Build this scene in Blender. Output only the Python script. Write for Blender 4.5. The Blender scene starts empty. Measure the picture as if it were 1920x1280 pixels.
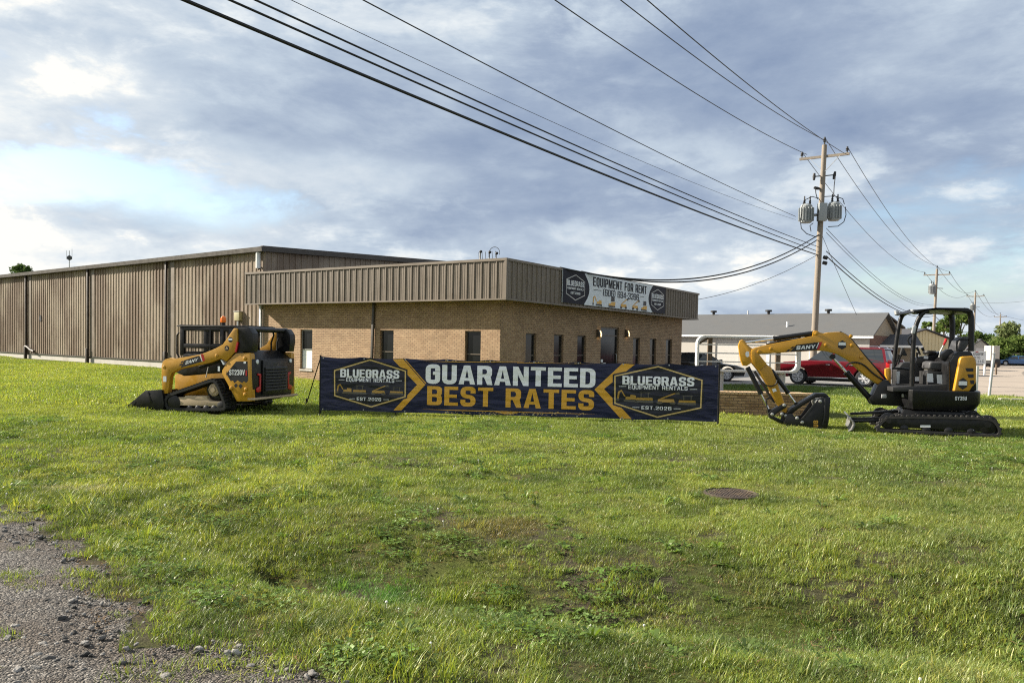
import bpy, bmesh, math, random
import numpy as np
from mathutils import Vector, Matrix, noise as mnoise
from mathutils.geometry import tessellate_polygon
random.seed(7)
RNG = np.random.default_rng(11)
SC = bpy.context.scene
COL = SC.collection

# ------------------------------------------------------------------ camera, sun, sky, exposure
EYE = 1.62
FPX, ROLL, PITCH, PY0 = 1440.0, 0.0195, math.radians(-2.0), 695.8
cam = bpy.data.objects.new('camera', bpy.data.cameras.new('camera'))
COL.objects.link(cam)
cam.data.sensor_width = 36.0
cam.data.lens = 36.0 * FPX / 1920.0
cam.data.shift_y = (PY0 - 640.0) / 1920.0
cam.data.clip_start = 0.1
cam.data.clip_end = 6000
_r = Vector((math.cos(ROLL), 0, math.sin(ROLL)))
_u = Vector((-math.sin(ROLL), 0, math.cos(ROLL)))
_f = Vector((0, 1, 0))
_rx = Matrix.Rotation(PITCH, 3, 'X')
_r, _u, _f = _rx @ _r, _rx @ _u, _rx @ _f
cam.matrix_world = Matrix(((_r.x, _u.x, -_f.x, 0), (_r.y, _u.y, -_f.y, 0), (_r.z, _u.z, -_f.z, EYE), (0, 0, 0, 1)))
SC.camera = cam

SUN_DIR = Vector((-0.975, 0.223, 0.0)).normalized()          # towards the sun, horizontally
SUN_EL = math.radians(28.0)
sun = bpy.data.objects.new('sun', bpy.data.lights.new('sun', 'SUN'))
COL.objects.link(sun)
sun.data.energy = 5.0
sun.data.angle = math.radians(0.6)
sun.data.color = (1.0, 0.91, 0.77)
_s = Vector((SUN_DIR.x * math.cos(SUN_EL), SUN_DIR.y * math.cos(SUN_EL), math.sin(SUN_EL)))
sun.rotation_euler = _s.to_track_quat('Z', 'Y').to_euler()

SC.view_settings.view_transform = 'Standard'
SC.view_settings.look = 'None'
SC.view_settings.gamma = 1.0
SC.view_settings.exposure = 1.22
SC.view_settings.use_curve_mapping = False
SC.cycles.max_bounces = 6
SC.cycles.transparent_max_bounces = 8
SC.cycles.use_denoising = False
SC.cycles.pixel_filter_type = 'BLACKMAN_HARRIS'
SC.cycles.filter_width = 1.15


class NT:
    """small node-tree helper"""
    def __init__(self, tree):
        self.t = tree
    def n(self, kind, ins=None, **props):
        nd = self.t.nodes.new(kind)
        for k, v in props.items():
            setattr(nd, k, v)
        for k, v in (ins or {}).items():
            if isinstance(v, bpy.types.NodeSocket):
                self.t.links.new(v, nd.inputs[k])
            else:
                nd.inputs[k].default_value = v
        return nd
    def m(self, op, a, b=0.0, c=0.0, clamp=False):
        nd = self.n('ShaderNodeMath', {0: a, 1: b, 2: c}, operation=op, use_clamp=clamp)
        return nd.outputs[0]
    def ramp(self, x, stops, interp='LINEAR'):
        nd = self.n('ShaderNodeValToRGB', {0: x})
        cr = nd.color_ramp
        cr.interpolation = interp
        while len(cr.elements) < len(stops):
            cr.elements.new(0.5)
        for e, (p, c) in zip(cr.elements, stops):
            e.position = p
            e.color = c if len(c) == 4 else (*c, 1)
        return nd.outputs[0]
    def step(self, x, a, b):
        nd = self.n('ShaderNodeMapRange', {0: x, 1: a, 2: b, 3: 0.0, 4: 1.0}, interpolation_type='SMOOTHSTEP', clamp=True)
        return nd.outputs[0]
    def mix(self, f, a, b, blend='MIX'):
        nd = self.n('ShaderNodeMix', data_type='RGBA', blend_type=blend)
        for i, v in ((0, f), (6, a), (7, b)):
            if isinstance(v, bpy.types.NodeSocket):
                self.t.links.new(v, nd.inputs[i])
            else:
                nd.inputs[i].default_value = v if i == 0 or len(v) == 4 else (*v, 1)
        return nd.outputs[2]


def srgb(*c):
    return tuple((x / 255 / 12.92) if x / 255 <= 0.04045 else ((x / 255 + 0.055) / 1.055) ** 2.4 for x in c)


def make_world():
    w = bpy.data.worlds.new('World')
    SC.world = w
    w.use_nodes = True
    t = w.node_tree
    t.nodes.clear()
    k = NT(t)
    out = k.n('ShaderNodeOutputWorld')
    sky = k.n('ShaderNodeTexSky', sky_type='NISHITA')
    sky.sun_disc = False
    sky.sun_elevation = SUN_EL
    sky.sun_rotation = math.atan2(SUN_DIR.x, SUN_DIR.y)
    sky.air_density = 1.0
    sky.dust_density = 1.2
    bg = k.n('ShaderNodeBackground', {0: sky.outputs[0], 1: 0.085})
    tc = k.n('ShaderNodeTexCoord')
    d = k.n('ShaderNodeVectorMath', {0: tc.outputs['Generated']}, operation='NORMALIZE').outputs[0]
    sp = k.n('ShaderNodeSeparateXYZ', {0: d})
    X, Y, Z = sp.outputs
    zc = k.m('ADD', k.m('MAXIMUM', Z, 0.0), 0.20)
    px = k.m('DIVIDE', X, zc)
    py = k.m('DIVIDE', Y, zc)
    az = k.m('ARCTAN2', X, Y)            # radians, 0 straight ahead
    el = k.m('ARCSINE', Z)
    P = k.n('ShaderNodeCombineXYZ', {0: px, 1: py, 2: 0.0}).outputs[0]
    def fbm(scale, detail, rough, off, dist=0.0, sx=1.0, sy=1.0):
        mp = k.n('ShaderNodeMapping', {0: P, 1: (off, off * 1.7, 0), 3: (sx, sy, 1)})
        return k.n('ShaderNodeTexNoise', {'Vector': mp.outputs[0], 'Scale': scale, 'Detail': detail, 'Roughness': rough, 'Distortion': dist}).outputs[0]
    big = fbm(0.9, 5, 0.55, 3.1, 0.4)
    mpm = k.n('ShaderNodeMapping', {0: d, 1: (4.2, 1.3, 0.4), 3: (1.0, 1.0, 2.6)})
    mid = k.n('ShaderNodeTexNoise', {'Vector': mpm.outputs[0], 'Scale': 3.0, 'Detail': 11.0, 'Roughness': 0.63, 'Distortion': 0.25}).outputs[0]
    mp = k.n('ShaderNodeMapping', {0: d, 3: (1.0, 1.0, 2.3)})
    puff = k.n('ShaderNodeTexNoise', {'Vector': mp.outputs[0], 'Scale': 8.5, 'Detail': 10.0, 'Roughness': 0.6, 'Distortion': 0.2}).outputs[0]
    fine = k.m('ADD', k.m('MULTIPLY', fbm(5.0, 8, 0.62, 1.7, 0.3, 0.8, 1.0), 0.25), k.m('MULTIPLY', puff, 0.75))
    wob = k.m('MULTIPLY_ADD', mid, 0.5, -0.25)
    def blob(a0, e0, ra, re, soft=1.0):
        da = k.m('DIVIDE', k.m('SUBTRACT', k.m('ADD', az, k.m('MULTIPLY', wob, 0.5)), a0), ra)
        de = k.m('DIVIDE', k.m('SUBTRACT', k.m('ADD', el, k.m('MULTIPLY', wob, 0.35)), e0), re)
        r = k.m('SQRT', k.m('ADD', k.m('MULTIPLY', da, da), k.m('MULTIPLY', de, de)))
        return k.m('SUBTRACT', 1.0, k.step(r, 0.35, 1.0 + 0.4 * soft))
    # how thick the cloud deck is, and where it is dark, bright or torn open
    dark = k.m('MAXIMUM', blob(-0.10, 0.27, 0.38, 0.15), blob(0.36, 0.33, 0.40, 0.13))
    dark = k.m('MAXIMUM', dark, k.m('MULTIPLY', blob(0.02, 0.20, 0.35, 0.10), 0.8))
    gap = k.m('MAXIMUM', k.m('MULTIPLY', blob(-0.50, 0.185, 0.20, 0.04), 1.0), k.m('MULTIPLY', blob(-0.36, 0.165, 0.15, 0.04), 0.9))
    gap = k.m('MAXIMUM', gap, k.m('MULTIPLY', blob(0.17, 0.27, 0.06, 0.035), 0.8))
    gap = k.m('MAXIMUM', gap, k.m('MULTIPLY', blob(0.52, 0.06, 0.20, 0.03), 0.45))
    left = k.step(az, 0.05, -0.62)
    low = k.step(el, 0.20, 0.03)
    glow = k.m('MAXIMUM', k.m('MULTIPLY', blob(-0.56, 0.26, 0.17, 0.06), 1.0), k.m('MULTIPLY', blob(-0.27, 0.205, 0.17, 0.035), 0.9))
    # cloud cover
    cov = k.m('ADD', k.m('MULTIPLY', mid, 0.9), k.m('MULTIPLY', fine, 0.45))
    cov = k.m('ADD', cov, k.m('MULTIPLY', dark, 0.30))
    cov = k.m('SUBTRACT', cov, k.m('MULTIPLY', gap, 0.27))
    cov = k.m('ADD', cov, k.m('MULTIPLY', k.step(el, 0.16, 0.0), 0.12))
    cov = k.step(cov, 0.40, 0.66)
    # brightness of the cloud itself
    br = k.m('ADD', k.m('MULTIPLY', k.m('SUBTRACT', mid, 0.5), 1.1), k.m('MULTIPLY', k.m('MULTIPLY', k.m('SUBTRACT', fine, 0.5), 1.45), k.m('MULTIPLY_ADD', dark, -0.72, 1.0)))
    br = k.m('ADD', br, k.m('MULTIPLY', k.m('SUBTRACT', big, 0.5), 0.7))
    br = k.m('ADD', br, 0.57)
    br = k.m('ADD', br, k.m('MULTIPLY', k.m('MULTIPLY_ADD', k.step(fine, 0.49, 0.62), 0.24, -0.08), k.m('MULTIPLY_ADD', dark, -0.85, 1.0)))
    br = k.m('ADD', br, k.m('MULTIPLY', low, 0.18))
    br = k.m('ADD', br, k.m('MULTIPLY', left, 0.16))
    br = k.m('ADD', br, k.m('MULTIPLY', glow, 0.26))
    br = k.m('ADD', br, k.m('MULTIPLY', k.m('MULTIPLY', left, low), 0.20))
    br = k.m('SUBTRACT', br, k.m('MULTIPLY', dark, 0.30), clamp=True)
    ccol = k.ramp(br, [(0.0, srgb(122, 140, 170)), (0.28, srgb(152, 167, 189)), (0.52, srgb(184, 197, 211)), (0.8, srgb(216, 223, 228)), (1.0, srgb(242, 241, 236))])
    back = k.m('ADD', k.m('MULTIPLY', k.step(Y, -0.45, 0.25), 0.12), 0.88)      # unseen cloud behind the viewer, dimmed to lower the fill on shaded faces
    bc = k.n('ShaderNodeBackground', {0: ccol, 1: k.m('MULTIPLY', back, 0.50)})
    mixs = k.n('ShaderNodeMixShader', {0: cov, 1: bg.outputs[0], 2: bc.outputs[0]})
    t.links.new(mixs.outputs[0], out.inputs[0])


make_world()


# ------------------------------------------------------------------ measuring: photo ray -> point
def ray(px, py):
    u = (px - 960) / FPX
    v = -(py - PY0) / FPX
    x = u * math.cos(ROLL) - v * math.sin(ROLL)
    z = u * math.sin(ROLL) + v * math.cos(ROLL)
    y = math.cos(PITCH) - z * math.sin(PITCH)
    z = math.sin(PITCH) + z * math.cos(PITCH)
    return Vector((x / y, 1, z / y))


def at(px, py, depth):
    return Vector((0, 0, EYE)) + ray(px, py) * depth


def gnd(px, py, z=0.0):
    r = ray(px, py)
    return Vector((0, 0, EYE)) + r * ((z - EYE) / r.z)


class Frame:
    """origin and heading of a thing; gives local coordinates of photo points on a plane of the thing"""
    def __init__(self, o, ex):
        self.o = Vector(o)
        self.ex = Vector((ex[0], ex[1], 0)).normalized()
        self.ey = Vector((-self.ex.y, self.ex.x, 0))
        self.yaw = math.atan2(self.ex.y, self.ex.x)
    def loc(self, p):
        d = Vector(p) - self.o
        return Vector((d.dot(self.ex), d.dot(self.ey), d.z))
    def wld(self, x, y, z=0):
        return self.o + self.ex * x + self.ey * y + Vector((0, 0, z))
    def _hit(self, px, py, n, c):
        r = ray(px, py)
        e = Vector((0, 0, EYE))
        return self.loc(e + r * ((c - (e - self.o).dot(n)) / r.dot(n)))
    def Y(self, px, py, c):              # on plane local y = c -> (x, z)
        p = self._hit(px, py, self.ey, c)
        return (p.x, p.z)
    def X(self, px, py, c):              # on plane local x = c -> (y, z)
        p = self._hit(px, py, self.ex, c)
        return (p.y, p.z)
    def poly(self, pts, c, zoom=(0, 0, 1)):
        return [self.Y(zoom[0] + a / zoom[2], zoom[1] + b / zoom[2], c) for a, b in pts]


# ------------------------------------------------------------------ mesh building
class MB:
    def __init__(self):
        self.v, self.f, self.cuts = [], [], []
    def cut(self):
        """what is added next becomes a separate object of the same name"""
        if self.f and (not self.cuts or self.cuts[-1] != len(self.f)):
            self.cuts.append(len(self.f))
        return self
    def add(self, vs, fs):
        b = len(self.v)
        self.v += [tuple(p) for p in vs]
        self.f += [tuple(b + i for i in q) for q in fs]
        return self
    def hexa(self, p):
        return self.add(p, [(0, 3, 2, 1), (4, 5, 6, 7), (0, 1, 5, 4), (1, 2, 6, 5), (2, 3, 7, 6), (3, 0, 4, 7)])
    def box(self, x0, x1, y0, y1, z0, z1):
        return self.hexa([(x0, y0, z0), (x1, y0, z0), (x1, y1, z0), (x0, y1, z0), (x0, y0, z1), (x1, y0, z1), (x1, y1, z1), (x0, y1, z1)])
    def bar(self, p, q, w, h, up=(0, 0, 1)):
        p, q = Vector(p), Vector(q)
        d = (q - p).normalized()
        u = Vector(up)
        s = d.cross(u)
        if s.length < 1e-4:
            s = d.cross(Vector((1, 0, 0)))
        s = s.normalized() * (w / 2)
        u = s.cross(d).normalized() * (h / 2)
        return self.hexa([p - s - u, p + s - u, p + s + u, p - s + u, q - s - u, q + s - u, q + s + u, q - s + u])
    def cyl(self, p, q, r, r2=None, n=12, cap=True):
        p, q = Vector(p), Vector(q)
        r2 = r if r2 is None else r2
        d = (q - p).normalized()
        a = d.orthogonal().normalized()
        b = d.cross(a)
        vs = []
        for c, rr in ((p, r), (q, r2)):
            for i in range(n):
                t = 2 * math.pi * i / n
                vs.append(c + a * (math.cos(t) * rr) + b * (math.sin(t) * rr))
        fs = [(i, (i + 1) % n, n + (i + 1) % n, n + i) for i in range(n)]
        if cap:
            fs += [tuple(range(n - 1, -1, -1)), tuple(range(n, 2 * n))]
        return self.add(vs, fs)
    def tube(self, pts, r, n=8, closed=False):
        pts = [Vector(p) for p in pts]
        N = len(pts)
        vs = []
        ref = None
        for i, p in enumerate(pts):
            if closed:
                d = pts[(i + 1) % N] - pts[i - 1]
            else:
                d = pts[min(i + 1, N - 1)] - pts[max(i - 1, 0)]
            d.normalize()
            if ref is None:
                ref = d.orthogonal().normalized()
            ref = (ref - d * ref.dot(d)).normalized()
            b = d.cross(ref)
            rr = r[i] if isinstance(r, (list, tuple)) else r
            for j in range(n):
                t = 2 * math.pi * j / n
                vs.append(p + ref * (math.cos(t) * rr) + b * (math.sin(t) * rr))
        fs = []
        for i in range(N if closed else N - 1):
            a0, b0 = i * n, ((i + 1) % N) * n
            for j in range(n):
                fs.append((a0 + j, a0 + (j + 1) % n, b0 + (j + 1) % n, b0 + j))
        if not closed:
            fs += [tuple(range(n - 1, -1, -1)), tuple(range((N - 1) * n, N * n))]
        return self.add(vs, fs)
    def prism(self, poly, y0, y1):
        """outline in (x, z), thickness along y"""
        n = len(poly)
        vs = [(x, y0, z) for x, z in poly] + [(x, y1, z) for x, z in poly]
        fs = [tuple(range(n)), tuple(range(2 * n - 1, n - 1, -1))]
        fs += [(i, n + i, n + (i + 1) % n, (i + 1) % n) for i in range(n)]
        return self.add(vs, fs)
    def prism_x(self, poly, x0, x1):
        n = len(poly)
        vs = [(x0, y, z) for y, z in poly] + [(x1, y, z) for y, z in poly]
        fs = [tuple(range(n)), tuple(range(2 * n - 1, n - 1, -1))]
        fs += [(i, n + i, n + (i + 1) % n, (i + 1) % n) for i in range(n)]
        return self.add(vs, fs)
    def loop(self, outer, inner, y0, y1):
        """a band between two outlines of equal count, thickness along y"""
        n = len(outer)
        vs = [(x, y0, z) for x, z in outer] + [(x, y0, z) for x, z in inner] + [(x, y1, z) for x, z in outer] + [(x, y1, z) for x, z in inner]
        fs = []
        for i in range(n):
            j = (i + 1) % n
            fs += [(i, j, n + j, n + i), (2 * n + i, 3 * n + i, 3 * n + j, 2 * n + j), (i, 2 * n + i, 2 * n + j, j), (n + i, n + j, 3 * n + j, 3 * n + i)]
        return self.add(vs, fs)
    def sphere(self, c, r, n=10, m=6, sx=1, sy=1, sz=1):
        c = Vector(c)
        vs = [c + Vector((0, 0, -r * sz))]
        for i in range(1, m):
            a = -math.pi / 2 + math.pi * i / m
            for j in range(n):
                t = 2 * math.pi * j / n
                vs.append(c + Vector((math.cos(a) * math.cos(t) * r * sx, math.cos(a) * math.sin(t) * r * sy, math.sin(a) * r * sz)))
        vs.append(c + Vector((0, 0, r * sz)))
        fs = [(0, 1 + (j + 1) % n, 1 + j) for j in range(n)]
        for i in range(m - 2):
            for j in range(n):
                a, b = 1 + i * n, 1 + (i + 1) * n
                fs.append((a + j, a + (j + 1) % n, b + (j + 1) % n, b + j))
        e = len(vs) - 1
        b = 1 + (m - 2) * n
        fs += [(b + j, b + (j + 1) % n, e) for j in range(n)]
        return self.add(vs, fs)
    def lathe(self, prof, o, ax=(0, 0, 1), n=20):
        """prof: list of (radius, distance along the axis)"""
        o, ax = Vector(o), Vector(ax).normalized()
        a = ax.orthogonal().normalized()
        b = ax.cross(a)
        vs = []
        for r, h in prof:
            for j in range(n):
                t = 2 * math.pi * j / n
                vs.append(o + ax * h + a * (math.cos(t) * r) + b * (math.sin(t) * r))
        fs = []
        for i in range(len(prof) - 1):
            for j in range(n):
                fs.append((i * n + j, i * n + (j + 1) % n, (i + 1) * n + (j + 1) % n, (i + 1) * n + j))
        fs += [tuple(range(n - 1, -1, -1)), tuple(range((len(prof) - 1) * n, len(prof) * n))]
        return self.add(vs, fs)
    def tf(self, M):
        self.v = [tuple(M @ Vector(p)) for p in self.v]
        return self
    def join(self, o):
        return self.add(o.v, o.f)
    def build(self, name, mat, parent=None, bevel=0.0, seg=2, smooth=True, loc=None, uv=False, sharp=38):
        cs = [c for c in self.cuts if c < len(self.f)]
        if cs:
            first = None
            for a, b in zip([0] + cs, cs + [len(self.f)]):
                sub = MB()
                used = sorted({i for q in self.f[a:b] for i in q})
                rm = {v: i for i, v in enumerate(used)}
                sub.v = [self.v[i] for i in used]
                sub.f = [tuple(rm[i] for i in q) for q in self.f[a:b]]
                o = sub.build(name, mat, parent, bevel, seg, smooth, loc, uv, sharp)
                first = first or o
            return first
        me = bpy.data.meshes.new(name)
        me.from_pydata(self.v, [], self.f)
        bm = bmesh.new()
        bm.from_mesh(me)
        if bevel > 0:
            es = [e for e in bm.edges if len(e.link_faces) == 2 and e.calc_face_angle(0) > math.radians(28)]
            bmesh.ops.bevel(bm, geom=es, offset=bevel, segments=seg, profile=0.6, affect='EDGES', clamp_overlap=True)
        bmesh.ops.recalc_face_normals(bm, faces=bm.faces)
        if smooth:
            lim = math.radians(sharp)
            for e in bm.edges:
                e.smooth = len(e.link_faces) == 2 and e.calc_face_angle(0) < lim
            for f in bm.faces:
                f.smooth = True
        if uv:
            ul = bm.loops.layers.uv.new('uv')
            for f in bm.faces:
                n = f.normal
                for l in f.loops:
                    c = l.vert.co
                    if abs(n.z) > max(abs(n.x), abs(n.y)):
                        l[ul].uv = (c.x, c.y)
                    elif abs(n.x) > abs(n.y):
                        l[ul].uv = (c.y, c.z)
                    else:
                        l[ul].uv = (c.x, c.z)
        bm.to_mesh(me)
        bm.free()
        if mat is not None:
            me.materials.append(mat)
        ob = bpy.data.objects.new(name, me)
        COL.objects.link(ob)
        if parent is not None:
            ob.parent = parent
        if loc is not None:
            ob.location = loc
        return ob


def tag(o, label=None, cat=None, group=None, kind=None):
    if label:
        o['label'] = label
    if cat:
        o['category'] = cat
    if group:
        o['group'] = group
    if kind:
        o['kind'] = kind
    return o


def thing(name, loc, yaw, label, cat, group=None):
    o = bpy.data.objects.new(name, None)
    COL.objects.link(o)
    o.location = loc
    o.rotation_euler = (0, 0, yaw)
    o.empty_display_size = 0.3
    return tag(o, label, cat, group)


def copy_tree(o, parent=None):
    c = o.copy()
    COL.objects.link(c)
    if parent is not None:
        c.parent = parent
    for ch in [x for x in COL.objects if x.parent == o]:
        copy_tree(ch, c)
    return c


# ------------------------------------------------------------------ materials
def pmat(name, col, rough=0.5, metal=0.0, var=0.0, vscale=4.0, bump=0.0, bscale=40.0, coat=0.0, spec=0.5, dirt=None, dscale=1.5, damt=0.5):
    """principled material with procedural colour variation, optional dirt colour and fine bump"""
    m = bpy.data.materials.new(name)
    m.use_nodes = True
    k = NT(m.node_tree)
    b = m.node_tree.nodes['Principled BSDF']
    b.inputs['Base Color'].default_value = (*col, 1)
    b.inputs['Roughness'].default_value = rough
    b.inputs['Metallic'].default_value = metal
    b.inputs['Coat Weight'].default_value = coat
    b.inputs['Specular IOR Level'].default_value = spec
    tc = k.n('ShaderNodeTexCoord').outputs['Object']
    c = None
    if var > 0:
        nz = k.n('ShaderNodeTexNoise', {'Vector': tc, 'Scale': vscale, 'Detail': 6.0, 'Roughness': 0.6}).outputs[0]
        c = k.mix(nz, tuple(x * (1 - var) for x in col), tuple(min(1, x * (1 + var)) for x in col))
        rr = k.n('ShaderNodeMapRange', {0: nz, 1: 0.3, 2: 0.7, 3: max(0.03, rough - 0.12), 4: min(1, rough + 0.12)}).outputs[0]
        m.node_tree.links.new(rr, b.inputs['Roughness'])
    if dirt is not None:
        nz = k.n('ShaderNodeTexNoise', {'Vector': tc, 'Scale': dscale, 'Detail': 8.0, 'Roughness': 0.68}).outputs[0]
        f = k.m('MULTIPLY', k.step(nz, 0.45, 0.72), damt)
        c = k.mix(f, c if c is not None else col, dirt)
    if c is not None:
        m.node_tree.links.new(c, b.inputs['Base Color'])
    if bump > 0:
        nz = k.n('ShaderNodeTexNoise', {'Vector': tc, 'Scale': bscale, 'Detail': 5.0}).outputs[0]
        bp = k.n('ShaderNodeBump', {'Height': nz, 'Strength': bump, 'Distance': 0.02})
        m.node_tree.links.new(bp.outputs[0], b.inputs['Normal'])
    return m


def brick_mat(name, c1, c2, mortar, bw=0.203, bh=0.0677):
    m = bpy.data.materials.new(name)
    m.use_nodes = True
    k = NT(m.node_tree)
    b = m.node_tree.nodes['Principled BSDF']
    uv = k.n('ShaderNodeUVMap').outputs[0]
    br = k.n('ShaderNodeTexBrick', {'Vector': uv, 'Color1': (*c1, 1), 'Color2': (*c2, 1), 'Mortar': (*mortar, 1), 'Scale': 1.0,
                                    'Mortar Size': 0.006, 'Mortar Smooth': 0.3, 'Bias': 0.0, 'Brick Width': bw, 'Row Height': bh})
    nz = k.n('ShaderNodeTexNoise', {'Vector': uv, 'Scale': 1.3, 'Detail': 6.0, 'Roughness': 0.7}).outputs[0]
    n2 = k.n('ShaderNodeTexNoise', {'Vector': uv, 'Scale': 22.0, 'Detail': 4.0, 'Roughness': 0.7}).outputs[0]
    c = k.mix(0.55, br.outputs[0], k.ramp(nz, [(0.3, (0.30, 0.28, 0.25)), (0.7, (0.62, 0.60, 0.58))]), 'OVERLAY')
    c = k.mix(0.35, c, k.ramp(n2, [(0.3, (0.3, 0.3, 0.3)), (0.7, (0.7, 0.7, 0.7))]), 'OVERLAY')
    m.node_tree.links.new(c, b.inputs['Base Color'])
    b.inputs['Roughness'].default_value = 0.85
    bp = k.n('ShaderNodeBump', {'Height': k.m('ADD', k.m('MULTIPLY', br.outputs[1], -1.0), k.m('MULTIPLY', n2, 0.4)), 'Strength': 0.6, 'Distance': 0.008})
    m.node_tree.links.new(bp.outputs[0], b.inputs['Normal'])
    return m


def siding_mat():
    """sheet metal siding with brown weathered patches and runs"""
    m = bpy.data.materials.new('weathered_siding')
    m.use_nodes = True
    k = NT(m.node_tree)
    b = m.node_tree.nodes['Principled BSDF']
    tc = k.n('ShaderNodeTexCoord').outputs['Object']
    def nz(scale, stretch, detail=7.0, rough=0.62):
        mp = k.n('ShaderNodeMapping', {0: tc, 3: stretch})
        return k.n('ShaderNodeTexNoise', {'Vector': mp.outputs[0], 'Scale': scale, 'Detail': detail, 'Roughness': rough}).outputs[0]
    patch = nz(0.42, (1, 1, 0.55))
    run = nz(2.4, (1, 1, 0.10))
    fine = nz(9.0, (1, 1, 0.5))
    f = k.m('ADD', k.m('MULTIPLY', k.step(patch, 0.40, 0.60), 0.75), k.m('MULTIPLY', k.step(run, 0.42, 0.68), 0.22), clamp=True)
    base = k.mix(fine, srgb(150, 136, 119), srgb(164, 150, 132))
    c = k.mix(f, base, srgb(110, 91, 75))
    c = k.mix(k.m('MULTIPLY', k.step(nz(1.1, (1, 1, 0.35)), 0.58, 0.70), 0.5), c, srgb(108, 88, 72))
    m.node_tree.links.new(c, b.inputs['Base Color'])
    b.inputs['Roughness'].default_value = 0.6
    b.inputs['Specular IOR Level'].default_value = 0.3
    return m


def glass_mat(name, tint=(0.02, 0.025, 0.03), rough=0.06, spec=0.8):
    m = bpy.data.materials.new(name)
    m.use_nodes = True
    b = m.node_tree.nodes['Principled BSDF']
    b.inputs['Base Color'].default_value = (*tint, 1)
    b.inputs['Roughness'].default_value = rough
    b.inputs['Specular IOR Level'].default_value = spec
    k = NT(m.node_tree)
    tc = k.n('ShaderNodeTexCoord').outputs['Object']
    nz = k.n('ShaderNodeTexNoise', {'Vector': tc, 'Scale': 2.0, 'Detail': 2.0}).outputs[0]
    bp = k.n('ShaderNodeBump', {'Height': nz, 'Strength': 0.05, 'Distance': 0.02})
    m.node_tree.links.new(bp.outputs[0], b.inputs['Normal'])
    return m


def leaf_mat(name, c1, c2, trans=0.35):
    m = bpy.data.materials.new(name)
    m.use_nodes = True
    t = m.node_tree
    t.nodes.clear()
    k = NT(t)
    out = k.n('ShaderNodeOutputMaterial')
    geo = k.n('ShaderNodeNewGeometry')
    rnd = geo.outputs['Random Per Island']
    c = k.mix(rnd, c1, c2)
    df = k.n('ShaderNodeBsdfDiffuse', {0: c})
    tr = k.n('ShaderNodeBsdfTranslucent', {0: c})
    mx = k.n('ShaderNodeMixShader', {0: trans, 1: df.outputs[0], 2: tr.outputs[0]})
    t.links.new(mx.outputs[0], out.inputs[0])
    return m


def emit_mat(name, col, strength):
    m = bpy.data.materials.new(name)
    m.use_nodes = True
    b = m.node_tree.nodes['Principled BSDF']
    b.inputs['Base Color'].default_value = (*col, 1)
    b.inputs['Emission Color'].default_value = (*col, 1)
    b.inputs['Emission Strength'].default_value = strength
    return m


M = {}
M['yellow'] = pmat('machine_yellow', srgb(184, 135, 30), 0.38, var=0.10, vscale=6, coat=0.15, dirt=srgb(150, 110, 50), dscale=2.0, damt=0.35)
M['black'] = pmat('machine_black', (0.008, 0.008, 0.009), 0.36, spec=0.35, var=0.2, vscale=8, dirt=(0.02, 0.0195, 0.0185), dscale=3, damt=0.4)
M['blackmatte'] = pmat('black_plastic', (0.018, 0.018, 0.019), 0.6, var=0.2, vscale=8)
M['rubber'] = pmat('track_rubber', (0.016, 0.016, 0.016), 0.8, var=0.3, vscale=10, dirt=(0.07, 0.06, 0.05), dscale=5, damt=0.45)
M['chrome'] = pmat('chromed_rod', (0.75, 0.76, 0.78), 0.15, 1.0)
M['steel'] = pmat('worn_steel', (0.42, 0.42, 0.40), 0.45, 0.6, var=0.25, vscale=7)
M['trackframe'] = pmat('dusty_track_frame', srgb(176, 156, 128), 0.7, var=0.15, vscale=5)
M['white'] = pmat('white_paint', (0.80, 0.80, 0.78), 0.45, var=0.05)
M['letter_white'] = pmat('white_print', (0.80, 0.82, 0.84), 0.45)
M['gold'] = pmat('gold_print', srgb(217, 164, 58), 0.5, var=0.14, vscale=9)
M['palegold'] = pmat('pale_gold_print', srgb(205, 178, 112), 0.5)
M['frame_white'] = pmat('chalky_white_paint', (0.60, 0.60, 0.58), 0.6, var=0.1)
M['navy'] = pmat('navy_vinyl', srgb(22, 25, 46), 0.34, var=0.15, vscale=3, bump=0.18, bscale=3.5)
M['navyprint'] = pmat('navy_print', srgb(15, 17, 34), 0.6, spec=.25)
M['blackprint'] = pmat('black_print', (0.010, 0.010, 0.014), 0.5)
M['greyprint'] = pmat('grey_print', srgb(120, 116, 100), 0.6, var=0.3, vscale=20)
M['red'] = pmat('red_plastic', srgb(178, 30, 34), 0.3)
M['orange'] = pmat('amber_lens', srgb(240, 120, 20), 0.25)
M['seat'] = pmat('grey_seat_vinyl', (0.055, 0.055, 0.058), 0.55, var=0.2)
M['cable'] = pmat('black_cable', (0.012, 0.012, 0.013), 0.7)
M['wire'] = pmat('aluminium_wire', (0.05, 0.05, 0.055), 0.6)
M['siding'] = siding_mat()
M['fascia'] = pmat('bronze_fascia_metal', srgb(108, 97, 84), 0.5, var=0.08, vscale=1.5, dirt=srgb(90, 79, 66), dscale=0.9, damt=0.5)
M['trim'] = pmat('dark_bronze_trim', srgb(66, 60, 54), 0.5, var=0.12)
M['soffit'] = pmat('soffit_panel', srgb(150, 138, 120), 0.7)
M['brick'] = brick_mat('tan_brick', srgb(176, 149, 118), srgb(156, 128, 99), srgb(90, 77, 64))
M['brickdark'] = brick_mat('brown_brick', srgb(192, 162, 128), srgb(150, 120, 92), srgb(80, 71, 62))
M['brickred'] = brick_mat('red_brick', srgb(120, 78, 62), srgb(96, 62, 50), srgb(120, 110, 100))
M['concrete'] = pmat('concrete', srgb(176, 172, 164), 0.85, var=0.12, vscale=1.5, bump=0.2, dirt=srgb(140, 132, 120), dscale=0.8, damt=0.6)
M['glass'] = glass_mat('dark_window_glass', (0.010, 0.011, 0.012), 0.15, 0.35)
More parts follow.
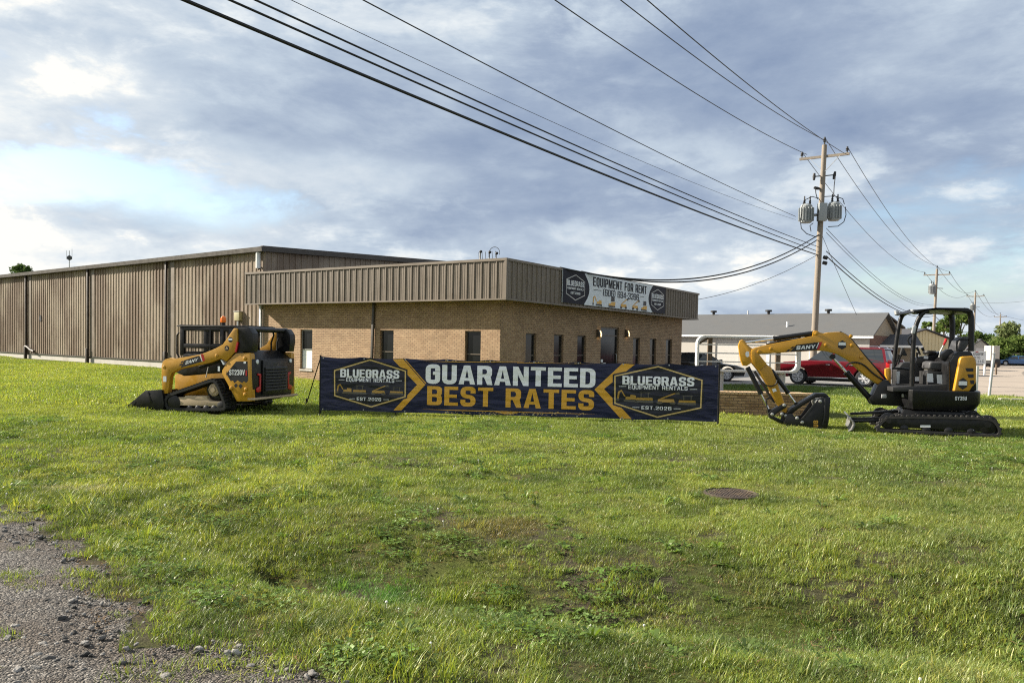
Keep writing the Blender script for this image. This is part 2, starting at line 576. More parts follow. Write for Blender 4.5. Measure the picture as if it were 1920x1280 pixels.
M['carglass'] = glass_mat('car_glass', (0.025, 0.03, 0.035), 0.03)
M['winframe'] = pmat('bronze_window_frame', srgb(84, 74, 62), 0.45)
M['alu'] = pmat('aluminium_frame', srgb(150, 150, 146), 0.4, 0.5)
M['galv'] = pmat('galvanised_steel', (0.46, 0.47, 0.48), 0.5, 0.35, var=0.15, vscale=3)
M['transformer'] = pmat('transformer_grey', (0.29, 0.31, 0.315), 0.45, var=0.1)
M['pole'] = pmat('weathered_pole_wood', srgb(136, 126, 114), 0.85, var=0.22, vscale=3, bump=0.3, bscale=12)
M['poledark'] = pmat('old_post_wood', srgb(96, 82, 68), 0.85, var=0.2, vscale=3)
M['shingle'] = pmat('grey_shingles', srgb(86, 87, 88), 0.9, var=0.14, vscale=2.0, bump=0.4, bscale=20, dirt=srgb(88, 86, 84), dscale=0.5, damt=0.6)
M['shingledark'] = pmat('dark_shingles', srgb(66, 66, 70), 0.9, var=0.15, vscale=2)
M['vinyl'] = pmat('pale_vinyl_siding', srgb(176, 171, 163), 0.7, var=0.05, vscale=1)
M['cream'] = pmat('cream_metal_siding', srgb(206, 190, 150), 0.6, var=0.07, vscale=1.2)
M['tan'] = pmat('tan_gable', srgb(150, 136, 114), 0.7, var=0.06)
M['carred'] = pmat('dark_red_car_paint', srgb(104, 10, 26), 0.25, 0.25, coat=0.8)
M['carblack'] = pmat('black_car_paint', (0.010, 0.010, 0.012), 0.25, coat=0.8)
M['carblue'] = pmat('blue_car_paint', srgb(40, 88, 140), 0.3, coat=0.6)
M['tyre'] = pmat('tyre_rubber', (0.02, 0.02, 0.021), 0.8, var=0.2)
M['rim'] = pmat('alloy_rim', (0.62, 0.62, 0.63), 0.35, 0.25)
M['lampglass'] = emit_mat('lit_wall_lamp', (1.0, 0.70, 0.32), 1.3)
M['bark'] = pmat('tree_bark', srgb(92, 78, 62), 0.9, var=0.3, vscale=3)
M['rust'] = pmat('rusty_iron', srgb(66, 56, 50), 0.8, 0.2, var=0.25, dirt=srgb(104, 88, 66), dscale=7, damt=0.8, vscale=9, bump=0.4, bscale=60)
M['blackpipe'] = pmat('dark_brown_pipe', srgb(48, 38, 32), 0.5, var=0.15)


# ------------------------------------------------------------------ block lettering
def _round(path, r, seg=5):
    out = [path[0]]
    for i in range(1, len(path) - 1):
        p, c, q = Vector(path[i - 1]), Vector(path[i]), Vector(path[i + 1])
        a, b = (p - c), (q - c)
        rr = min(r, a.length * 0.44, b.length * 0.44)
        a.normalize(); b.normalize()
        s, e = c + a * rr, c + b * rr
        for j in range(seg + 1):
            t = j / seg
            out.append(tuple(s * (1 - t) ** 2 + c * 2 * t * (1 - t) + e * t * t))
    out.append(path[-1])
    return out


def _ribbon(path, hw, r):
    pts = [Vector(p) for p in _round(path, r)]
    L, R = [], []
    for i, p in enumerate(pts):
        d0 = (p - pts[i - 1]).normalized() if i else (pts[1] - p).normalized()
        d1 = (pts[i + 1] - p).normalized() if i < len(pts) - 1 else d0
        d = (d0 + d1).normalized()
        n = Vector((-d.y, d.x))
        kk = hw / max(0.5, d.dot(d0))
        L.append(tuple(p + n * kk)); R.append(tuple(p - n * kk))
    return L + R[::-1]


def _rr(x0, y0, x1, y1, rs):
    """rectangle with corner radii bl, br, tr, tl"""
    out = []
    for (cx, cy, sx, sy, r, a0) in ((x0, y0, 1, 1, rs[0], 180), (x1, y0, -1, 1, rs[1], 270), (x1, y1, -1, -1, rs[2], 0), (x0, y1, 1, -1, rs[3], 90)):
        if r <= 0:
            out.append((cx, cy)); continue
        for j in range(6):
            a = math.radians(a0 + 90 * j / 5)
            out.append((cx + sx * r + math.cos(a) * r, cy + sy * r + math.sin(a) * r))
    return out


def glyph(ch, w, s):
    """returns (width, list of (outline, [holes]))"""
    t = s * 0.82
    h = s / 2
    ht = t / 2
    W = w
    r = s * 0.95
    if ch == 'I':
        return s, [([(0, 0), (s, 0), (s, 1), (0, 1)], [])]
    if ch == '.':
        return s, [([(0, 0), (s, 0), (s, t), (0, t)], [])]
    if ch == '-':
        return w * 0.6, [([(0, .42), (w * .6, .42), (w * .6, .42 + t), (0, .42 + t)], [])]
    if ch == ' ':
        return w * 0.5, []
    if ch in '()':
        p = _ribbon([(w * .5, 1.06), (h, .85), (h, .15), (w * .5, -.06)], h * .9, .3)
        if ch == ')':
            p = [(w * .5 - x, y) for x, y in p]
        return w * 0.5, [(p, [])]
    E_ = [(0, 0), (W * .92, 0), (W * .92, t), (s, t), (s, .5 - ht), (W * .84, .5 - ht), (W * .84, .5 + ht), (s, .5 + ht), (s, 1 - t), (W * .92, 1 - t), (W * .92, 1), (0, 1)]
    if ch == 'E':
        return W * .92, [(E_, [])]
    if ch == 'F':
        return W * .9, [([(0, 0), (s, 0), (s, .5 - ht), (W * .82, .5 - ht), (W * .82, .5 + ht), (s, .5 + ht), (s, 1 - t), (W * .9, 1 - t), (W * .9, 1), (0, 1)], [])]
    if ch == 'L':
        return W * .88, [([(0, 0), (W * .88, 0), (W * .88, t), (s, t), (s, 1), (0, 1)], [])]
    if ch == 'T':
        return W, [([(W / 2 - h, 0), (W / 2 + h, 0), (W / 2 + h, 1 - t), (W, 1 - t), (W, 1), (0, 1), (0, 1 - t), (W / 2 - h, 1 - t)], [])]
    if ch == 'A':
        V = W * 1.12
        q = s * 1.04
        def xin(y): return q + (V / 2 - q) * y / (1 - 0.0)   # inner slope
        i0 = (V / 2 - s * .52) * .20
        return V, [([(0, 0), (s, 0), (s + i0 * .55, .19), (V - s - i0 * .55, .19), (V - s, 0), (V, 0), (V / 2 + s * .62, 1), (V / 2 - s * .62, 1)],
                    [[(V / 2 - (V / 2 - s) * .52, .19 + t * .85), (V / 2 + (V / 2 - s) * .52, .19 + t * .85), (V / 2, .80)]])]
    if ch == 'N':
        return W * 1.04, [([(0, 0), (s * .95, 0), (s * .95, .58), (W * 1.04 - s, 0), (W * 1.04, 0), (W * 1.04, 1), (W * 1.04 - s * .95, 1), (W * 1.04 - s * .95, .42), (s, 1), (0, 1)], [])]
    if ch == 'M':
        V = W * 1.35
        return V, [([(0, 0), (s * .9, 0), (s * .9, .62), (V / 2 - s * .35, 0), (V / 2 + s * .35, 0), (V - s * .9, .62), (V - s * .9, 0), (V, 0), (V, 1), (V - s * 1.1, 1), (V / 2, .38), (s * 1.1, 1), (0, 1)], [])]
    if ch == 'V':
        V = W * 1.1
        return V, [([(V / 2 - s * .6, 0), (V / 2 + s * .6, 0), (V, 1), (V - s * 1.05, 1), (V / 2, .27), (s * 1.05, 1), (0, 1)], [])]
    if ch == 'Y':
        V = W * 1.12
        return V, [([(V / 2 - h, 0), (V / 2 + h, 0), (V / 2 + h, .40), (V, 1), (V - s * 1.08, 1), (V / 2, .58), (s * 1.08, 1), (0, 1), (V / 2 - h, .40)], [])]
    if ch == 'U':
        return W, [(_ribbon([(h, 1), (h, ht), (W - h, ht), (W - h, 1)], h, r), [])]
    if ch == 'C':
        return W, [(_ribbon([(W - h, .68), (W - h, 1 - ht), (h, 1 - ht), (h, ht), (W - h, ht), (W - h, .32)], h, r), [])]
    if ch in 'OQ0':
        g = [(_rr(0, 0, W, 1, [r * 1.25] * 4), [_rr(s, t, W - s, 1 - t, [min(s * .5, (W - 2 * s) * .49)] * 4)])]
        if ch == 'Q':
            g.append(([(W * .62, -.13), (W * .98, -.13), (W * .84, -.004), (W * .55, -.004)], []))
        return W, g
    if ch == 'D':
        q = min(s * .6, (W - 2 * s) * .8)
        return W, [(_rr(0, 0, W, 1, [0, r * 1.25, r * 1.25, 0]), [_rr(s, t, W - s, 1 - t, [0, q, q, 0])])]
    if ch == 'P':
        q = min(s * .45, (W - 2 * s) * .8)
        o = _rr(0, .38, W, 1, [0, r, r, 0])
        return W, [([(0, 0), (s, 0), (s, .38)] + o[1:], [_rr(s, .38 + t, W - s, 1 - t, [0, q, q, 0])])]
    if ch == 'R':
        q = min(s * .45, (W - 2 * s) * .8)
        o = _rr(0, .40, W, 1, [0, r * .8, r, 0])
        bow = o[1:]
        return W * 1.02, [([(0, 0), (s, 0), (s, .40), (W * .46, .40), (W - s * .92, 0), (W * 1.04, 0), (W - s * .25, .42)] + bow[2:], [_rr(s, .40 + t * .9, W - s, 1 - t, [0, q, q, 0])])]
    if ch == 'B':
        q = min(s * .4, (W - 2 * s) * .8)
        o = _rr(0, 0, W, 1, [0, r, r * .95, 0])
        n = len(o)
        out = o[:7] + [(W, .40), (W - s * .22, .515), (W - s * .04, .62)] + o[7:]
        return W, [(out, [_rr(s, t, W - s, .5 - ht * .8, [0, q, q, 0]), _rr(s, .5 + ht * .9, W - s, 1 - t, [0, q, q, 0])])]
    if ch == 'G':
        return W, [(_ribbon([(W - h, .66), (W - h, 1 - ht), (h, 1 - ht), (h, ht), (W - h, ht), (W - h, .46)], h, r), []),
                   ([(W * .52, .46), (W - s, .46), (W - s, .46 + t * .5), (W, .46), (W, .46 + t), (W * .52, .46 + t)] if False else [(W * .50, .4601), (W, .4601), (W, .46 + t), (W * .50, .46 + t)], [])]
    if ch == 'S':
        return W, [(_ribbon([(W - h, .67), (W - h, 1 - ht), (h, 1 - ht), (h, .53), (W - h, .47), (W - h, ht), (h, ht), (h, .33)], h, r), [])]
    if ch == '2':
        return W, [(_ribbon([(h, .64), (h, 1 - ht), (W - h, 1 - ht), (W - h, .56), (h * 1.1, t * 1.15)], h, r), []), ([(0, 0), (W, 0), (W, t), (0, t)], [])]
    if ch == '3':
        return W, [(_ribbon([(h, .70), (h, 1 - ht), (W - h, 1 - ht), (W - h, ht), (h, ht), (h, .30)], h, r), []), ([(W * .38, .5 - ht), (W - s, .5 - ht), (W - s, .5 + ht), (W * .38, .5 + ht)], [])]
    if ch == '4':
        return W, [([(W - s * 1.5, 0), (W - s * .5, 0), (W - s * .5, .20), (W, .20), (W, .20 + t), (W - s * .5, .20 + t), (W - s * .5, 1), (W - s * 1.6, 1), (0, .20 + t), (0, .20), (W - s * 1.5, .20)],
                    [[(s * .75, .20 + t), (W - s * 1.5, .20 + t), (W - s * 1.5, .78)]])]
    if ch == '5':
        return W, [(_ribbon([(W * .96, 1 - ht), (h, 1 - ht), (h, .57), (W - h, .57), (W - h, ht), (h, ht), (h, .30)], h, r * .8), [])]
    if ch in '69':
        tops = _rr(0, .3, W, 1, [0, 0, r, r])
        p = _rr(0, 0, W, .61, [r, r, r * .8, 0])[:-1] + [(s, .61), (s, 1 - t), (W - s, 1 - t), (W - s, .72), (W, .72)] + tops[2:]
        hole = _rr(s, t, W - s, .61 - t, [min(s * .4, (W - 2 * s) * .45)] * 4)
        if ch == '9':
            p = [(W - x, 1 - y) for x, y in p]
            hole = [(W - x, 1 - y) for x, y in hole]
        return W, [(p, [hole])]
    return W, [([(0, 0), (W, 0), (W, 1), (0, 1)], [])]


def text2d(txt, w=0.56, s=0.17, gap=0.10):
    """triangles of the string in a box 0..1 x 0..1"""
    x = 0.0
    V, T = [], []
    for ch in txt:
        gw, parts = glyph(ch, w, s)
        for out, holes in parts:
            loops = [[Vector((a + x, b, 0)) for a, b in out]] + [[Vector((a + x, b, 0)) for a, b in hl] for hl in holes]
            base = len(V)
            for lp in loops:
                V += [(p.x, p.y) for p in lp]
            T += [tuple(base + i for i in tri) for tri in tessellate_polygon(loops)]
        x += gw + gap
    tot = x - gap
    return [(a / tot, b) for a, b in V], T


def lettering(mb, txt, fn, u0, v0, u1, v1, w=0.56, s=0.17, gap=0.10, slant=0.0):
    """put a string into the box u0..u1 x v0..v1 of the surface fn(u, v) -> point"""
    mb.cut()
    V, T = text2d(txt, w, s, gap)
    pts = [fn(u0 + (u1 - u0) * a + slant * (v1 - v0) * b, v0 + (v1 - v0) * b) for a, b in V]
    mb.add(pts, T)
    return mb


def fill(mb, outline, fn):
    """flat printed shape with outline in (u, v) on the surface fn"""
    loops = [[Vector((a, b, 0)) for a, b in outline]]
    mb.add([fn(a, b) for a, b in outline], [tuple(t) for t in tessellate_polygon(loops)])
    return mb


def frame_line(mb, outline, wd, fn, inset=0.0):
    """printed closed line of width wd along an outline"""
    n = len(outline)
    P = [Vector(p) for p in outline]
    A, B = [], []
    for i in range(n):
        d0, d1 = (P[i] - P[i - 1]).normalized(), (P[(i + 1) % n] - P[i]).normalized()
        d = (d0 + d1).normalized()
        nn = Vector((-d.y, d.x)) / max(0.3, d.dot(d0))
        A.append(P[i] + nn * (inset)); B.append(P[i] + nn * (inset + wd))
    for i in range(n):
        j = (i + 1) % n
        mb.add([fn(*A[i]), fn(*A[j]), fn(*B[j]), fn(*B[i])], [(0, 1, 2, 3)])
    return mb


# ------------------------------------------------------------------ ground
def _hash(ix, iy, seed):
    h = (ix.astype(np.int64) * 374761393 + iy.astype(np.int64) * 668265263 + seed * 974711) & 0xFFFFFFFF
    h = ((h ^ (h >> 13)) * 1274126177) & 0xFFFFFFFF
    return ((h ^ (h >> 16)) & 0xFFFF) / 65535.0


def vn(x, y, cell, seed=0):
    """smooth value noise 0..1"""
    x = np.asarray(x, float) / cell
    y = np.asarray(y, float) / cell
    ix, iy = np.floor(x), np.floor(y)
    fx, fy = x - ix, y - iy
    fx, fy = fx * fx * (3 - 2 * fx), fy * fy * (3 - 2 * fy)
    a, b = _hash(ix, iy, seed), _hash(ix + 1, iy, seed)
    c, d = _hash(ix, iy + 1, seed), _hash(ix + 1, iy + 1, seed)
    return (a * (1 - fx) + b * fx) * (1 - fy) + (c * (1 - fx) + d * fx) * fy


def fb(x, y, cell, seed=0, o=3):
    s, a, t = 0.0, 1.0, 0.0
    for i in range(o):
        s = s + a * vn(x, y, cell / 2 ** i, seed + i)
        t += a
        a *= 0.5
    return s / t


def sm(x, a, b):
    t = np.clip((x - a) / (b - a), 0, 1)
    return t * t * (3 - 2 * t)


LOT = [(8.6, 36.9), (13.8, 36.9), (16.6, 35.3), (19.3, 31.7), (22.5, 29.4), (60, 14), (420, 60), (420, 520), (-60, 520), (-8, 70), (6, 44)]


def poly_dist(x, y, P):
    """distance to polygon, negative inside"""
    d = np.full(np.shape(x), 1e9)
    ins = np.zeros(np.shape(x), bool)
    n = len(P)
    for i in range(n):
        ax, ay = P[i]
        bx, by = P[(i + 1) % n]
        ex, ey = bx - ax, by - ay
        t = np.clip(((x - ax) * ex + (y - ay) * ey) / (ex * ex + ey * ey), 0, 1)
        d = np.minimum(d, np.hypot(x - ax - t * ex, y - ay - t * ey))
        c = ((ay > y) != (by > y)) & (x < (bx - ax) * (y - ay) / ((by - ay) if by != ay else 1e-9) + ax)
        ins ^= c
    return np.where(ins, -d, d)


def gravel_q(x, y):
    """positive on the grass side of the gravel shoulder's ragged edge"""
    x, y = np.asarray(x, float), np.asarray(y, float)
    q = (x + 0.75) * 0.63 + (y - 3.62) * 0.776
    return q + (fb(x, y, 1.3, 5) - 0.5) * 0.9 + (fb(x, y, 0.35, 9) - 0.5) * 0.35 + sm(x, -0.2, 1.6) * 0.55 + 0.40 * np.exp(-((x + 2.1) / 0.9) ** 2) - 0.07


def zg(x, y):
    x, y = np.asarray(x, float), np.asarray(y, float)
    z = (fb(x, y, 3.5, 21) - 0.5) * 0.10 * sm(y, 2, 7) * (1 - sm(y, 22, 30))
    z = z + ((fb(x, y, 0.8, 31) - 0.5) * 0.07 + (fb(x, y, 0.3, 37) - 0.5) * 0.03) * sm(gravel_q(x, y), -0.3, 0.4) * (1 - sm(y, 10, 18))
    # shallow ditch between the shoulder and the lawn
    yc = np.interp(x, [-5, -3.07, -1.6, 0.17, 1.85, 2.5, 6], [8.6, 6.75, 5.6, 5.05, 4.7, 4.6, 4.0])
    dd = (y - yc)
    dep = 0.20 * sm(x, -3.4, -1.2) + 0.04
    z = z - dep * np.exp(-(dd / np.where(dd > 0, 0.75, 0.5)) ** 2)
    u_, v_ = (x + 1.65) * .738 - (y - 5.62) * .675, (x + 1.65) * .675 + (y - 5.62) * .738
    z = z - 0.30 * np.exp(-((u_ / 0.42) ** 4 + (v_ / 0.12) ** 2))
    z = z + 0.06 * np.exp(-((dd - 1.7) / 0.9) ** 2)
    z = z - 0.16 * np.exp(-(((x + 7.4) / 3.6) ** 2 + ((y - 17.6) / 2.6) ** 2))
    z = z - 0.11 * np.exp(-(((x - 8.4) / 3.2) ** 2 + ((y - 15.6) / 2.6) ** 2))
    z = z + 0.15 * sm(y, 26, 42) * (1 - sm(x, -8, 0))
    z = z - 0.12 * (1 - sm(poly_dist(x, y, LOT), 0.1, 6.0))
    return z


def z1(x, y):
    return float(zg(np.array([x]), np.array([y]))[0])


def grid_mesh(name, xs, ys, zf, mat, mask=None):
    X, Y = np.meshgrid(xs, ys)
    Z = zf(X, Y)
    nx, ny = len(xs), len(ys)
    V = np.stack([X.ravel(), Y.ravel(), Z.ravel()], 1)
    i = np.arange((ny - 1) * (nx - 1))
    r, c = i // (nx - 1), i % (nx - 1)
    Fq = np.stack([r * nx + c, r * nx + c + 1, (r + 1) * nx + c + 1, (r + 1) * nx + c], 1)
    if mask is not None:
        cx = (X[:-1, :-1] + X[1:, 1:]).ravel() / 2
        cy = (Y[:-1, :-1] + Y[1:, 1:]).ravel() / 2
        Fq = Fq[mask(cx, cy)]
        used = np.unique(Fq)
        remap = -np.ones(len(V), int)
        remap[used] = np.arange(len(used))
        V, Fq = V[used], remap[Fq]
    me = bpy.data.meshes.new(name)
    me.from_pydata(V.tolist(), [], Fq.tolist())
    me.polygons.foreach_set('use_smooth', [True] * len(me.polygons))
    me.materials.append(mat)
    ob = bpy.data.objects.new(name, me)
    COL.objects.link(ob)
    return ob


def soil_mat():
    m = bpy.data.materials.new('lawn_soil')
    m.use_nodes = True
    k = NT(m.node_tree)
    b = m.node_tree.nodes['Principled BSDF']
    tc = k.n('ShaderNodeTexCoord').outputs['Object']
    n1 = k.n('ShaderNodeTexNoise', {'Vector': tc, 'Scale': 0.5, 'Detail': 8.0, 'Roughness': 0.65}).outputs[0]
    n2 = k.n('ShaderNodeTexNoise', {'Vector': tc, 'Scale': 9.0, 'Detail': 8.0, 'Roughness': 0.7}).outputs[0]
    green = k.mix(n2, (0.045, 0.060, 0.014), (0.13, 0.15, 0.032))
    earth = k.mix(n2, (0.045, 0.038, 0.026), (0.115, 0.098, 0.070))
    d = k.n('ShaderNodeSeparateXYZ', {0: tc}).outputs[1]
    near = k.m('SUBTRACT', 1.0, k.step(d, 9.0, 20.0))
    f = k.m('MULTIPLY', near, k.step(n1, 0.35, 0.60))
    c = k.mix(f, green, earth)
    m.node_tree.links.new(c, b.inputs['Base Color'])
    b.inputs['Roughness'].default_value = 0.95
    b.inputs['Specular IOR Level'].default_value = 0.1
    n3 = k.n('ShaderNodeTexNoise', {'Vector': tc, 'Scale': 55.0, 'Detail': 6.0, 'Roughness': 0.75}).outputs[0]
    c = k.mix(0.8, c, k.ramp(n3, [(0.3, (0.18, 0.18, 0.18)), (0.7, (0.85, 0.85, 0.85))]), 'OVERLAY')
    m.node_tree.links.new(c, b.inputs['Base Color'])
    bp = k.n('ShaderNodeBump', {'Height': k.m('ADD', n2, n3), 'Strength': 1.0, 'Distance': 0.03})
    m.node_tree.links.new(bp.outputs[0], b.inputs['Normal'])
    return m


def gravel_mat():
    m = bpy.data.materials.new('gravel')
    m.use_nodes = True
    k = NT(m.node_tree)
    b = m.node_tree.nodes['Principled BSDF']
    tc = k.n('ShaderNodeTexCoord').outputs['Object']
    v = k.n('ShaderNodeTexVoronoi', {'Vector': tc, 'Scale': 85.0, 'Randomness': 1.0})
    v2 = k.n('ShaderNodeTexVoronoi', {'Vector': tc, 'Scale': 34.0, 'Randomness': 1.0})
    n1 = k.n('ShaderNodeTexNoise', {'Vector': tc, 'Scale': 1.6, 'Detail': 8.0, 'Roughness': 0.7}).outputs[0]
    g = k.n('ShaderNodeSeparateColor', {0: v.outputs['Color']}).outputs[0]
    c = k.ramp(g, [(0.0, srgb(52, 50, 48)), (0.4, srgb(84, 80, 76)), (0.8, srgb(118, 113, 107)), (1.0, srgb(170, 165, 158))])
    c = k.mix(k.m('MULTIPLY', k.step(n1, 0.38, 0.58), 0.8), c, k.mix(g, srgb(58, 50, 44), srgb(104, 92, 80)))
    m.node_tree.links.new(c, b.inputs['Base Color'])
    b.inputs['Roughness'].default_value = 0.9
    hgt = k.m('ADD', k.m('MULTIPLY', v.outputs['Distance'], -1.0), k.m('MULTIPLY', v2.outputs['Distance'], -1.2))
    hgt = k.m('ADD', hgt, k.m('MULTIPLY', n1, 0.8))
    bp = k.n('ShaderNodeBump', {'Height': hgt, 'Strength': 1.0, 'Distance': 0.035})
    m.node_tree.links.new(bp.outputs[0], b.inputs['Normal'])
    return m


def paving_mat(name, c1, c2, crack):
    m = bpy.data.materials.new(name)
    m.use_nodes = True
    k = NT(m.node_tree)
    b = m.node_tree.nodes['Principled BSDF']
    tc = k.n('ShaderNodeTexCoord').outputs['Object']
    n1 = k.n('ShaderNodeTexNoise', {'Vector': tc, 'Scale': 0.22, 'Detail': 9.0, 'Roughness': 0.7}).outputs[0]
    n2 = k.n('ShaderNodeTexNoise', {'Vector': tc, 'Scale': 6.0, 'Detail': 6.0, 'Roughness': 0.8}).outputs[0]
    c = k.mix(k.step(n1, 0.35, 0.65), c1, c2)
    c = k.mix(k.m('MULTIPLY', n2, 0.35), c, crack)
    m.node_tree.links.new(c, b.inputs['Base Color'])
    b.inputs['Roughness'].default_value = 0.92
    return m


M['soil'] = soil_mat()
M['gravel'] = gravel_mat()
_xs = np.unique(np.concatenate([np.arange(-9, 9.01, 0.07), np.arange(-46, 46.1, 1.0), np.linspace(-900, 900, 61)]))
_ys = np.unique(np.concatenate([np.arange(-3, 12.01, 0.07), np.arange(12, 62.1, 0.8), np.linspace(62, 2500, 50), np.linspace(-60, -3, 8)]))
tag(grid_mesh('ground', _xs, _ys, zg, M['soil']), kind='structure')
tag(grid_mesh('gravel_shoulder', np.arange(-9, 6.01, 0.06), np.arange(-2.5, 10.5, 0.06), lambda x, y: zg(x, y) + 0.001 + (0.012 + 0.016 * fb(x, y, 0.25, 77)) * sm(-gravel_q(x, y), 0.0, 0.3), M['gravel'],
              lambda x, y: gravel_q(x, y) < 0.02), kind='structure')
MB().add([(x, y, -0.114) for x, y in LOT], [tuple(range(len(LOT)))]).build('parking_lot', paving_mat('old_asphalt', srgb(126, 124, 122), srgb(146, 142, 136), srgb(96, 94, 92)), smooth=False)
tag(bpy.data.objects['parking_lot'], kind='structure')
_rd = [(19.6, 32.2), (22.7, 29.7), (60, 14.4), (418, 61), (418, 518), (150, 518), (44, 96), (28, 56)]
MB().add([(x, y, -0.108) for x, y in _rd], [tuple(range(len(_rd)))]).build('concrete_yard', paving_mat('pale_concrete', srgb(152, 140, 127), srgb(166, 153, 139), srgb(128, 117, 106)), smooth=False)
tag(bpy.data.objects['concrete_yard'], kind='structure')


# ------------------------------------------------------------------ walls, siding
def wall(mb, place, u0, u1, z0, z1_, openings, depth):
    """wall sheet with holes and their reveals; openings: (ua, ub, za, zb); place(u, z, d) -> point"""
    us = sorted({u0, u1, *[o[0] for o in openings], *[o[1] for o in openings]})
    zs = sorted({z0, z1_, *[o[2] for o in openings], *[o[3] for o in openings]})
    for a, b in zip(us, us[1:]):
        for c, d in zip(zs, zs[1:]):
            um, zm = (a + b) / 2, (c + d) / 2
            if any(o[0] < um < o[1] and o[2] < zm < o[3] for o in openings):
                continue
            mb.add([place(a, c, 0), place(b, c, 0), place(b, d, 0), place(a, d, 0)], [(0, 1, 2, 3)])
    for a, b, c, d in openings:
        q = [(a, c), (b, c), (b, d), (a, d)]
        for i in range(4):
            p, r = q[i], q[(i + 1) % 4]
            mb.add([place(*p, 0), place(*r, 0), place(*r, depth), place(*p, depth)], [(0, 1, 2, 3)])


def ribbed(mb, place, u0, u1, z0, z1f, pitch=0.305, rw=0.055, rh=0.03, minor=True):
    """sheet with trapezoid ribs; place(u, z, out) -> point; z1f may be a function of u"""
    top = z1f if callable(z1f) else (lambda u: z1f)
    prof = []
    u = u0
    while u < u1 - 1e-6:
        prof += [(u, 0), (u + 0.012, rh), (u + 0.012 + rw * 0.6, rh), (u + rw + 0.01, 0)]
        if minor:
            for s in (0.40, 0.68):
                prof += [(u + pitch * s, 0), (u + pitch * s + 0.008, 0.007), (u + pitch * s + 0.03, 0.007), (u + pitch * s + 0.038, 0)]
        u += pitch
    prof = [p for p in prof if p[0] <= u1] + [(u1, 0)]
    vs, fs = [], []
    for a, o in prof:
        vs += [place(a, z0, o), place(a, top(a), o)]
    for i in range(len(prof) - 1):
        fs.append((2 * i, 2 * i + 2, 2 * i + 3, 2 * i + 1))
    mb.add(vs, fs)


# ------------------------------------------------------------------ brick office
OF = Frame((-0.253, 24.9, 0), (0.557, 0.8305))
LENR, LENL, IN = 17.42, 13.22, 0.6
SOF, FTOP = 3.09, 4.395
office = thing('office_building', OF.o, OF.yaw, 'low tan brick office with a deep ribbed brown metal fascia and narrow windows', 'building')


def px_rect_left(a, t, b, bo):          # on the brick plane of the sunlit side, local x = IN
    y0, zt = OF.X(a, t, IN)
    y1, zb = OF.X(b, bo, IN)
    return tuple(sorted((y0, y1))) + (zb, zt)


def px_rect_right(a, t, b, bo):
    x0, zt = OF.Y(a, t, IN)
    x1, zb = OF.Y(b, bo, IN)
    return tuple(sorted((x0, x1))) + (zb, zt)


wl = [px_rect_left(563.5, 617.5, 585, 692.5)]
zt, zb = wl[0][3], wl[0][2]
for a, b in ((712.5, 737), (872, 900.5)):
    r = px_rect_left(a, 620, b, 690)
    wl.append((r[0], r[1], zb, zt))
wr = []
for a, b in ((986, 1005), (1039, 1056), (1083, 1098.5), (1187.5, 1199.5), (1219, 1230), (1249, 1259.5)):
    r = px_rect_right(a, 626, b, 668)
    wr.append((r[0], r[1], zb, 2.02))
dr = px_rect_right(1127, 612.5, 1159, 690)
door_o = (dr[0], dr[1], 0.03, 2.42)
YW = OF.loc((-10.5, 32.49, 0)).y        # where the warehouse begins
mb = MB()
wall(mb, lambda u, z, d: (IN + d, u, z), IN, YW, -0.4, SOF, wl, 0.12)
wall(mb, lambda u, z, d: (u, IN + d, z), IN, LENR - IN, -0.4, SOF, wr + [door_o], 0.12)
wall(mb, lambda u, z, d: (LENR - IN - d, u, z), IN, LENL, -0.4, SOF, [], 0.12)
mb.build('wall', M['brick'], office, uv=True, smooth=False)
MB().box(0.04, LENR - 0.04, 0.04, LENL, SOF, SOF + 0.03).build('soffit', M['soffit'], office, smooth=False)
MB().box(0.06, LENR - 0.06, 0.06, LENL - 0.03, FTOP - 0.25, FTOP - 0.2).build('roof', M['shingledark'], office, smooth=False)
mb = MB()
ribbed(mb, lambda u, z, o: (-o, u, z), 0.03, LENL, SOF + 0.0, FTOP - 0.06)
ribbed(mb, lambda u, z, o: (u, -o, z), 0.03, LENR, SOF + 0.0, FTOP - 0.06)
ribbed(mb, lambda u, z, o: (LENR + o, u, z), 0.03, LENL, SOF + 0.0, FTOP - 0.06)
mb.add([(0, LENL, SOF), (0, LENL, FTOP - .06), (0.9, LENL, FTOP - .06), (0.9, LENL, SOF)], [(0, 1, 2, 3)])
mb.build('fascia', M['fascia'], office, smooth=False)
mb = MB()
for z, h, e in ((FTOP - 0.075, 0.085, 0.045), (SOF - 0.035, 0.05, 0.04)):
    mb.box(-e, 0.02, -e, LENL, z, z + h)
    mb.box(0.021, LENR + e, -e, 0.02, z, z + h)
    mb.box(LENR - 0.02, LENR + e - 0.001, 0.021, LENL, z, z + h)
mb.box(-0.042, 0.035, -0.042, 0.035, SOF + 0.016, FTOP - 0.076)
mb.build('fascia_trim', M['fascia'], office, smooth=False)


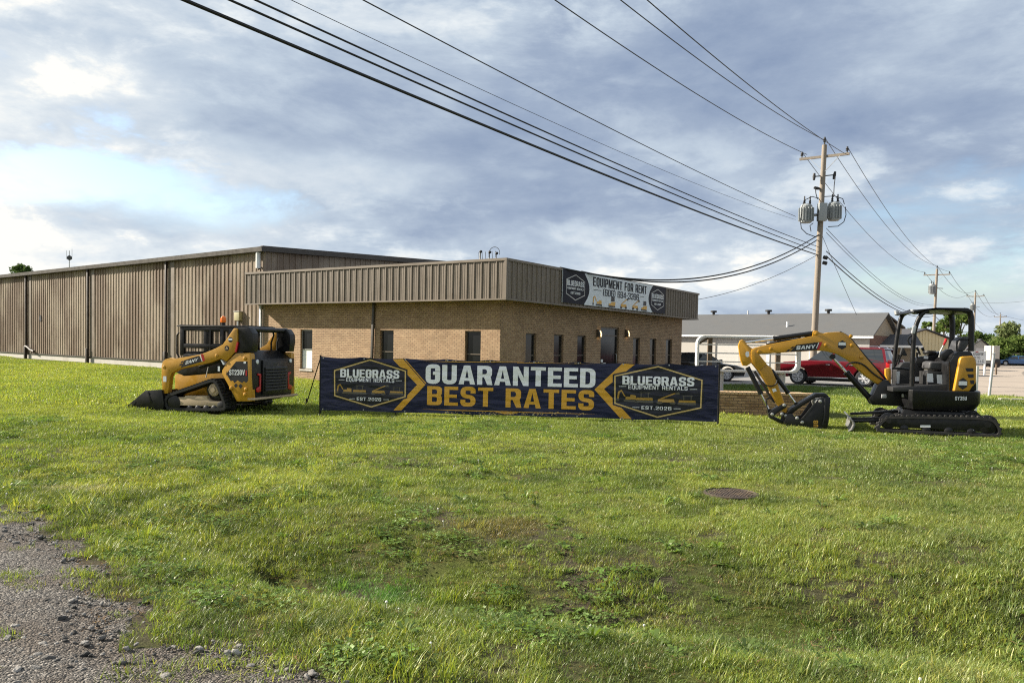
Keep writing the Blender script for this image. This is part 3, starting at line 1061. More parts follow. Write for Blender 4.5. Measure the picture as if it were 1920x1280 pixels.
def window(rect, place, flip=1, lower=None):
    a, b, c, d = rect
    mb = MB()
    t = 0.045
    for (p, q, r, s) in ((a, a + t, c, d), (b - t, b, c, d), (a + t, b - t, c, c + t), (a + t, b - t, d - t, d), (a + t, b - t, (c + d) / 2 - 0.02, (c + d) / 2 + 0.02)):
        mb.hexa([place(p, r, .075), place(q, r, .075), place(q, r, .118), place(p, r, .118), place(p, s, .075), place(q, s, .075), place(q, s, .118), place(p, s, .118)])
    w_ = mb.build('window', M['alu'] if lower else M['winframe'], office, smooth=False)
    g = MB()
    mid = (c + d) / 2
    g.add([place(a, c, .105), place(b, c, .105), place(b, d, .105), place(a, d, .105)], [(0, 1, 2, 3)])
    g.build('pane', M['glass'], w_, smooth=False)
    if lower:
        MB().add([place(a + t, c + t, .098), place(b - t, c + t, .098), place(b - t, mid - .02, .098), place(a + t, mid - .02, .098)], [(0, 1, 2, 3)]).build('blind', M['white'], w_, smooth=False)
    s = MB()
    s.hexa([place(a - .03, c - .07, -.03), place(b + .03, c - .07, -.03), place(b + .03, c - .07, .07), place(a - .03, c - .07, .07), place(a - .03, c - .004, -.02), place(b + .03, c - .004, -.02), place(b + .03, c - .004, .07), place(a - .03, c - .004, .07)])
    s.build('sill', M['concrete'], w_, smooth=False)


PL = lambda u, z, d: (IN + d, u, z)
PR = lambda u, z, d: (u, IN + d, z)
for i, r in enumerate(wl):
    window(r, PL, lower=(i == 0))
for r in wr:
    window(r, PR)
a, b, c, d = door_o
mb = MB()
for (p, q, r, s) in ((a, a + .07, c, d), (b - .07, b, c, d), (a + .07, b - .07, d - .07, d), (a + .07, b - .07, c, c + .12), (a + .07, b - .07, 2.04, 2.10)):
    mb.box(p, q, IN + .06, IN + .119, r, s)
dob = mb.build('door', M['winframe'], office, smooth=False)
MB().add([(a, IN + .10, c), (b, IN + .10, c), (b, IN + .10, d), (a, IN + .10, d)], [(0, 1, 2, 3)]).build('pane', M['glass'], dob, smooth=False)
MB().tube([(b - .16, IN + .05, .85), (b - .16, IN + .015, .9), (b - .16, IN + .015, 1.25), (b - .16, IN + .05, 1.3)], .014).build('handle', M['alu'], dob)
mb = MB()
for (u, z, w_, h_) in ((a + .22, .62, .22, .28), (a + .47, .66, .20, .26), (a + .22, .95, .2, .12)):
    mb.cut().box(u, u + w_, IN + .090, IN + .096, z, z + h_)
mb.build('notice', M['white'], dob, smooth=False)
for (pa, pb) in ((1115.5, 1126), (1168.5, 1179)):
    x0, zz = OF.Y((pa + pb) / 2, 625, IN)
    lm = MB()
    lm.prism_x([(IN, zz - .16), (IN - .15, zz - .16), (IN - .16, zz - .02), (IN - .10, zz + .15), (IN, zz + .17)], x0 - .12, x0 - .03)
    lb = lm.build('wall_lamp', M['winframe'], office, bevel=.01)
    lg = MB()
    lg.prism_x([(IN + .0, zz - .13), (IN - .11, zz - .13), (IN - .12, zz - .02), (IN - .07, zz + .11), (IN, zz + .13)], x0 - .028, x0 + .15)
    lg.build('lens', M['lampglass'], lb, bevel=.01)
# downspout in the middle of the sunlit side and the metal pipe by the warehouse
ya, za = OF.X(701, 570, IN - .06)
yb, zb2 = OF.X(696.5, 668, IN - .06)
MB().bar((IN - .07, ya, SOF), (IN - .07, yb, .05), .10, .075, (1, 0, 0)).build('downspout', M['trim'], office, bevel=.008)
ya, za = OF.X(490, 575, IN - .06)
MB().bar((IN - .09, ya, SOF - .01), (IN - .09, ya, .05), .12, .09, (1, 0, 0)).build('downspout', M['galv'], office, bevel=.01)

# ------------------------------------------------------------------ metal warehouse
WF = Frame((-10.5, 32.49, 0), (0.619, 0.786))
EAVE, WB = 5.40, 0.50
ware = thing('warehouse', WF.o, WF.yaw, 'long brown ribbed metal warehouse with weathered siding on a concrete base', 'building')
WL, WW, RIDGE = 62.0, 34.0, 17.0
zt_ = lambda u: EAVE + (min(u, WW - u)) * 0.040
mb = MB()
ribbed(mb, lambda u, z, o: (-o, u, z), 0.0, WL, WB, EAVE, pitch=0.305, rw=0.07, rh=0.034)
ribbed(mb, lambda u, z, o: (u, -o, z), 0.0, WW, WB, zt_, pitch=0.305, rw=0.07, rh=0.034)
mb.build('wall', M['siding'], ware, smooth=False)
MB().box(0.01, WW, 0.01, WL, -0.5, WB - 0.01).build('concrete_base', M['concrete'], ware, smooth=False)
MB().box(-0.05, 0.03, -0.05, WL, WB - 0.055, WB - 0.011).build('base_trim', M['trim'], ware, smooth=False)
r = MB()
r.add([(-.25, -.2, EAVE + .10), (-.25, WL, EAVE + .10), (RIDGE, WL, EAVE + .10 + .04 * RIDGE), (RIDGE, -.2, EAVE + .10 + .04 * RIDGE), (WW + .25, WL, EAVE + .1), (WW + .25, -.2, EAVE + .1)], [(0, 1, 2, 3), (3, 2, 4, 5)])
r.build('roof', M['trim'], ware, smooth=False)
g = MB()
g.prism([(-.30, EAVE - .10), (-.16, EAVE - .12), (-.10, EAVE - .12), (-.10, EAVE + .09), (-.32, EAVE + .09)], -.22, WL)
g.build('gutter', M['trim'], ware, smooth=False)
g = MB()
g.hexa([(-.25, -.2, EAVE - .10), (RIDGE, -.2, EAVE - .10 + .04 * RIDGE), (RIDGE, -.05, EAVE - .10 + .04 * RIDGE), (-.25, -.05, EAVE - .10),
        (-.25, -.2, EAVE + .13), (RIDGE, -.2, EAVE + .13 + .04 * RIDGE), (RIDGE, -.05, EAVE + .13 + .04 * RIDGE), (-.25, -.05, EAVE + .13)])
g.build('rake_trim', M['trim'], ware, smooth=False)
for i, (pxa, wd) in enumerate(((48.5, .13), (164.5, .13), (311, .12))):
    yy, _ = WF.X(pxa, 620, -.12)
    d_ = MB()
    d_.bar((-.12, yy, EAVE - .1), (-.12, yy, 0.95), wd, .10, (1, 0, 0))
    d_.bar((-.14, yy + .03, 0.948), (-.14, yy + .03, 0.02), .17, .15, (1, 0, 0))
    db = d_.build('downspout', M['blackpipe'], ware, bevel=.01)
    MB().box(-.045, -.002, yy - .62, yy - .18, WB + .01, EAVE - .12).build('wall_strip', M['fascia'], ware, smooth=False)  # flat strip in the fascia colour, right of each downspout
    if i == 0:
        MB().tube([(-.2, yy - .15, .92), (-.22, yy - .5, .88), (-.2, yy - .9, .72), (-.18, yy - 1.4, .62)], .07).build('drain_pipe', M['blackpipe'], db)
# hole punched in the siding
yy, zz = WF.X(76, 597, -.03)
MB().prism_x([(yy - .16, zz - .12), (yy + .02, zz - .2), (yy + .16, zz - .02), (yy + .08, zz + .22), (yy - .08, zz + .2)], -.045, -.036).build('torn_hole', M['blackprint'], ware, smooth=False)
yy, zz = WF.X(486.5, 487, -.1)
lm = MB().cyl((-.16, yy, zz - .36), (-.16, yy, zz + .30), .10, n=12)
lm.sphere((-.16, yy, zz + .30), .10, 10, 6)
tag(lm.tf(Matrix.Translation((0, 0, 0))).build('flood_light', M['white'], None), 'white cylindrical flood light high on the warehouse corner', 'light')
fl = bpy.data.objects['flood_light']
fl.location = WF.o
fl.rotation_euler = (0, 0, WF.yaw)
arm_ = MB().bar((-.01, yy, zz - .3), (-.16, yy, zz - .42), .05, .05).build('bracket', M['trim'], fl)
yy, zz = WF.X(444, 593, -.2)
mt = thing('meter_box', WF.wld(-.02, yy, zz), WF.yaw, 'small yellowish grey meter box on the warehouse wall above the track loader', 'meter box')
MB().box(-.2, -.02, -.19, .19, -.18, .2).build('cabinet', pmat('aged_cream_box', srgb(150, 142, 104), .6, var=.15), mt, bevel=.02)
MB().cyl((-.12, 0, -.2), (-.12, 0, -2.6), .045).build('conduit', M['galv'], mt)
MB().box(-.22, -.0, -.21, .21, .2, .23).build('lid', M['steel'], mt)

# service heads on the office roof
mast = thing('roof_service_mast', OF.wld(0.25, 0.75, FTOP), OF.yaw, 'cluster of cable service heads standing on the office roof corner', 'service mast')
for i, (y_, h_) in enumerate(((1.15, .48), (.55, .42), (.10, .34))):
    MB().tube([(.1, y_ - .3, -.25), (.1, y_ - .3, h_ - .08), (.06, y_ - .34, h_), (-.02, y_ - .42, h_ - .02)], .035 if i else .045).build('conduit', M['galv'], mast)
    MB().sphere((-.02, y_ - .42, h_), .085, 10, 6, 1, 1.1, .9).build('service_head', M['blackmatte'], mast)
for i in range(6):
    y_ = .85 - i * .22
    MB().tube([(-.04, y_, .45), (-.10, y_ - .06, .25), (-.12, y_ - .10, -.02), (-.02, y_ - .25, -.02)], .014, 6).build('cable', M['cable'], mast)
MB().tube([(0, .0 + .35 * math.cos(t) - .15, .35 + .33 * math.sin(t)) for t in [math.pi * k / 12 - .5 for k in range(16)]], .016, 6).build('cable', M['cable'], mast)
MB().bar((0, 1.0, .02), (0, -.9, .04), .05, .05).build('rail', M['galv'], mast)


mast.scale = (.62, .62, .62)


# sign on the office fascia
def sign_pt(off):
    x0, _ = OF.Y(1052, 540, 0)
    x1, _ = OF.Y(1245, 560, 0)
    return lambda u, v: (u * (x1 - x0), -off, v * 1.20), x0, (x1 - x0)


_, sx0, slen = sign_pt(.06)
fs = thing('fascia_sign', OF.wld(sx0, 0, SOF + .08), OF.yaw, 'wide white and navy EQUIPMENT FOR RENT sign on the shaded fascia of the office', 'sign')
P6 = sign_pt(.072)[0]
MB().box(0, slen, -.066, -.036, 0, 1.20).build('panel', pmat('pale_sign_vinyl', srgb(214, 220, 226), .5, var=.04), fs, smooth=False)
A_ = slen
l = MB()
arcl = [(0, 0), (.19 - .02, 0)] + [(.215 - .0 - .05 * (2 * t - 1) ** 2, t) for t in [i / 10 for i in range(1, 10)]] + [(.19 - .02, 1), (0, 1)]
fill(l, arcl, P6)
l.cut()
arcr = [(1, 0), (1, 1)] + [(.80 + .05 * (2 * t - 1) ** 2, t) for t in [i / 10 for i in range(10, -1, -1)]]
fill(l, arcr, P6)
l.build('dark_panel', M['navyprint'], fs, smooth=False)
P7 = sign_pt(.076)[0]
hx = lambda cx, w_, h_, cy=.5: [(cx - w_, cy - h_ * .55), (cx, cy - h_), (cx + w_, cy - h_ * .55), (cx + w_, cy + h_ * .55), (cx, cy + h_), (cx - w_, cy + h_ * .55)]
l = MB()
hexagon = lambda cx: [(c0 * slen, c1 * 1.2) for c0, c1 in hx(cx, .075, .40)]
for cx in (.10, .905):
    l.cut()
    frame_line(l, hexagon(cx), .03, lambda u, v: P7(u / slen, v / 1.2))
l.build('hexagon_line', M['steel'], fs, smooth=False)
l = MB()
for cx in (.10, .905):
    lettering(l, 'BLUEGRASS', P7, cx - .068, .54, cx + .068, .70)
    lettering(l, 'EQUIPMENT RENTALS', P7, cx - .064, .43, cx + .064, .495)
    lettering(l, 'EST.2026', P7, cx - .038, .29, cx + .038, .36)
l.build('lettering', M['letter_white'], fs, smooth=False)
l = MB()
lettering(l, 'EQUIPMENT FOR RENT', P7, .245, .64, .775, .93, .48, .16)
lettering(l, '(606) 694-3396', P7, .335, .37, .69, .59, .50, .13)
for a, b in ((.25, .32), (.70, .75)):
    l.cut()
    fill(l, [(a, .515), (b, .515), (b, .53), (a, .53)], P7)
l.build('lettering', M['navyprint'], fs, smooth=False)


def tiny_machines(kind, fn, cx, cy, w, h, body, dark):
    """generic little pictures of digging machines, printed flat"""
    q = lambda pts: [(cx + a * w, cy + b * h) for a, b in pts]
    body.cut(); dark.cut()
    if kind == 'digger':
        fill(body, q([(-.05, .15), (.45, .15), (.45, .45), (.2, .5), (.15, .35), (-.05, .35)]), fn)
        fill(body, q([(-.05, .36), (-.25, .85), (-.42, .70), (-.46, .20), (-.38, .20), (-.34, .62), (-.26, .72), (-.12, .36)]), fn)
        fill(dark, q([(-.12, -.02), (.5, -.02), (.52, .12), (-.14, .12)]), fn)
        fill(dark, q([(-.5, .0), (-.36, .02), (-.36, .19), (-.48, .18)]), fn)
    elif kind == 'loader':
        fill(body, q([(-.3, .12), (.4, .12), (.45, .5), (.0, .45), (-.1, .3), (-.3, .3)]), fn)
        fill(dark, q([(-.05, .5), (.35, .55), (.33, .95), (-.02, .95)]), fn)
        fill(dark, q([(-.35, -.03), (.45, -.03), (.42, .11), (-.3, .11)]), fn)
    elif kind == 'lift':
        fill(body, q([(-.35, .12), (.35, .12), (.3, .40), (-.35, .38)]), fn)
        fill(body, q([(-.30, .40), (-.18, .40), (.38, .86), (.32, .93)]), fn)
        for wx in (-.28, .26):
            fill(dark, q([(wx + .13 * math.cos(t), .08 + .13 * math.sin(t)) for t in [i * math.pi / 4 for i in range(8)]]), fn)
        fill(dark, q([(.38, .80), (.55, .80), (.52, 1.0), (.36, .97)]), fn)
    else:
        fill(body, q([(-.45, .22), (.45, .22), (.42, .45), (-.42, .45)]), fn)
        fill(dark, q([(-.5, -.02), (.48, -.02), (.44, .20), (-.46, .20)]), fn)
        for a in (-.2, .18):
            fill(dark, q([(a, .46), (a + .05, .46), (a + .05, .9), (a, .9)]), fn)
        fill(dark, q([(-.25, .9), (.3, .9), (.3, .97), (-.25, .97)]), fn)


by, bd = MB(), MB()
for kk, cx in (('digger', .285), ('loader', .415), ('lift', .535), ('lift', .655), ('loader', .745)):
    tiny_machines(kk, P7, cx, .03, .085, .36, by, bd)
by.build('machine_picture', M['gold'], fs, smooth=False)
bd.build('machine_picture', M['blackprint'], fs, smooth=False)


# ------------------------------------------------------------------ outline helpers
def area2(P):
    return sum(P[i][0] * P[(i + 1) % len(P)][1] - P[(i + 1) % len(P)][0] * P[i][1] for i in range(len(P)))


def chaikin(P, n=2, closed=True):
    for _ in range(n):
        Q = []
        N = len(P)
        for i in range(N if closed else N - 1):
            a, b = P[i], P[(i + 1) % N]
            Q.append((a[0] * .75 + b[0] * .25, a[1] * .75 + b[1] * .25))
            Q.append((a[0] * .25 + b[0] * .75, a[1] * .25 + b[1] * .75))
        P = Q if closed else [P[0]] + Q + [P[-1]]
    return P


def offset(P, d):
    """moves a closed outline inwards by d"""
    s = 1 if area2(P) > 0 else -1
    out = []
    n = len(P)
    for i in range(n):
        a, p, b = Vector(P[i - 1]), Vector(P[i]), Vector(P[(i + 1) % n])
        d0, d1 = (p - a).normalized(), (b - p).normalized()
        t = (d0 + d1).normalized()
        nn = Vector((-t.y, t.x)) * s
        out.append(tuple(p + nn * d / max(0.5, t.dot(d0))))
    return out


def resample(P, step):
    pts = [Vector(p) for p in P] + [Vector(P[0])]
    L = sum((b - a).length for a, b in zip(pts, pts[1:]))
    n = max(3, round(L / step))
    out, acc, k = [], 0.0, 0
    for i in range(n):
        t = L * i / n
        while acc + (pts[k + 1] - pts[k]).length < t:
            acc += (pts[k + 1] - pts[k]).length
            k += 1
        seg = pts[k + 1] - pts[k]
        out.append((tuple(pts[k] + seg * ((t - acc) / seg.length)), seg.normalized()))
    return out


def circ(cx, cz, r, n=20):
    return [(cx + r * math.cos(2 * math.pi * i / n), cz + r * math.sin(2 * math.pi * i / n)) for i in range(n)]


def track(outline, y0, y1, th, lug, pitch):
    mb = MB()
    o = chaikin(outline, 3)
    mb.loop(offset(o, lug), offset(o, th), y0, y1)
    s = 1 if area2(o) > 0 else -1
    for (p, d) in resample(offset(o, lug * .5), pitch):
        n = Vector((-d.y, d.x)) * s
        a = Vector(p)
        for (ya, yb, sh) in ((y0 + .004, (y0 + y1) / 2 - .02, 0), ((y0 + y1) / 2 + .02, y1 - .004, pitch * .3)):
            c = a + d * sh
            w = pitch * .28
            q = [c - d * w + n * lug * .6, c + d * w + n * lug * .6, c + d * w * .6 - n * lug * .5, c - d * w * .6 - n * lug * .5]
            mb.hexa([(q[0].x, ya, q[0].y), (q[1].x, ya, q[1].y), (q[1].x, yb, q[1].y), (q[0].x, yb, q[0].y),
                     (q[3].x, ya, q[3].y), (q[2].x, ya, q[2].y), (q[2].x, yb, q[2].y), (q[3].x, yb, q[3].y)])
    return mb


def quad_fn(F, c, bl, br, tl, zoom=(0, 0, 1), eps=.004):
    p = [F.Y(zoom[0] + a / zoom[2], zoom[1] + b / zoom[2], c) for a, b in (bl, br, tl)]
    p = [Vector((x, c + eps, z)) for x, z in p]
    return lambda u, v: p[0] + (p[1] - p[0]) * u + (p[2] - p[0]) * v


# ------------------------------------------------------------------ long banner on the lawn
BF = Frame((-4.40, 17.66, 0.0), (8.80, -1.30))
banner = thing('lawn_banner', BF.o, BF.yaw, 'long navy banner with GUARANTEED BEST RATES stretched between black poles on the grass', 'banner')


def fold_bump(m, strength=0.38):
    k = NT(m.node_tree)
    b = m.node_tree.nodes['Principled BSDF']
    tc = k.n('ShaderNodeTexCoord').outputs['Object']
    mp = k.n('ShaderNodeMapping', {0: tc, 2: (0, 0.42, 0), 3: (0.45, 1, 1.6)})
    n1 = k.n('ShaderNodeTexNoise', {'Vector': mp.outputs[0], 'Scale': 1.6, 'Detail': 3.0, 'Roughness': 0.5, 'Distortion': 0.6}).outputs[0]
    mp2 = k.n('ShaderNodeMapping', {0: tc, 2: (0, -0.5, 0), 3: (0.6, 1, 2.2)})
    n2 = k.n('ShaderNodeTexNoise', {'Vector': mp2.outputs[0], 'Scale': 2.2, 'Detail': 2.0}).outputs[0]
    bp = k.n('ShaderNodeBump', {'Height': k.m('ADD', n1, k.m('MULTIPLY', n2, 0.7)), 'Strength': strength, 'Distance': 0.16})
    m.node_tree.links.new(bp.outputs[0], b.inputs['Normal'])
    return m


def bprint(name, col, rough=.42):
    return fold_bump(pmat(name, col, rough))


M['b_navy'] = fold_bump(pmat('banner_vinyl', srgb(21, 27, 62), 0.36, spec=.4, var=.15, vscale=2))
M['b_white'] = bprint('banner_white_ink', (0.91, 0.92, 0.95))
M['b_gold'] = fold_bump(pmat('banner_gold_ink', srgb(220, 164, 52), .45, var=.12, vscale=7))
M['b_pale'] = bprint('banner_pale_gold_ink', srgb(214, 184, 118))
M['b_black'] = bprint('banner_black_ink', (.006, .006, .008))
M['b_grey'] = bprint('banner_grey_ink', srgb(88, 84, 74))

blen = (Vector((8.80, -1.30))).length
z_lt = BF.Y(603, 668, 0)[1]
z_lb = BF.Y(603, 769, 0)[1]
z_rt = BF.Y(1344, 683.5, 0)[1]
z_rb = BF.Y(1344, 791, 0)[1]
btop = lambda x: z_lt + (z_rt - z_lt) * x / blen - 0.030 * abs(math.sin(math.pi * x / blen * 9))
bbot = lambda x: z_lb + (z_rb - z_lb) * x / blen + 0.012 * abs(math.sin(math.pi * x / blen * 5))
mb = MB()
N = 90
for i in range(N + 1):
    x = blen * i / N
    mb.v += [(x, 0, bbot(x)), (x, 0, btop(x)), (x, .004, bbot(x)), (x, .004, btop(x))]
for i in range(N):
    a, b = 4 * i, 4 * i + 4
    mb.f += [(a, b, b + 1, a + 1), (a + 2, a + 3, b + 3, b + 2), (a + 1, b + 1, b + 3, a + 3), (a, a + 2, b + 2, b)]
mb.build('vinyl_panel', M['b_navy'], banner)
for xx, tz, bz in ((-.02, z_lt + .03, -.15), (blen + .02, z_rt + .02, -.15)):
    MB().cyl((xx, .03, bz), (xx, .03, tz), .022).build('pole', M['black'], banner)
for k_ in range(1, 5):
    xx = blen * k_ / 5
    MB().cyl((xx, .05, -.15), (xx, .05, btop(xx) - .03), .018).build('pole', M['black'], banner)
bq = BF.loc(gnd(574, 757, -.02))
brc = MB().cyl((-.02, .05, z_lt), (bq.x, bq.y, -.05), .013)
brc.cyl((bq.x + .02, bq.y - .015, .12), (bq.x, bq.y, -.05), .024)
brc.build('brace', M['black'], banner)
g = MB()
for k_ in range(10):
    xx = .06 + (blen - .12) * k_ / 9
    g.cut().cyl((xx, -.006, btop(xx) - .03), (xx, .0, btop(xx) - .03), .016, n=8)
    g.cut().cyl((xx, -.006, bbot(xx) + .03), (xx, .0, bbot(xx) + .03), .016, n=8)
g.build('grommet', M['steel'], banner, smooth=False)


def bfn(e):
    return lambda u, v: (u, -e, v)


def bpoly(mb, pts, zoom, e):
    mb.cut()
    P = BF.poly(pts, 0, zoom)
    P = [(min(max(x, .015), blen - .015), min(max(z, bbot(x) + .012), btop(x) - .012)) for x, z in P]
    fill(mb, P, bfn(e))
    return mb


def btext(mb, txt, bl, tr, zoom, e, w=.56, s=.17, gap=.10, slant=0):
    x0, z0 = BF.Y(zoom[0] + bl[0] / zoom[2], zoom[1] + bl[1] / zoom[2], 0)
    x1, zz = BF.Y(zoom[0] + tr[0] / zoom[2], zoom[1] + tr[1] / zoom[2], 0)
    return lettering(mb, txt, bfn(e), x0, z0, x1, zz, w, s, gap, slant)


Z3, Z4 = (590, 650, 4.923), (970, 650, 4.923)
ZL, ZR = (610, 660, 10.105), (1130, 670, 8.727)
m_ = MB()
bpoly(m_, [(722, 92), (815, 92), (1022, 350), (800, 585), (728, 585), (945, 350)], Z3, .003)
bpoly(m_, [(824, 92), (834, 92), (1030, 335), (1025, 343)], Z3, .003)
bpoly(m_, [(970, 138), (1085, 143), (800, 388), (1055, 664), (952, 660), (712, 393)], Z4, .003)
for s_, y_, h_ in ((1, 134, 8), (-1, 582, 7)):
    bpoly(m_, [(985, y_ - 1 if s_ > 0 else y_ - 8), (1930, y_ + (4 if s_ > 0 else 16)), (1930, y_ + (4 if s_ > 0 else 16) + h_), (1300, y_ + h_)], Z3, .003)
    y2 = 141 if s_ > 0 else 604
    bpoly(m_, [(0, y2 + (0 if s_ > 0 else -6)), (740, y2 + (14 if s_ > 0 else 16)), (480, y2 + h_ + 6), (0, y2 + h_ + (0 if s_ > 0 else -6))], Z4, .003)
for pts, z in (([(1690, 138), (1740, 120), (1820, 118), (1860, 142)], Z3), ([(1660, 600), (1740, 618), (1830, 620), (1880, 606)], Z3)):
    bpoly(m_, pts, z, .0035)
m_.build('gold_band', M['b_gold'], banner, smooth=False)
m_ = MB()
rr = random.Random(5)
for i in range(420):
    px_ = rr.uniform(835, 1100)
    t_ = (px_ - 835) / 265
    top = rr.random() < .62
    py_ = (rr.uniform(671.2, 676.2) if top else rr.uniform(770.5, 776)) + t_ * (5.5 if top else 2.5)
    x, z = BF.Y(px_, py_, 0)
    if not bbot(x) + .015 < z < btop(x) - .015:
        continue
    q = rr.uniform(.006, .016)
    m_.add([(x - q, -.0036, z), (x, -.0036, z - q * .8), (x + q * 1.2, -.0036, z), (x, -.0036, z + q * .7)], [(0, 1, 2, 3)])
m_.build('speckle_print', M['b_pale'], banner, smooth=False)['kind'] = 'stuff'
hexL = [(850, 135), (1530, 350), (1524, 850), (870, 1046), (170, 830), (165, 340)]
hexR = [(910, 138), (1635, 365), (1615, 830), (892, 985), (190, 755), (190, 295)]
m_, mk = MB(), MB()
for hx_, zm in ((hexL, ZL), (hexR, ZR)):
    P = BF.poly(hx_, 0, zm)
    if area2(P) < 0:
        P = P[::-1]
    fill(mk.cut(), offset(P, -.035), bfn(.005))
    frame_line(m_.cut(), P, .028, bfn(.007))
mk.build('emblem_ground', fold_bump(pmat('banner_dark_ink', srgb(15, 18, 38), .4)), banner, smooth=False)
m_.build('hexagon_line', M['b_pale'], banner, smooth=False)
m_ = MB()
btext(m_, 'BLUEGRASS', (285, 472), (1405, 345), ZL, .009, .58, .20, .07)
btext(m_, 'EQUIPMENT RENTALS', (398, 552), (1308, 505), ZL, .009, .66, .16, .14)
btext(m_, 'EST.2026', (598, 912), (1060, 866), ZL, .009, .62, .16, .18)
btext(m_, 'BLUEGRASS', (322, 440), (1502, 328), ZR, .009, .58, .20, .07)
btext(m_, 'EQUIPMENT RENTALS', (420, 512), (1390, 474), ZR, .009, .66, .16, .14)
btext(m_, 'EST.2026', (635, 846), (1125, 806), ZR, .009, .62, .16, .18)
btext(m_, 'GUARANTEED', (1028, 352), (1028, 352), Z3, .009) if False else None
x0, z0 = BF.Y(798, 722, 0); x1, zt1 = BF.Y(1117, 689.5, 0)
zb_ = (BF.Y(798, 719.5, 0)[1] + BF.Y(1117, 725.5, 0)[1]) / 2
zt_1 = (BF.Y(798, 684.3, 0)[1] + BF.Y(1117, 689.3, 0)[1]) / 2
lettering(m_, 'GUARANTEED', bfn(.009), x0, zb_, x1, zt_1, .62, .215, .085)
for zm, a, b, y in ((ZL, 255, 365, 522), (ZL, 1335, 1450, 540), (ZL, 455, 565, 882), (ZL, 1098, 1205, 897), (ZR, 265, 388, 472), (ZR, 1425, 1545, 521), (ZR, 485, 600, 815), (ZR, 1160, 1275, 837)):
    bpoly(m_, [(a, y - 4), (b, y - 4), (b, y + 4), (a, y + 4)], zm, .009)
m_.build('lettering', M['b_white'], banner, smooth=False)
m_ = MB()
x0, _ = BF.Y(801, 740, 0); x1, _ = BF.Y(1114, 750, 0)
zb_ = (BF.Y(801, 759.7, 0)[1] + BF.Y(1114, 767.3, 0)[1]) / 2
zt_1 = (BF.Y(801, 724.5, 0)[1] + BF.Y(1114, 730.8, 0)[1]) / 2
lettering(m_, 'BEST RATES', bfn(.009), x0, zb_, x1, zt_1, .62, .205, .10)
m_.build('lettering', M['b_gold'], banner, smooth=False)
by, bd = MB(), MB()
for zm, y0_, sc in ((ZL, 790, 10.105), (ZR, 725, 8.727)):
    for kk, cx, w_, h_, dy in (('digger', 360, 330, 220, -10), ('dozer', 650, 300, 170, 0), ('lift', 1010, 380, 190, 10), ('dozer', 1350, 300, 150, 15)):
        f_ = 8.727 / 8.727 if zm is ZL else 0.95
        x, z = BF.Y(zm[0] + (cx if zm is ZL else cx * 1.0 + 30) / zm[2], zm[1] + (y0_ + dy + (0 if zm is ZL else (cx - 300) * .03)) / zm[2], 0)
        ppm = 1440 / 17.0
        tiny_machines(kk, bfn(.009), x, z, w_ / zm[2] / ppm, h_ / zm[2] / ppm, by, bd)
by.build('machine_picture', bprint('banner_dim_gold_ink', srgb(176, 138, 62)), banner, smooth=False)
bd.build('machine_picture', M['b_grey'], banner, smooth=False)


# ------------------------------------------------------------------ compact track loader
ZZ = -.09
_h = Vector((-.96, .278, 0)).normalized()
_n = Vector((-_h.y, _h.x, 0))
_p = gnd(424, 772, ZZ)
SF = Frame(_p - _n * .95 + _h * .78, _h)
SF.o.z = ZZ
ldr = thing('track_loader', SF.o, SF.yaw, 'yellow and black compact track loader with its black bucket lowered on the lawn', 'track loader')
Z5 = (290, 590, 6.737)
Z6 = (230, 690, 9.6)
sp5 = lambda pts, c: SF.poly(pts, c, Z5)
b_ = ldr
xr = SF.Y(472, 710, .90)[0]              # rear face
# tracks
tp = sp5([(108, 1110), (120, 1040), (170, 985), (430, 900), (660, 816), (725, 800), (790, 835), (830, 930), (890, 1080), (912, 1165), (880, 1222), (700, 1225), (200, 1225), (135, 1190)], .95)
for s in (1, -1):
    ya, yb = (.53, .95) if s > 0 else (-.95, -.53)
    tr = track(tp, ya, yb, .085, .028, .085).build('track', M['rubber'], ldr, smooth=False)
    yo = .90 * s
    fp = sp5([(190, 1040), (365, 1040), (372, 1022), (640, 1026), (650, 1060), (690, 1090), (880, 1100), (885, 1150), (860, 1165), (190, 1140)], .95)
    MB().prism(fp, *sorted((.60 * s, yo + .02 * s))).build('track_frame', M['trackframe'], tr, bevel=.012)
    d_ = MB()
    cx, cz = sp5([(727, 948)], .95)[0]
    d_.lathe([(.15, 0), (.15, .03), (.12, .05), (.07, .05), (.06, .08)], (cx, yo - .04 * s, cz), (0, s, 0), 18)
    for a in range(6):
        d_.cyl((cx + .11 * math.cos(a), yo, cz + .11 * math.sin(a)), (cx + .11 * math.cos(a), yo + .025 * s, cz + .11 * math.sin(a)), .016, n=6)
    d_.build('sprocket', M['trackframe'], tr)
    t_ = MB().lathe([(.26, 0), (.26, .05), (.2, .06)], (cx, yo - .14 * s, cz), (0, s, 0), 14)
    t_.build('drive_wheel', M['black'], tr, smooth=False)
    r_ = MB()
    for xx, yy, rad in ((225, 1115, .20), (430, 1190, .09), (535, 1190, .09), (640, 1190, .09), (740, 1190, .09), (835, 1160, .13)):
        cx, cz = sp5([(xx, yy)], .95)[0]
        r_.cut().lathe([(rad, 0), (rad, .27), (rad * .6, .29)], (cx, .65 * s, cz), (0, s, 0), 16)
    r_.build('roller', M['black'], tr)
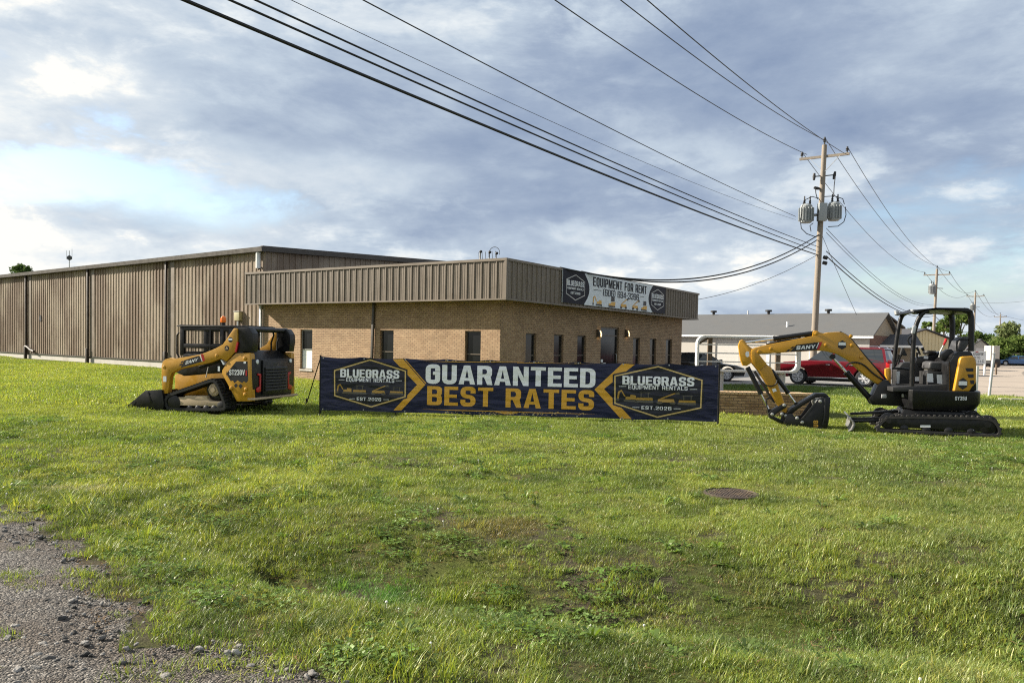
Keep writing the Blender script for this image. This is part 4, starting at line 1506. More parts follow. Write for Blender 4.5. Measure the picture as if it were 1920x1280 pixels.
# chassis
MB().prism(sp5([(330, 1060), (240, 1000), (240, 760), (330, 720), (830, 690), (1000, 760), (1010, 1080), (800, 1110)], .5), -.46, .46).build('chassis', M['yellow'], ldr, bevel=.02)
MB().prism(sp5([(240, 720), (300, 600), (600, 500), (1020, 480), (1020, 740), (830, 735), (360, 775)], .5), -.47, .47).build('floor_body', M['black'], ldr, bevel=.02)
_zb = SF.X(473, 745, xr)[1]
_zt = SF.X(473, 671, xr)[1]
xm = xr + .40
xf = xr + .30
eng = MB()
eng.prism([(xr, _zb), (xr, _zt - .03), (xr + .06, _zt), (xf, _zt + .17), (xf + .25, _zt + .17), (xf + .25, _zb - .02), (xm, _zb - .05)], -.89, .89)
eng.build('engine_cover', M['black'], ldr, bevel=.025)
MB().prism([(xr + .05, _zb - .05), (xr + .12, .26), (xr + .5, .18), (xf + .3, .18), (xf + .3, _zb)], -.55, .55).build('belly_guard', M['blackmatte'], ldr, bevel=.02)
rd = MB()
zz0, zz1 = _zb + .05, _zt - .06
rd.box(xr - .05, xr - .001, -.52, .52, zz0, zz1)
rdo = rd.build('rear_door', M['black'], ldr, bevel=.02)
sl = MB()
for i in range(8):
    z_ = zz0 + .10 + (zz1 - zz0 - .3) * i / 7.0
    sl.prism([(xr - .052, z_), (xr - .085, z_ - .025), (xr - .085, z_ + .015), (xr - .052, z_ + .045)], -.46, .46)
    sl.cut()
sl.build('grille_slat', M['blackmatte'], rdo, bevel=.005)
lt = MB()
lettering(lt, 'SANY', lambda u, v: (xr - .054, .12 - .24 * u, zz1 - .13 + .07 * v), 0, 0, 1, 1, .75, .2, .1)
lt.build('lettering', M['seat'], rdo, smooth=False)
for s in (1, -1):
    w_ = MB()
    y0, y1 = .68 * s, .58 * s
    w_.prism_x([(y0, zz0 + .06), (.74 * s, zz0 + .08), (.74 * s, zz0 + .16), (.62 * s, zz0 + .20), (.62 * s, zz0 + .44), (.70 * s, zz0 + .46), (.70 * s, zz0 + .51), (.57 * s, zz0 + .49), (.57 * s, zz0 + .08)], xr - .03, xr - .002)
    w_.build('tail_light', M['red'], ldr, bevel=.006)
    MB().lathe([(.05, 0), (.05, .02), (.03, .03)], (xr, .70 * s, zz1 - .03), (-1, 0, 0), 14).build('work_light', M['letter_white'], ldr)
bp_ = MB()
bp_.box(xr - .10, xr + .10, -.92, .92, _zb - .06, _zb - .01)
bp_.build('bumper', M['trackframe'], ldr, bevel=.012)
# loader arms, towers
armP = [(85, 650), (100, 590), (130, 562), (190, 545), (245, 556), (560, 503), (645, 474), (760, 428), (860, 372), (920, 285), (1000, 168), (1045, 180), (1045, 330), (1028, 474), (1000, 482), (905, 590), (830, 553), (700, 605), (300, 690), (215, 735), (190, 790), (182, 900), (166, 990), (100, 1000), (84, 800)]
towP = [(1022, 486), (1200, 480), (1214, 500), (1220, 1092), (1035, 1095), (960, 950), (848, 745), (850, 700), (908, 600)]
decP = [(905, 745), (1030, 590), (1175, 588), (1180, 830), (1155, 858), (1130, 835), (1105, 862), (1048, 825), (1010, 862), (990, 830), (962, 838)]
for s in (1, -1):
    arm = MB().prism(sp5(armP, .93), *sorted((.80 * s, .93 * s))).build('loader_arm', M['yellow'], ldr, bevel=.016)
    tow = MB().prism(sp5(towP, .92), *sorted((.76 * s, .915 * s))).build('arm_tower', M['yellow'], ldr, bevel=.016)
    MB().prism(sp5([(1005, 160), (1180, 158), (1228, 235), (1234, 330), (1215, 468), (1032, 470), (1048, 330), (1044, 182)], .92), *sorted((.66 * s, .90 * s))).build('arm_head', M['black'], ldr, bevel=.02)
    MB().prism(sp5([(1056, 350), (1030, 470), (1012, 470), (1040, 340)], .93), *sorted((.90 * s, .935 * s))).build('red_stripe', M['red'], ldr, smooth=False)
    cyl = MB()
    a_, c_ = sp5([(845, 565), (300, 740)], .72)
    cyl.cyl((a_[0], .70 * s, a_[1]), (c_[0] * .5 + a_[0] * .5, .70 * s, (a_[1] + c_[1]) / 2), .06)
    cyl.build('lift_cylinder', M['blackmatte'], ldr)
    if s > 0:
        e = .9305
        st = MB().add([(x, e + .003, z) for x, z in sp5([(372, 575), (560, 516), (600, 590), (330, 668)], .93)], [(0, 1, 2, 3)]).build('decal', M['blackprint'], arm, smooth=False)
        MB().add([(x, e + .004, z) for x, z in sp5([(585, 498), (612, 492), (638, 578), (608, 588)], .93)], [(0, 1, 2, 3)]).build('decal', M['red'], arm, smooth=False)
        MB().add([(x, e + .004, z) for x, z in sp5([(570, 505), (580, 502), (606, 588), (597, 590)], .93)], [(0, 1, 2, 3)]).build('decal', M['letter_white'], arm, smooth=False)
        l = MB()
        f_ = quad_fn(SF, .93, (385, 628), (540, 585), (392, 588), Z5, .008)
        lettering(l, 'SANY', f_, 0, 0, 1.0, 1, .75, .22, .10, slant=.05)
        l.build('lettering', M['letter_white'], arm, smooth=False)
        l = MB()
        for q_ in ([(335, 590), (365, 578), (358, 600), (330, 612)], [(318, 625), (350, 612), (344, 634), (312, 646)]):
            fill(l.cut(), [(a, b) for a, b in sp5(q_, .93)], lambda u, v: (u, e + .004, v))
        l.build('decal', M['blackprint'], arm, smooth=False)
        l = MB()
        for cxy, r_, mt_ in (((958, 315), .062, 0), ((912, 422), .062, 1)):
            c0 = sp5([cxy], .93)[0]
            MB().prism(circ(*c0, r_, 18), e - .02, e + .003).build('decal', M['blackprint'], arm, smooth=False)
            if mt_:
                MB().prism([(c0[0] + .045 * math.cos(t), c0[1] + .045 * math.sin(t)) for t in (math.pi / 2, math.pi * 7 / 6, math.pi * 11 / 6)], e - .02, e + .006).build('decal', M['trackframe'], arm, smooth=False)
            else:
                MB().prism([(c0[0] - .055, c0[1] - .012), (c0[0] + .055, c0[1] - .012), (c0[0] + .05, c0[1] + .03), (c0[0] - .05, c0[1] + .03)], e - .02, e + .006).build('decal', M['letter_white'], arm, smooth=False)
        d_ = MB()
        P = sp5(decP, .915)
        fill(d_, P, lambda u, v: (u, .919, v))
        for q_ in ([(1028, 862), (1052, 893), (1026, 925), (1002, 893)], [(1086, 868), (1112, 900), (1086, 930), (1060, 900)]):
            fill(d_.cut(), sp5(q_, .915), lambda u, v: (u, .919, v))
        d_.build('decal', M['blackprint'], tow, smooth=False)
        l = MB()
        lettering(l, 'ST230V', quad_fn(SF, .915, (945, 760), (1140, 760), (945, 695), Z5, .008), 0, 0, 1, 1, .5, .16, .1)
        l.build('lettering', M['letter_white'], tow, smooth=False)
        MB().add([(x, .921, z) for x, z in sp5([(1150, 700), (1168, 700), (1168, 770), (1150, 770)], .915)], [(0, 1, 2, 3)]).build('decal', M['red'], tow, smooth=False)
        l = MB()
        for cxy in ((783, 517), (120, 660), (1137, 552), (1140, 1005), (966, 925), (1152, 940)):
            c0 = sp5([cxy], .93)[0]
            l.cut().lathe([(.045, 0), (.045, .03), (.02, .04)], (c0[0], .91, c0[1]), (0, 1, 0), 12)
        l.build('pivot_pin', M['yellow'], arm)
        l = MB()
        for q_ in ([(108, 775), (150, 775), (150, 845), (108, 845)], [(800, 650), (826, 650), (826, 712), (800, 712)], [(1125, 590), (1155, 590), (1155, 615), (1125, 615)]):
            fill(l.cut(), sp5(q_, .93), lambda u, v: (u, e + .006, v))
        l.build('sticker', M['letter_white'], arm, smooth=False)
a0 = sp5([(1120, 182)], .9)[0]
MB().cyl((a0[0] - .06, -.80, a0[1]), (a0[0] - .06, .80, a0[1]), .06, n=14).build('torque_tube', M['black'], ldr)
for s in (.5, .3, -.3, -.55):
    MB().tube([(xf + .05, s - .1, _zt + .16), (xf + .02, s - .05, _zt + .36), (a0[0] - .02, s, a0[1] - .12), (a0[0], s + .02, a0[1])], .022, 6).build('hose', M['cable'], ldr)
# cab
cabo = sp5([(325, 150), (1040, 150), (1040, 530), (330, 545)], .46)
x0c, x1c = cabo[1][0], cabo[0][0]
zc1 = cabo[0][1]
zc0 = cabo[2][1]
cb = MB()
for s in (-1, 1):
    ya, yb = sorted((.40 * s, .48 * s))
    for (xa, xb) in ((x1c - .12, x1c), (x0c, x0c + .22), (x0c + .36, x0c + .46), (x0c + .72, x0c + .765)):
        cb.box(xa, xb, ya, yb, zc0, zc1)
    cb.box(x0c + .161, x1c - .091, ya + .001, yb - .001, zc1 - .10, zc1)
    cb.box(x0c + .161, x1c - .091, ya + .001, yb - .001, zc0 - .1, zc0 + .04)
    cb.box(x0c + .461, x1c - .091, ya + .001, yb - .001, zc0 + .18, zc0 + .29)
    cb.box(x0c + .221, x0c + .359, ya + .02, yb - .02, zc0 + .041, zc0 + .42)
for z_ in (zc1 - .08, zc0 + .02):
    cb.box(x1c - .079, x1c - .01, -.399, .399, z_, z_ + .07)
    cb.box(x0c + .01, x0c + .09, -.399, .399, z_, z_ + .07)
cab = cb.build('cab_frame', M['black'], ldr, bevel=.012)
gd = MB()
for s in (-1, 1):
    gd.cut()
    yy = .455 * s
    n_ = 20
    for i in range(n_):
        xx = x0c + .17 + (x1c - x0c - .27) * i / (n_ - 1)
        gd.box(xx - .004, xx + .004, yy - .004, yy + .003, zc0 + .03, zc1 - .09)
    for i in range(12):
        z_ = zc0 + .06 + (zc1 - zc0 - .18) * i / 11
        gd.box(x0c + .162, x1c - .092, yy - .0035, yy + .0035, z_ - .004, z_ + .004)
gd.build('window_guard', M['black'], cab, smooth=False)
rf = sp5([(285, 124), (1215, 124)], .5)
rfm = MB().box(rf[1][0], rf[0][0], -.52, .52, zc1, zc1 + .035)
for i in range(9):
    xx = rf[1][0] + .1 + (rf[0][0] - rf[1][0] - .2) * i / 8
    rfm.box(xx - .05, xx + .03, -.515, .515, zc1 + .036, zc1 + .05)
rfm.build('roof', M['blackmatte'], cab, bevel=.008)
st_ = MB()
st_.box(x0c + .18, x0c + .62, -.25, .25, zc0 - .05, zc0 + .14)
st_.hexa([(x0c + .16, -.24, zc0 + .1), (x0c + .30, -.24, zc0 + .1), (x0c + .30, .24, zc0 + .1), (x0c + .16, .24, zc0 + .1), (x0c + .10, -.2, zc0 + .68), (x0c + .2, -.2, zc0 + .68), (x0c + .2, .2, zc0 + .68), (x0c + .10, .2, zc0 + .68)])
st_.build('seat', M['seat'], cab, bevel=.04)
bc = sp5([(868, 75)], .3)[0]
bk = MB().cyl((bc[0], .3, zc1 + .05), (bc[0], .3, zc1 + .12), .05).build('beacon', M['black'], ldr)
MB().lathe([(.062, 0), (.066, .03), (.066, .10), (.05, .14), (.02, .155)], (bc[0], .3, zc1 + .12), (0, 0, 1), 14).build('beacon_lens', M['orange'], bk)
MB().tube([(x1c + .03, .46, zc0 - .05), (x1c + .10, .46, zc0 + .05), (x1c + .10, .46, zc0 + .48), (x1c + .04, .46, zc0 + .56)], .02).build('grab_rail', M['black'], ldr)
# bucket
sb = lambda pts, c=.98: SF.poly(pts, c, Z6)
bp2 = sb([(-14, 748), (70, 772), (720, 775), (745, 640), (705, 385), (405, 405), (240, 545)])
bk = MB()
for s in (-1, 1):
    bk.prism(bp2, *sorted((.96 * s, .985 * s)))
fl_ = sb([(-14, 745), (-14, 755), (70, 776), (720, 779), (748, 640), (708, 388), (700, 400), (728, 640), (700, 758), (100, 755)])
bk.prism(fl_, -.959, .959)
bkt = bk.build('bucket', M['black'], ldr, bevel=.006)
e_ = sb([(-16, 743), (-16, 758), (100, 778), (105, 762)])
MB().prism(e_, -.99, .99).build('cutting_edge', M['steel'], bkt, smooth=False)
rb_ = MB()
for s in (-1, 1):
    rb_.cut().prism(sb([(440, 430), (470, 425), (540, 620), (500, 625)]), *sorted((.986 * s, 1.0 * s)))
    rb_.cut().prism(sb([(95, 742), (240, 600), (250, 625), (130, 755)]), *sorted((.986 * s, 1.0 * s)))
rb_.build('bucket_rib', M['black'], bkt, bevel=.004)
MB().prism(sp5([(60, 1010), (60, 1190), (170, 1190), (220, 1060), (200, 1000)], .6), -.62, .62).build('quick_attach', M['black'], ldr, bevel=.02)
MB().tube([(x, .62, z) for x, z in sp5([(700, 600), (675, 700), (655, 790)], .6)], .012, 6).build('stay_rod', M['steel'], ldr)
MB().prism(sp5([(830, 570), (850, 575), (880, 630), (862, 632)], .93), .80, .925).build('lock_pin', M['letter_white'], ldr)


# ------------------------------------------------------------------ mini excavator
EZ = -0.07
_a, _b = gnd(1641, 810, EZ), gnd(1872, 822, EZ)
EF = Frame((_a + _b) * .5, (_a - _b))
EF.o = EF.o - EF.ey * .85
EF.o.z = EZ
HF = Frame(EF.o, (-.98, .20))
REL = Matrix.Rotation(HF.yaw - EF.yaw, 4, 'Z')
exc = thing('mini_excavator', EF.o, EF.yaw, 'yellow and black canopy mini excavator with its boom folded and bucket on the grass', 'excavator')
ZE, ZT, ZH, ZU = (1380, 610, 5.819), (1550, 700, 5.486), (1660, 560, 4.57), (1640, 570, 6.738)


def hb(mb, name, mat, parent=None, **k):
    """house part: built in the swung house frame"""
    mb.tf(REL)
    return mb.build(name, mat, parent or exc, **k)


# undercarriage
tpts = [(500, 590), (512, 530), (560, 470), (630, 430), (720, 424), (1480, 432), (1620, 440), (1720, 455), (1790, 520), (1818, 600), (1795, 655), (1740, 680), (1640, 678), (620, 632), (540, 625)]
tE = EF.poly(tpts, .85, ZT)
zmin = min(z for _, z in tE)
tE = [(x, max(z, 0.0) if z < .06 else z) for x, z in tE]
for s in (1, -1):
    ya, yb = sorted((.55 * s, .85 * s))
    tr = track(tE, ya, yb, .075, .028, .10).build('track', M['rubber'], exc, smooth=False)
    xs_ = [p[0] for p in tE]
    x0, x1 = min(xs_), max(xs_)
    f_ = MB()
    f_.prism([(x0 + .35, .12), (x1 - .35, .12), (x1 - .30, .22), (x1 - .5, .40), (x0 + .45, .40), (x0 + .30, .24)], *sorted((.56 * s, .80 * s)))
    fo = f_.build('track_frame', M['black'], tr, bevel=.02)
    r_ = MB()
    for xx, zz, rr_ in ((x0 + .27, .27, .19), (x1 - .25, .25, .17)):
        r_.cut().lathe([(rr_, 0), (rr_, .04), (rr_ * .8, .05), (rr_ * .3, .06), (rr_ * .3, .09)], (xx, .76 * s, zz), (0, s, 0), 18)
    for i in range(4):
        r_.cut().lathe([(.08, 0), (.08, .1), (.05, .12)], (x0 + .55 + i * (x1 - x0 - 1.1) / 3, .70 * s, .10), (0, s, 0), 12)
    r_.build('roller', M['black'], tr)
    if s > 0:
        l = MB()
        for q_ in ([(962, 530), (1068, 530), (1068, 552), (962, 552)], [(1478, 578), (1512, 578), (1512, 606), (1478, 606)]):
            P_ = EF.poly(q_, .81, ZT)
            fill(l.cut(), P_, lambda u, v: (u, .815, v))
        l.build('sticker', M['letter_white'], tr, smooth=False)
MB().prism([(-.62, .30), (.62, .30), (.55, .48), (-.55, .48)], -.55, .55).build('lower_frame', M['black'], exc, bevel=.02)
MB().cyl((0, 0, .47), (0, 0, .62), .42, n=28).build('slew_ring', M['blackmatte'], exc)
# dozer blade
bn = EF.poly([(150, 398), (150, 545)], -.84, ZT)
bf = EF.poly([(292, 478), (300, 600)], .84, ZT)
zt_b, zb_b = bf[0][1] + .04, max(-.02, bf[1][1] - .04)
xb = bf[0][0] + .10
prof = [(xb + .02, zt_b), (xb - .06, zt_b - .10), (xb - .07, (zt_b + zb_b) / 2), (xb - .03, zb_b + .05), (xb + .03, zb_b), (xb + .0, zb_b), (xb - .07, zb_b + .05), (xb - .11, (zt_b + zb_b) / 2), (xb - .10, zt_b - .10), (xb - .02, zt_b + .0)]
bl = MB().prism(prof, -1.0, .85).build('dozer_blade', pmat('scuffed_dark_steel', (0.16, 0.16, 0.155), 0.5, 0.3, var=.35, vscale=6), exc, bevel=.004)
ba = MB()
for s in (.3, -.3):
    ba.cut().bar((xb - .05, s, .16), (.7, s, .22), .05, .06)
ba.cut().bar((xb - .06, 0, .30), (.6, 0, .40), .06, .06)
ba.build('blade_arm', M['black'], exc, bevel=.01)

# house: skirt, counterweight, covers
sk = HF.poly([(212, 795), (797, 795), (797, 880), (772, 946), (240, 946), (212, 935)], .78, ZH)
xf_ = max(p[0] for p in sk)
xr_ = HF.poly([(795, 860)], .25, ZH)[0][0]
zs0, zs1 = min(p[1] for p in sk), max(p[1] for p in sk)
# plan outline with a round tail
tail = [(xf_, .70), (xf_ - .05, .78)] + [(xr_ + .42 - .42 * math.sin(t) ** .7, .78 * math.copysign(abs(math.cos(t)) ** .75, math.cos(t))) for t in [math.pi * i / 14 for i in range(15)]] + [(xf_ - .05, -.78), (xf_, -.70)]
h_ = MB()
n_ = len(tail)
rings = ((zs0, .90), (zs0 + .10, .97), (zs0 + .16, 1.0), (zs1 - .02, 1.0), (zs1, .985))
for z_, q_ in rings:
    h_.v += [((x - .1) * q_ + .1, y * q_, z_) for x, y in tail]
for k_ in range(len(rings) - 1):
    for i in range(n_):
        j = (i + 1) % n_
        h_.f.append((k_ * n_ + i, k_ * n_ + j, (k_ + 1) * n_ + j, (k_ + 1) * n_ + i))
h_.f += [tuple(range(n_)), tuple(range((len(rings) - 1) * n_ + n_ - 1, (len(rings) - 1) * n_ - 1, -1))]
skt = hb(h_, 'house_skirt', M['black'], sharp=30)
l = MB()
lettering(l, 'SY35U', quad_fn(HF, .785, (597, 868), (697, 868), (597, 836), ZH, .006), 0, 0, 1, 1, .5, .16, .1)
hb(l, 'lettering', M['letter_white'], smooth=False)
# rear engine housing (black core and yellow side shells)
core = HF.poly([(545, 795), (545, 560), (600, 470), (640, 450), (745, 450), (775, 520), (785, 600), (790, 795)], .70, ZH)
hb(MB().prism(core, -.68, .68), 'engine_housing', M['black'], bevel=.05)
yel = HF.poly([(588, 793), (640, 520), (650, 500), (675, 493), (752, 490), (770, 505), (783, 545), (781, 720), (748, 752), (722, 793)], .78, ZH)
for s in (1, -1):
    yc = hb(MB().prism(yel, *sorted((.66 * s, .775 * s))), 'engine_cover', M['yellow'], bevel=.035, seg=3)
    vm = MB()
    for q_ in ([(685, 594), (755, 594), (755, 623), (698, 623)], [(703, 646), (757, 646), (757, 677), (714, 677)], [(725, 698), (762, 698), (762, 730), (732, 730)]):
        P_ = HF.poly(q_, .78, ZH)
        vm.cut().add([(x, .779 * s, z) for x, z in P_], [(0, 1, 2, 3)])
    vm.tf(REL)
    vm.build('vent', M['blackprint'], yc, smooth=False)
    if s > 0:
        c0 = HF.poly([(665, 727)], .78, ZH)[0]
        MB().prism([(c0[0] + .095 * math.cos(t) , c0[1] + .12 * math.sin(t)) for t in [math.pi / 6 + i * math.pi / 3 for i in range(6)]], .77, .7795).tf(REL).build('decal', M['blackprint'], yc, smooth=False)
        MB().prism([(c0[0] - .075, c0[1] - .03), (c0[0] + .075, c0[1] - .03), (c0[0] + .075, c0[1] + .05), (c0[0] - .075, c0[1] + .05)], .77, .782).tf(REL).build('decal', M['letter_white'], yc, smooth=False)
# floor, front, consoles, seat
fl = HF.poly([(60, 795), (60, 755), (540, 735), (545, 795)], .62, ZH)
hb(MB().prism(fl, -.62, .66), 'cab_floor', M['blackmatte'], bevel=.015)
pan = HF.poly([(95, 740), (95, 610), (150, 545), (330, 540), (335, 735)], -.30, ZH)
hb(MB().prism(pan, -.60, -.28), 'front_console', M['blackmatte'], bevel=.03)
con = HF.poly([(250, 545), (265, 500), (340, 490), (460, 455), (480, 500), (360, 560), (345, 600), (270, 600)], -.35, ZH)
hb(MB().prism(con, -.48, -.28), 'arm_console', M['black'], bevel=.02)
sbx = HF.poly([(355, 735), (358, 622), (530, 625), (530, 740)], .25, ZH)
sb_ = hb(MB().prism(sbx, -.30, .30), 'seat_base', M['blackmatte'], bevel=.015)
l = MB()
for q_ in ([(358, 640), (408, 640), (412, 715), (358, 712)], [(440, 648), (486, 650), (492, 730), (445, 725)]):
    P_ = HF.poly(q_, .31, ZH)
    l.cut().add([(x, .306, z) for x, z in P_], [(0, 1, 2, 3)])
hb(l, 'sticker', M['letter_white'], smooth=False)
sc_ = HF.poly([(365, 600), (372, 545), (400, 535), (500, 545), (520, 590), (480, 612)], .2, ZH)
hb(MB().prism(sc_, -.25, .25), 'seat_cushion', M['seat'], bevel=.04, seg=3)
sbk = HF.poly([(565, 450), (600, 360), (640, 325), (690, 330), (700, 360), (640, 450)], .0, ZH)
hb(MB().prism(sbk, -.24, .24), 'seat_back', M['seat'], bevel=.04, seg=3)
arm2 = HF.poly([(465, 510), (475, 470), (520, 430), (560, 430), (590, 470), (575, 520), (540, 540), (490, 530)], .33, ZH)
hb(MB().prism(arm2, .26, .42), 'arm_rest', M['black'], bevel=.03)
lv = MB()
for pts, c in (([(300, 480), (285, 445), (268, 415)], -.4), ([(345, 480), (330, 450), (316, 418)], -.4), ([(290, 540), (270, 490), (275, 460)], -.3), ([(110, 560), (125, 500), (140, 470)], -.1), ([(90, 560), (108, 510), (112, 480)], .1)):
    P_ = [(x, c, z) for x, z in HF.poly(pts, c, ZH)]
    lv.cut().tube(P_, [.018, .022, .035], 8)
hb(lv, 'control_lever', M['black'])
lr = MB().tube([(x, .36, z) for x, z in HF.poly([(462, 500), (470, 455), (500, 395)], .36, ZH)], .015, 8)
lro = hb(lr, 'lock_lever', M['steel'])
MB().tube([(x, .36, z) for x, z in HF.poly([(498, 398), (515, 365), (523, 342)], .36, ZH)], [.02, .028, .026], 8).tf(REL).build('lever_grip', M['red'], lro)
mo = HF.poly([(125, 480), (140, 420), (152, 418), (185, 480), (170, 490)], -.35, ZH)
hb(MB().prism(mo, -.42, -.32), 'monitor', M['blackmatte'], bevel=.01)
MB_ = MB()
for q_ in ((412, 455, 0),):
    x, z = HF.poly([(380, 452)], -.35, ZH)[0]
    MB_.lathe([(.13, 0), (.14, .04), (.12, .08)], (x, -.35, z - .06), (0, 0, 1), 16)
hb(MB_, 'knob', M['black'])
l = MB()
for q_, c in (([(255, 668), (293, 668), (293, 705), (255, 705)], -.27), ([(330, 490), (368, 492), (366, 515), (328, 513)], -.275)):
    P_ = HF.poly(q_, c, ZH)
    l.cut().add([(x, c, z) for x, z in P_], [(0, 1, 2, 3)])
hb(l, 'sticker', M['letter_white'], smooth=False)
bj = HF.poly([(95, 725), (100, 625), (125, 620), (118, 728)], .1, ZH)
hb(MB().prism(bj, .0, .12), 'foot_guard', M['galv'], bevel=.01)

# canopy
CN, CFAR = .60, -.60
mid = lambda pts, c: [Vector((x, c, z)) for x, z in HF.poly(pts, c, ZH)]
cp = MB()
near_f = [(225, 798), (230, 560), (246, 300), (262, 230), (290, 160), (325, 118), (370, 100)]
far_f = [(72, 770), (76, 560), (90, 400), (115, 230), (138, 150), (170, 125), (215, 108)]
near_r = [(735, 450), (737, 200), (735, 140), (715, 108), (670, 97)]
far_r = [(560, 430), (572, 340), (576, 180), (562, 135), (520, 112)]
for pts, c, r_ in ((near_f, CN, .047), (far_f, CFAR, .047), (near_r, CN, .055), (far_r, CFAR, .055)):
    P_ = mid(chaikin(pts, 1, False), c)
    cp.cut().tube(P_, r_, 10)
can = hb(cp, 'canopy_post', M['black'])
zr = HF.poly([(480, 90)], 0, ZH)[0][1]
xa = HF.poly([(75, 100)], CFAR - .08, ZH)[0][0]
xb_ = HF.poly([(735, 110)], CN, ZH)[0][0]
zr_n = HF.poly([(600, 78)], CN, ZH)[0][1]
zr_b = HF.poly([(600, 122)], CN, ZH)[0][1]
rp = [(xa, zr_n - .11), (xa - .04, zr_n - .05), (xa - .5, zr_n), (xb_ + .08, zr_n), (xb_ - .02, zr_n - .06), (xb_ - .02, zr_b), (xb_ + .4, zr_b + .04), (xa - .45, zr_b + .08), (xa - .06, zr_n - .12)]
hb(MB().prism(rp, -.66, .66), 'canopy_roof', M['black'], bevel=.03, seg=3)
for (x_, y_, c) in ((103, 122, CFAR), (248, 112, CN - .1)):
    p_ = HF.poly([(x_, y_)], c, ZH)[0]
    hb(MB().prism([(p_[0] - .03, p_[1] - .06), (p_[0] + .04, p_[1] - .04), (p_[0] + .06, p_[1] + .05), (p_[0] - .01, p_[1] + .05)], c - .07, c + .07), 'work_light', M['galv'], bevel=.01)
mr = MB()
P_ = HF.poly([(226, 290), (240, 230), (262, 226), (268, 240), (255, 300), (232, 300)], .66, ZH)
mr.prism(P_, .60, .66)
mro = hb(mr, 'mirror', M['galv'], bevel=.012)
hb(MB().tube([Vector((x, .60, z)) for x, z in HF.poly([(236, 305), (205, 330), (193, 355), (205, 390), (228, 400)], .6, ZH)], .018, 8), 'mirror_bracket', M['black'])
MBr = MB()
MBr.tube(mid([(60, 595), (140, 598), (225, 606)], .0), .022, 8)
MBr.cut().tube([Vector((x, .58, z)) for x, z in HF.poly([(612, 440), (614, 365), (640, 350), (738, 352)], .58, ZH)], .018, 8)
MBr.cut().tube([Vector((x, .66, z)) for x, z in HF.poly([(543, 795), (541, 560), (548, 540)], .66, ZH)], .022, 8)
hb(MBr, 'grab_rail', M['black'])

# swing bracket, boom, stick
YB = .05
bpz = lambda pts, c=YB: HF.poly(pts, c, ZE)
sw = bpz([(1430, 790), (1470, 860), (1700, 870), (1860, 880), (1860, 700), (1700, 690), (1640, 590), (1590, 590), (1520, 650), (1480, 740)])
hb(MB().prism(sw, YB - .17, YB + .17), 'swing_bracket', M['black'], bevel=.02)
hb(MB().prism(HF.poly([(1, 600), (35, 590), (48, 600), (48, 750), (8, 750), (14, 690), (2, 650)], -.25, ZH), -.36, -.24), 'boom_guard', M['yellow'], bevel=.015)
boomP = bpz([(152, 300), (165, 262), (205, 243), (330, 212), (830, 116), (1000, 76), (1110, 70), (1170, 84), (1215, 115), (1300, 215), (1400, 342), (1510, 470), (1602, 590), (1545, 645), (1400, 545), (1300, 452), (1200, 366), (1100, 312), (980, 280), (860, 275), (560, 292), (250, 312), (185, 322)])
boom = hb(MB().prism(boomP, YB - .105, YB + .105), 'boom', M['yellow'], bevel=.014)
dm = MB().add([(x, YB + .110, z) for x, z in bpz([(590, 285), (660, 212), (920, 180), (880, 268)], YB + .11)], [(0, 1, 2, 3)])
dm.tf(REL).build('decal', M['blackprint'], boom, smooth=False)
dm = MB()
for q_ in ([(540, 286), (570, 262), (600, 262), (575, 284)], [(590, 250), (615, 232), (640, 229), (612, 254)]):
    dm.cut().add([(x, YB + .109, z) for x, z in bpz(q_, YB + .11)], [(0, 1, 2, 3)])
dm.tf(REL).build('decal', M['blackprint'], boom, smooth=False)
dm = MB().add([(x, YB + .112, z) for x, z in bpz([(882, 266), (912, 182), (942, 178), (906, 264)], YB + .11)], [(0, 1, 2, 3)])
dm.tf(REL).build('decal', M['red'], boom, smooth=False)
l = MB()
lettering(l, 'SANY', quad_fn(HF, YB + .11, (655, 264), (862, 250), (662, 224), ZE, .006), 0, 0, 1, 1, .8, .24, .10)
dm2 = MB().add([(x, YB + .114, z) for x, z in bpz([(872, 248), (898, 188), (908, 186), (882, 247)], YB + .11)], [(0, 1, 2, 3)])
l.cut()
l.join(dm2)
l.tf(REL).build('lettering', M['letter_white'], boom, smooth=False)
c0 = bpz([(1158, 212)], YB + .11)[0]
MB().prism([(c0[0] + .095 * math.cos(t), c0[1] + .10 * math.sin(t)) for t in [math.pi / 6 + i * math.pi / 3 for i in range(6)]], YB + .08, YB + .109).tf(REL).build('decal', M['blackprint'], boom, smooth=False)
MB().prism([(c0[0] - .075, c0[1] - .01), (c0[0] + .075, c0[1] - .01), (c0[0] + .07, c0[1] + .055), (c0[0] - .07, c0[1] + .055)], YB + .08, YB + .112).tf(REL).build('decal', M['letter_white'], boom, smooth=False)
pn = MB()
for xy in ((240, 285), (970, 212), (1250, 215), (1355, 345), (375, 252), (865, 90), (1240, 118)):
    p_ = bpz([xy])[0]
    pn.cut().lathe([(.04, 0), (.04, .02), (.02, .03)], (p_[0], YB + .105, p_[1]), (0, 1, 0), 12)
pn.tf(REL).build('pivot_pin', M['yellow'], boom)
lug = bpz([(828, 120), (832, 70), (850, 55), (880, 58), (905, 78), (960, 88), (965, 105)])
MB().prism(lug, YB - .10, YB + .10).tf(REL).build('cylinder_lug', M['yellow'], boom, bevel=.01)
stP = bpz([(22, 215), (42, 165), (70, 152), (98, 172), (115, 205), (150, 235), (190, 262), (215, 330), (290, 390), (385, 462), (390, 490), (440, 610), (530, 855), (556, 915), (540, 950), (510, 940), (440, 852), (330, 640), (230, 490), (165, 408), (110, 442), (70, 436), (48, 380), (34, 300)])
stick = hb(MB().prism(stP, YB - .085, YB + .085), 'stick', M['yellow'], bevel=.014)
MB().prism(bpz([(98, 300), (112, 282), (138, 285), (140, 335), (118, 345), (100, 330)]), YB + .06, YB + .088).tf(REL).build('decal', M['letter_white'], stick, smooth=False)
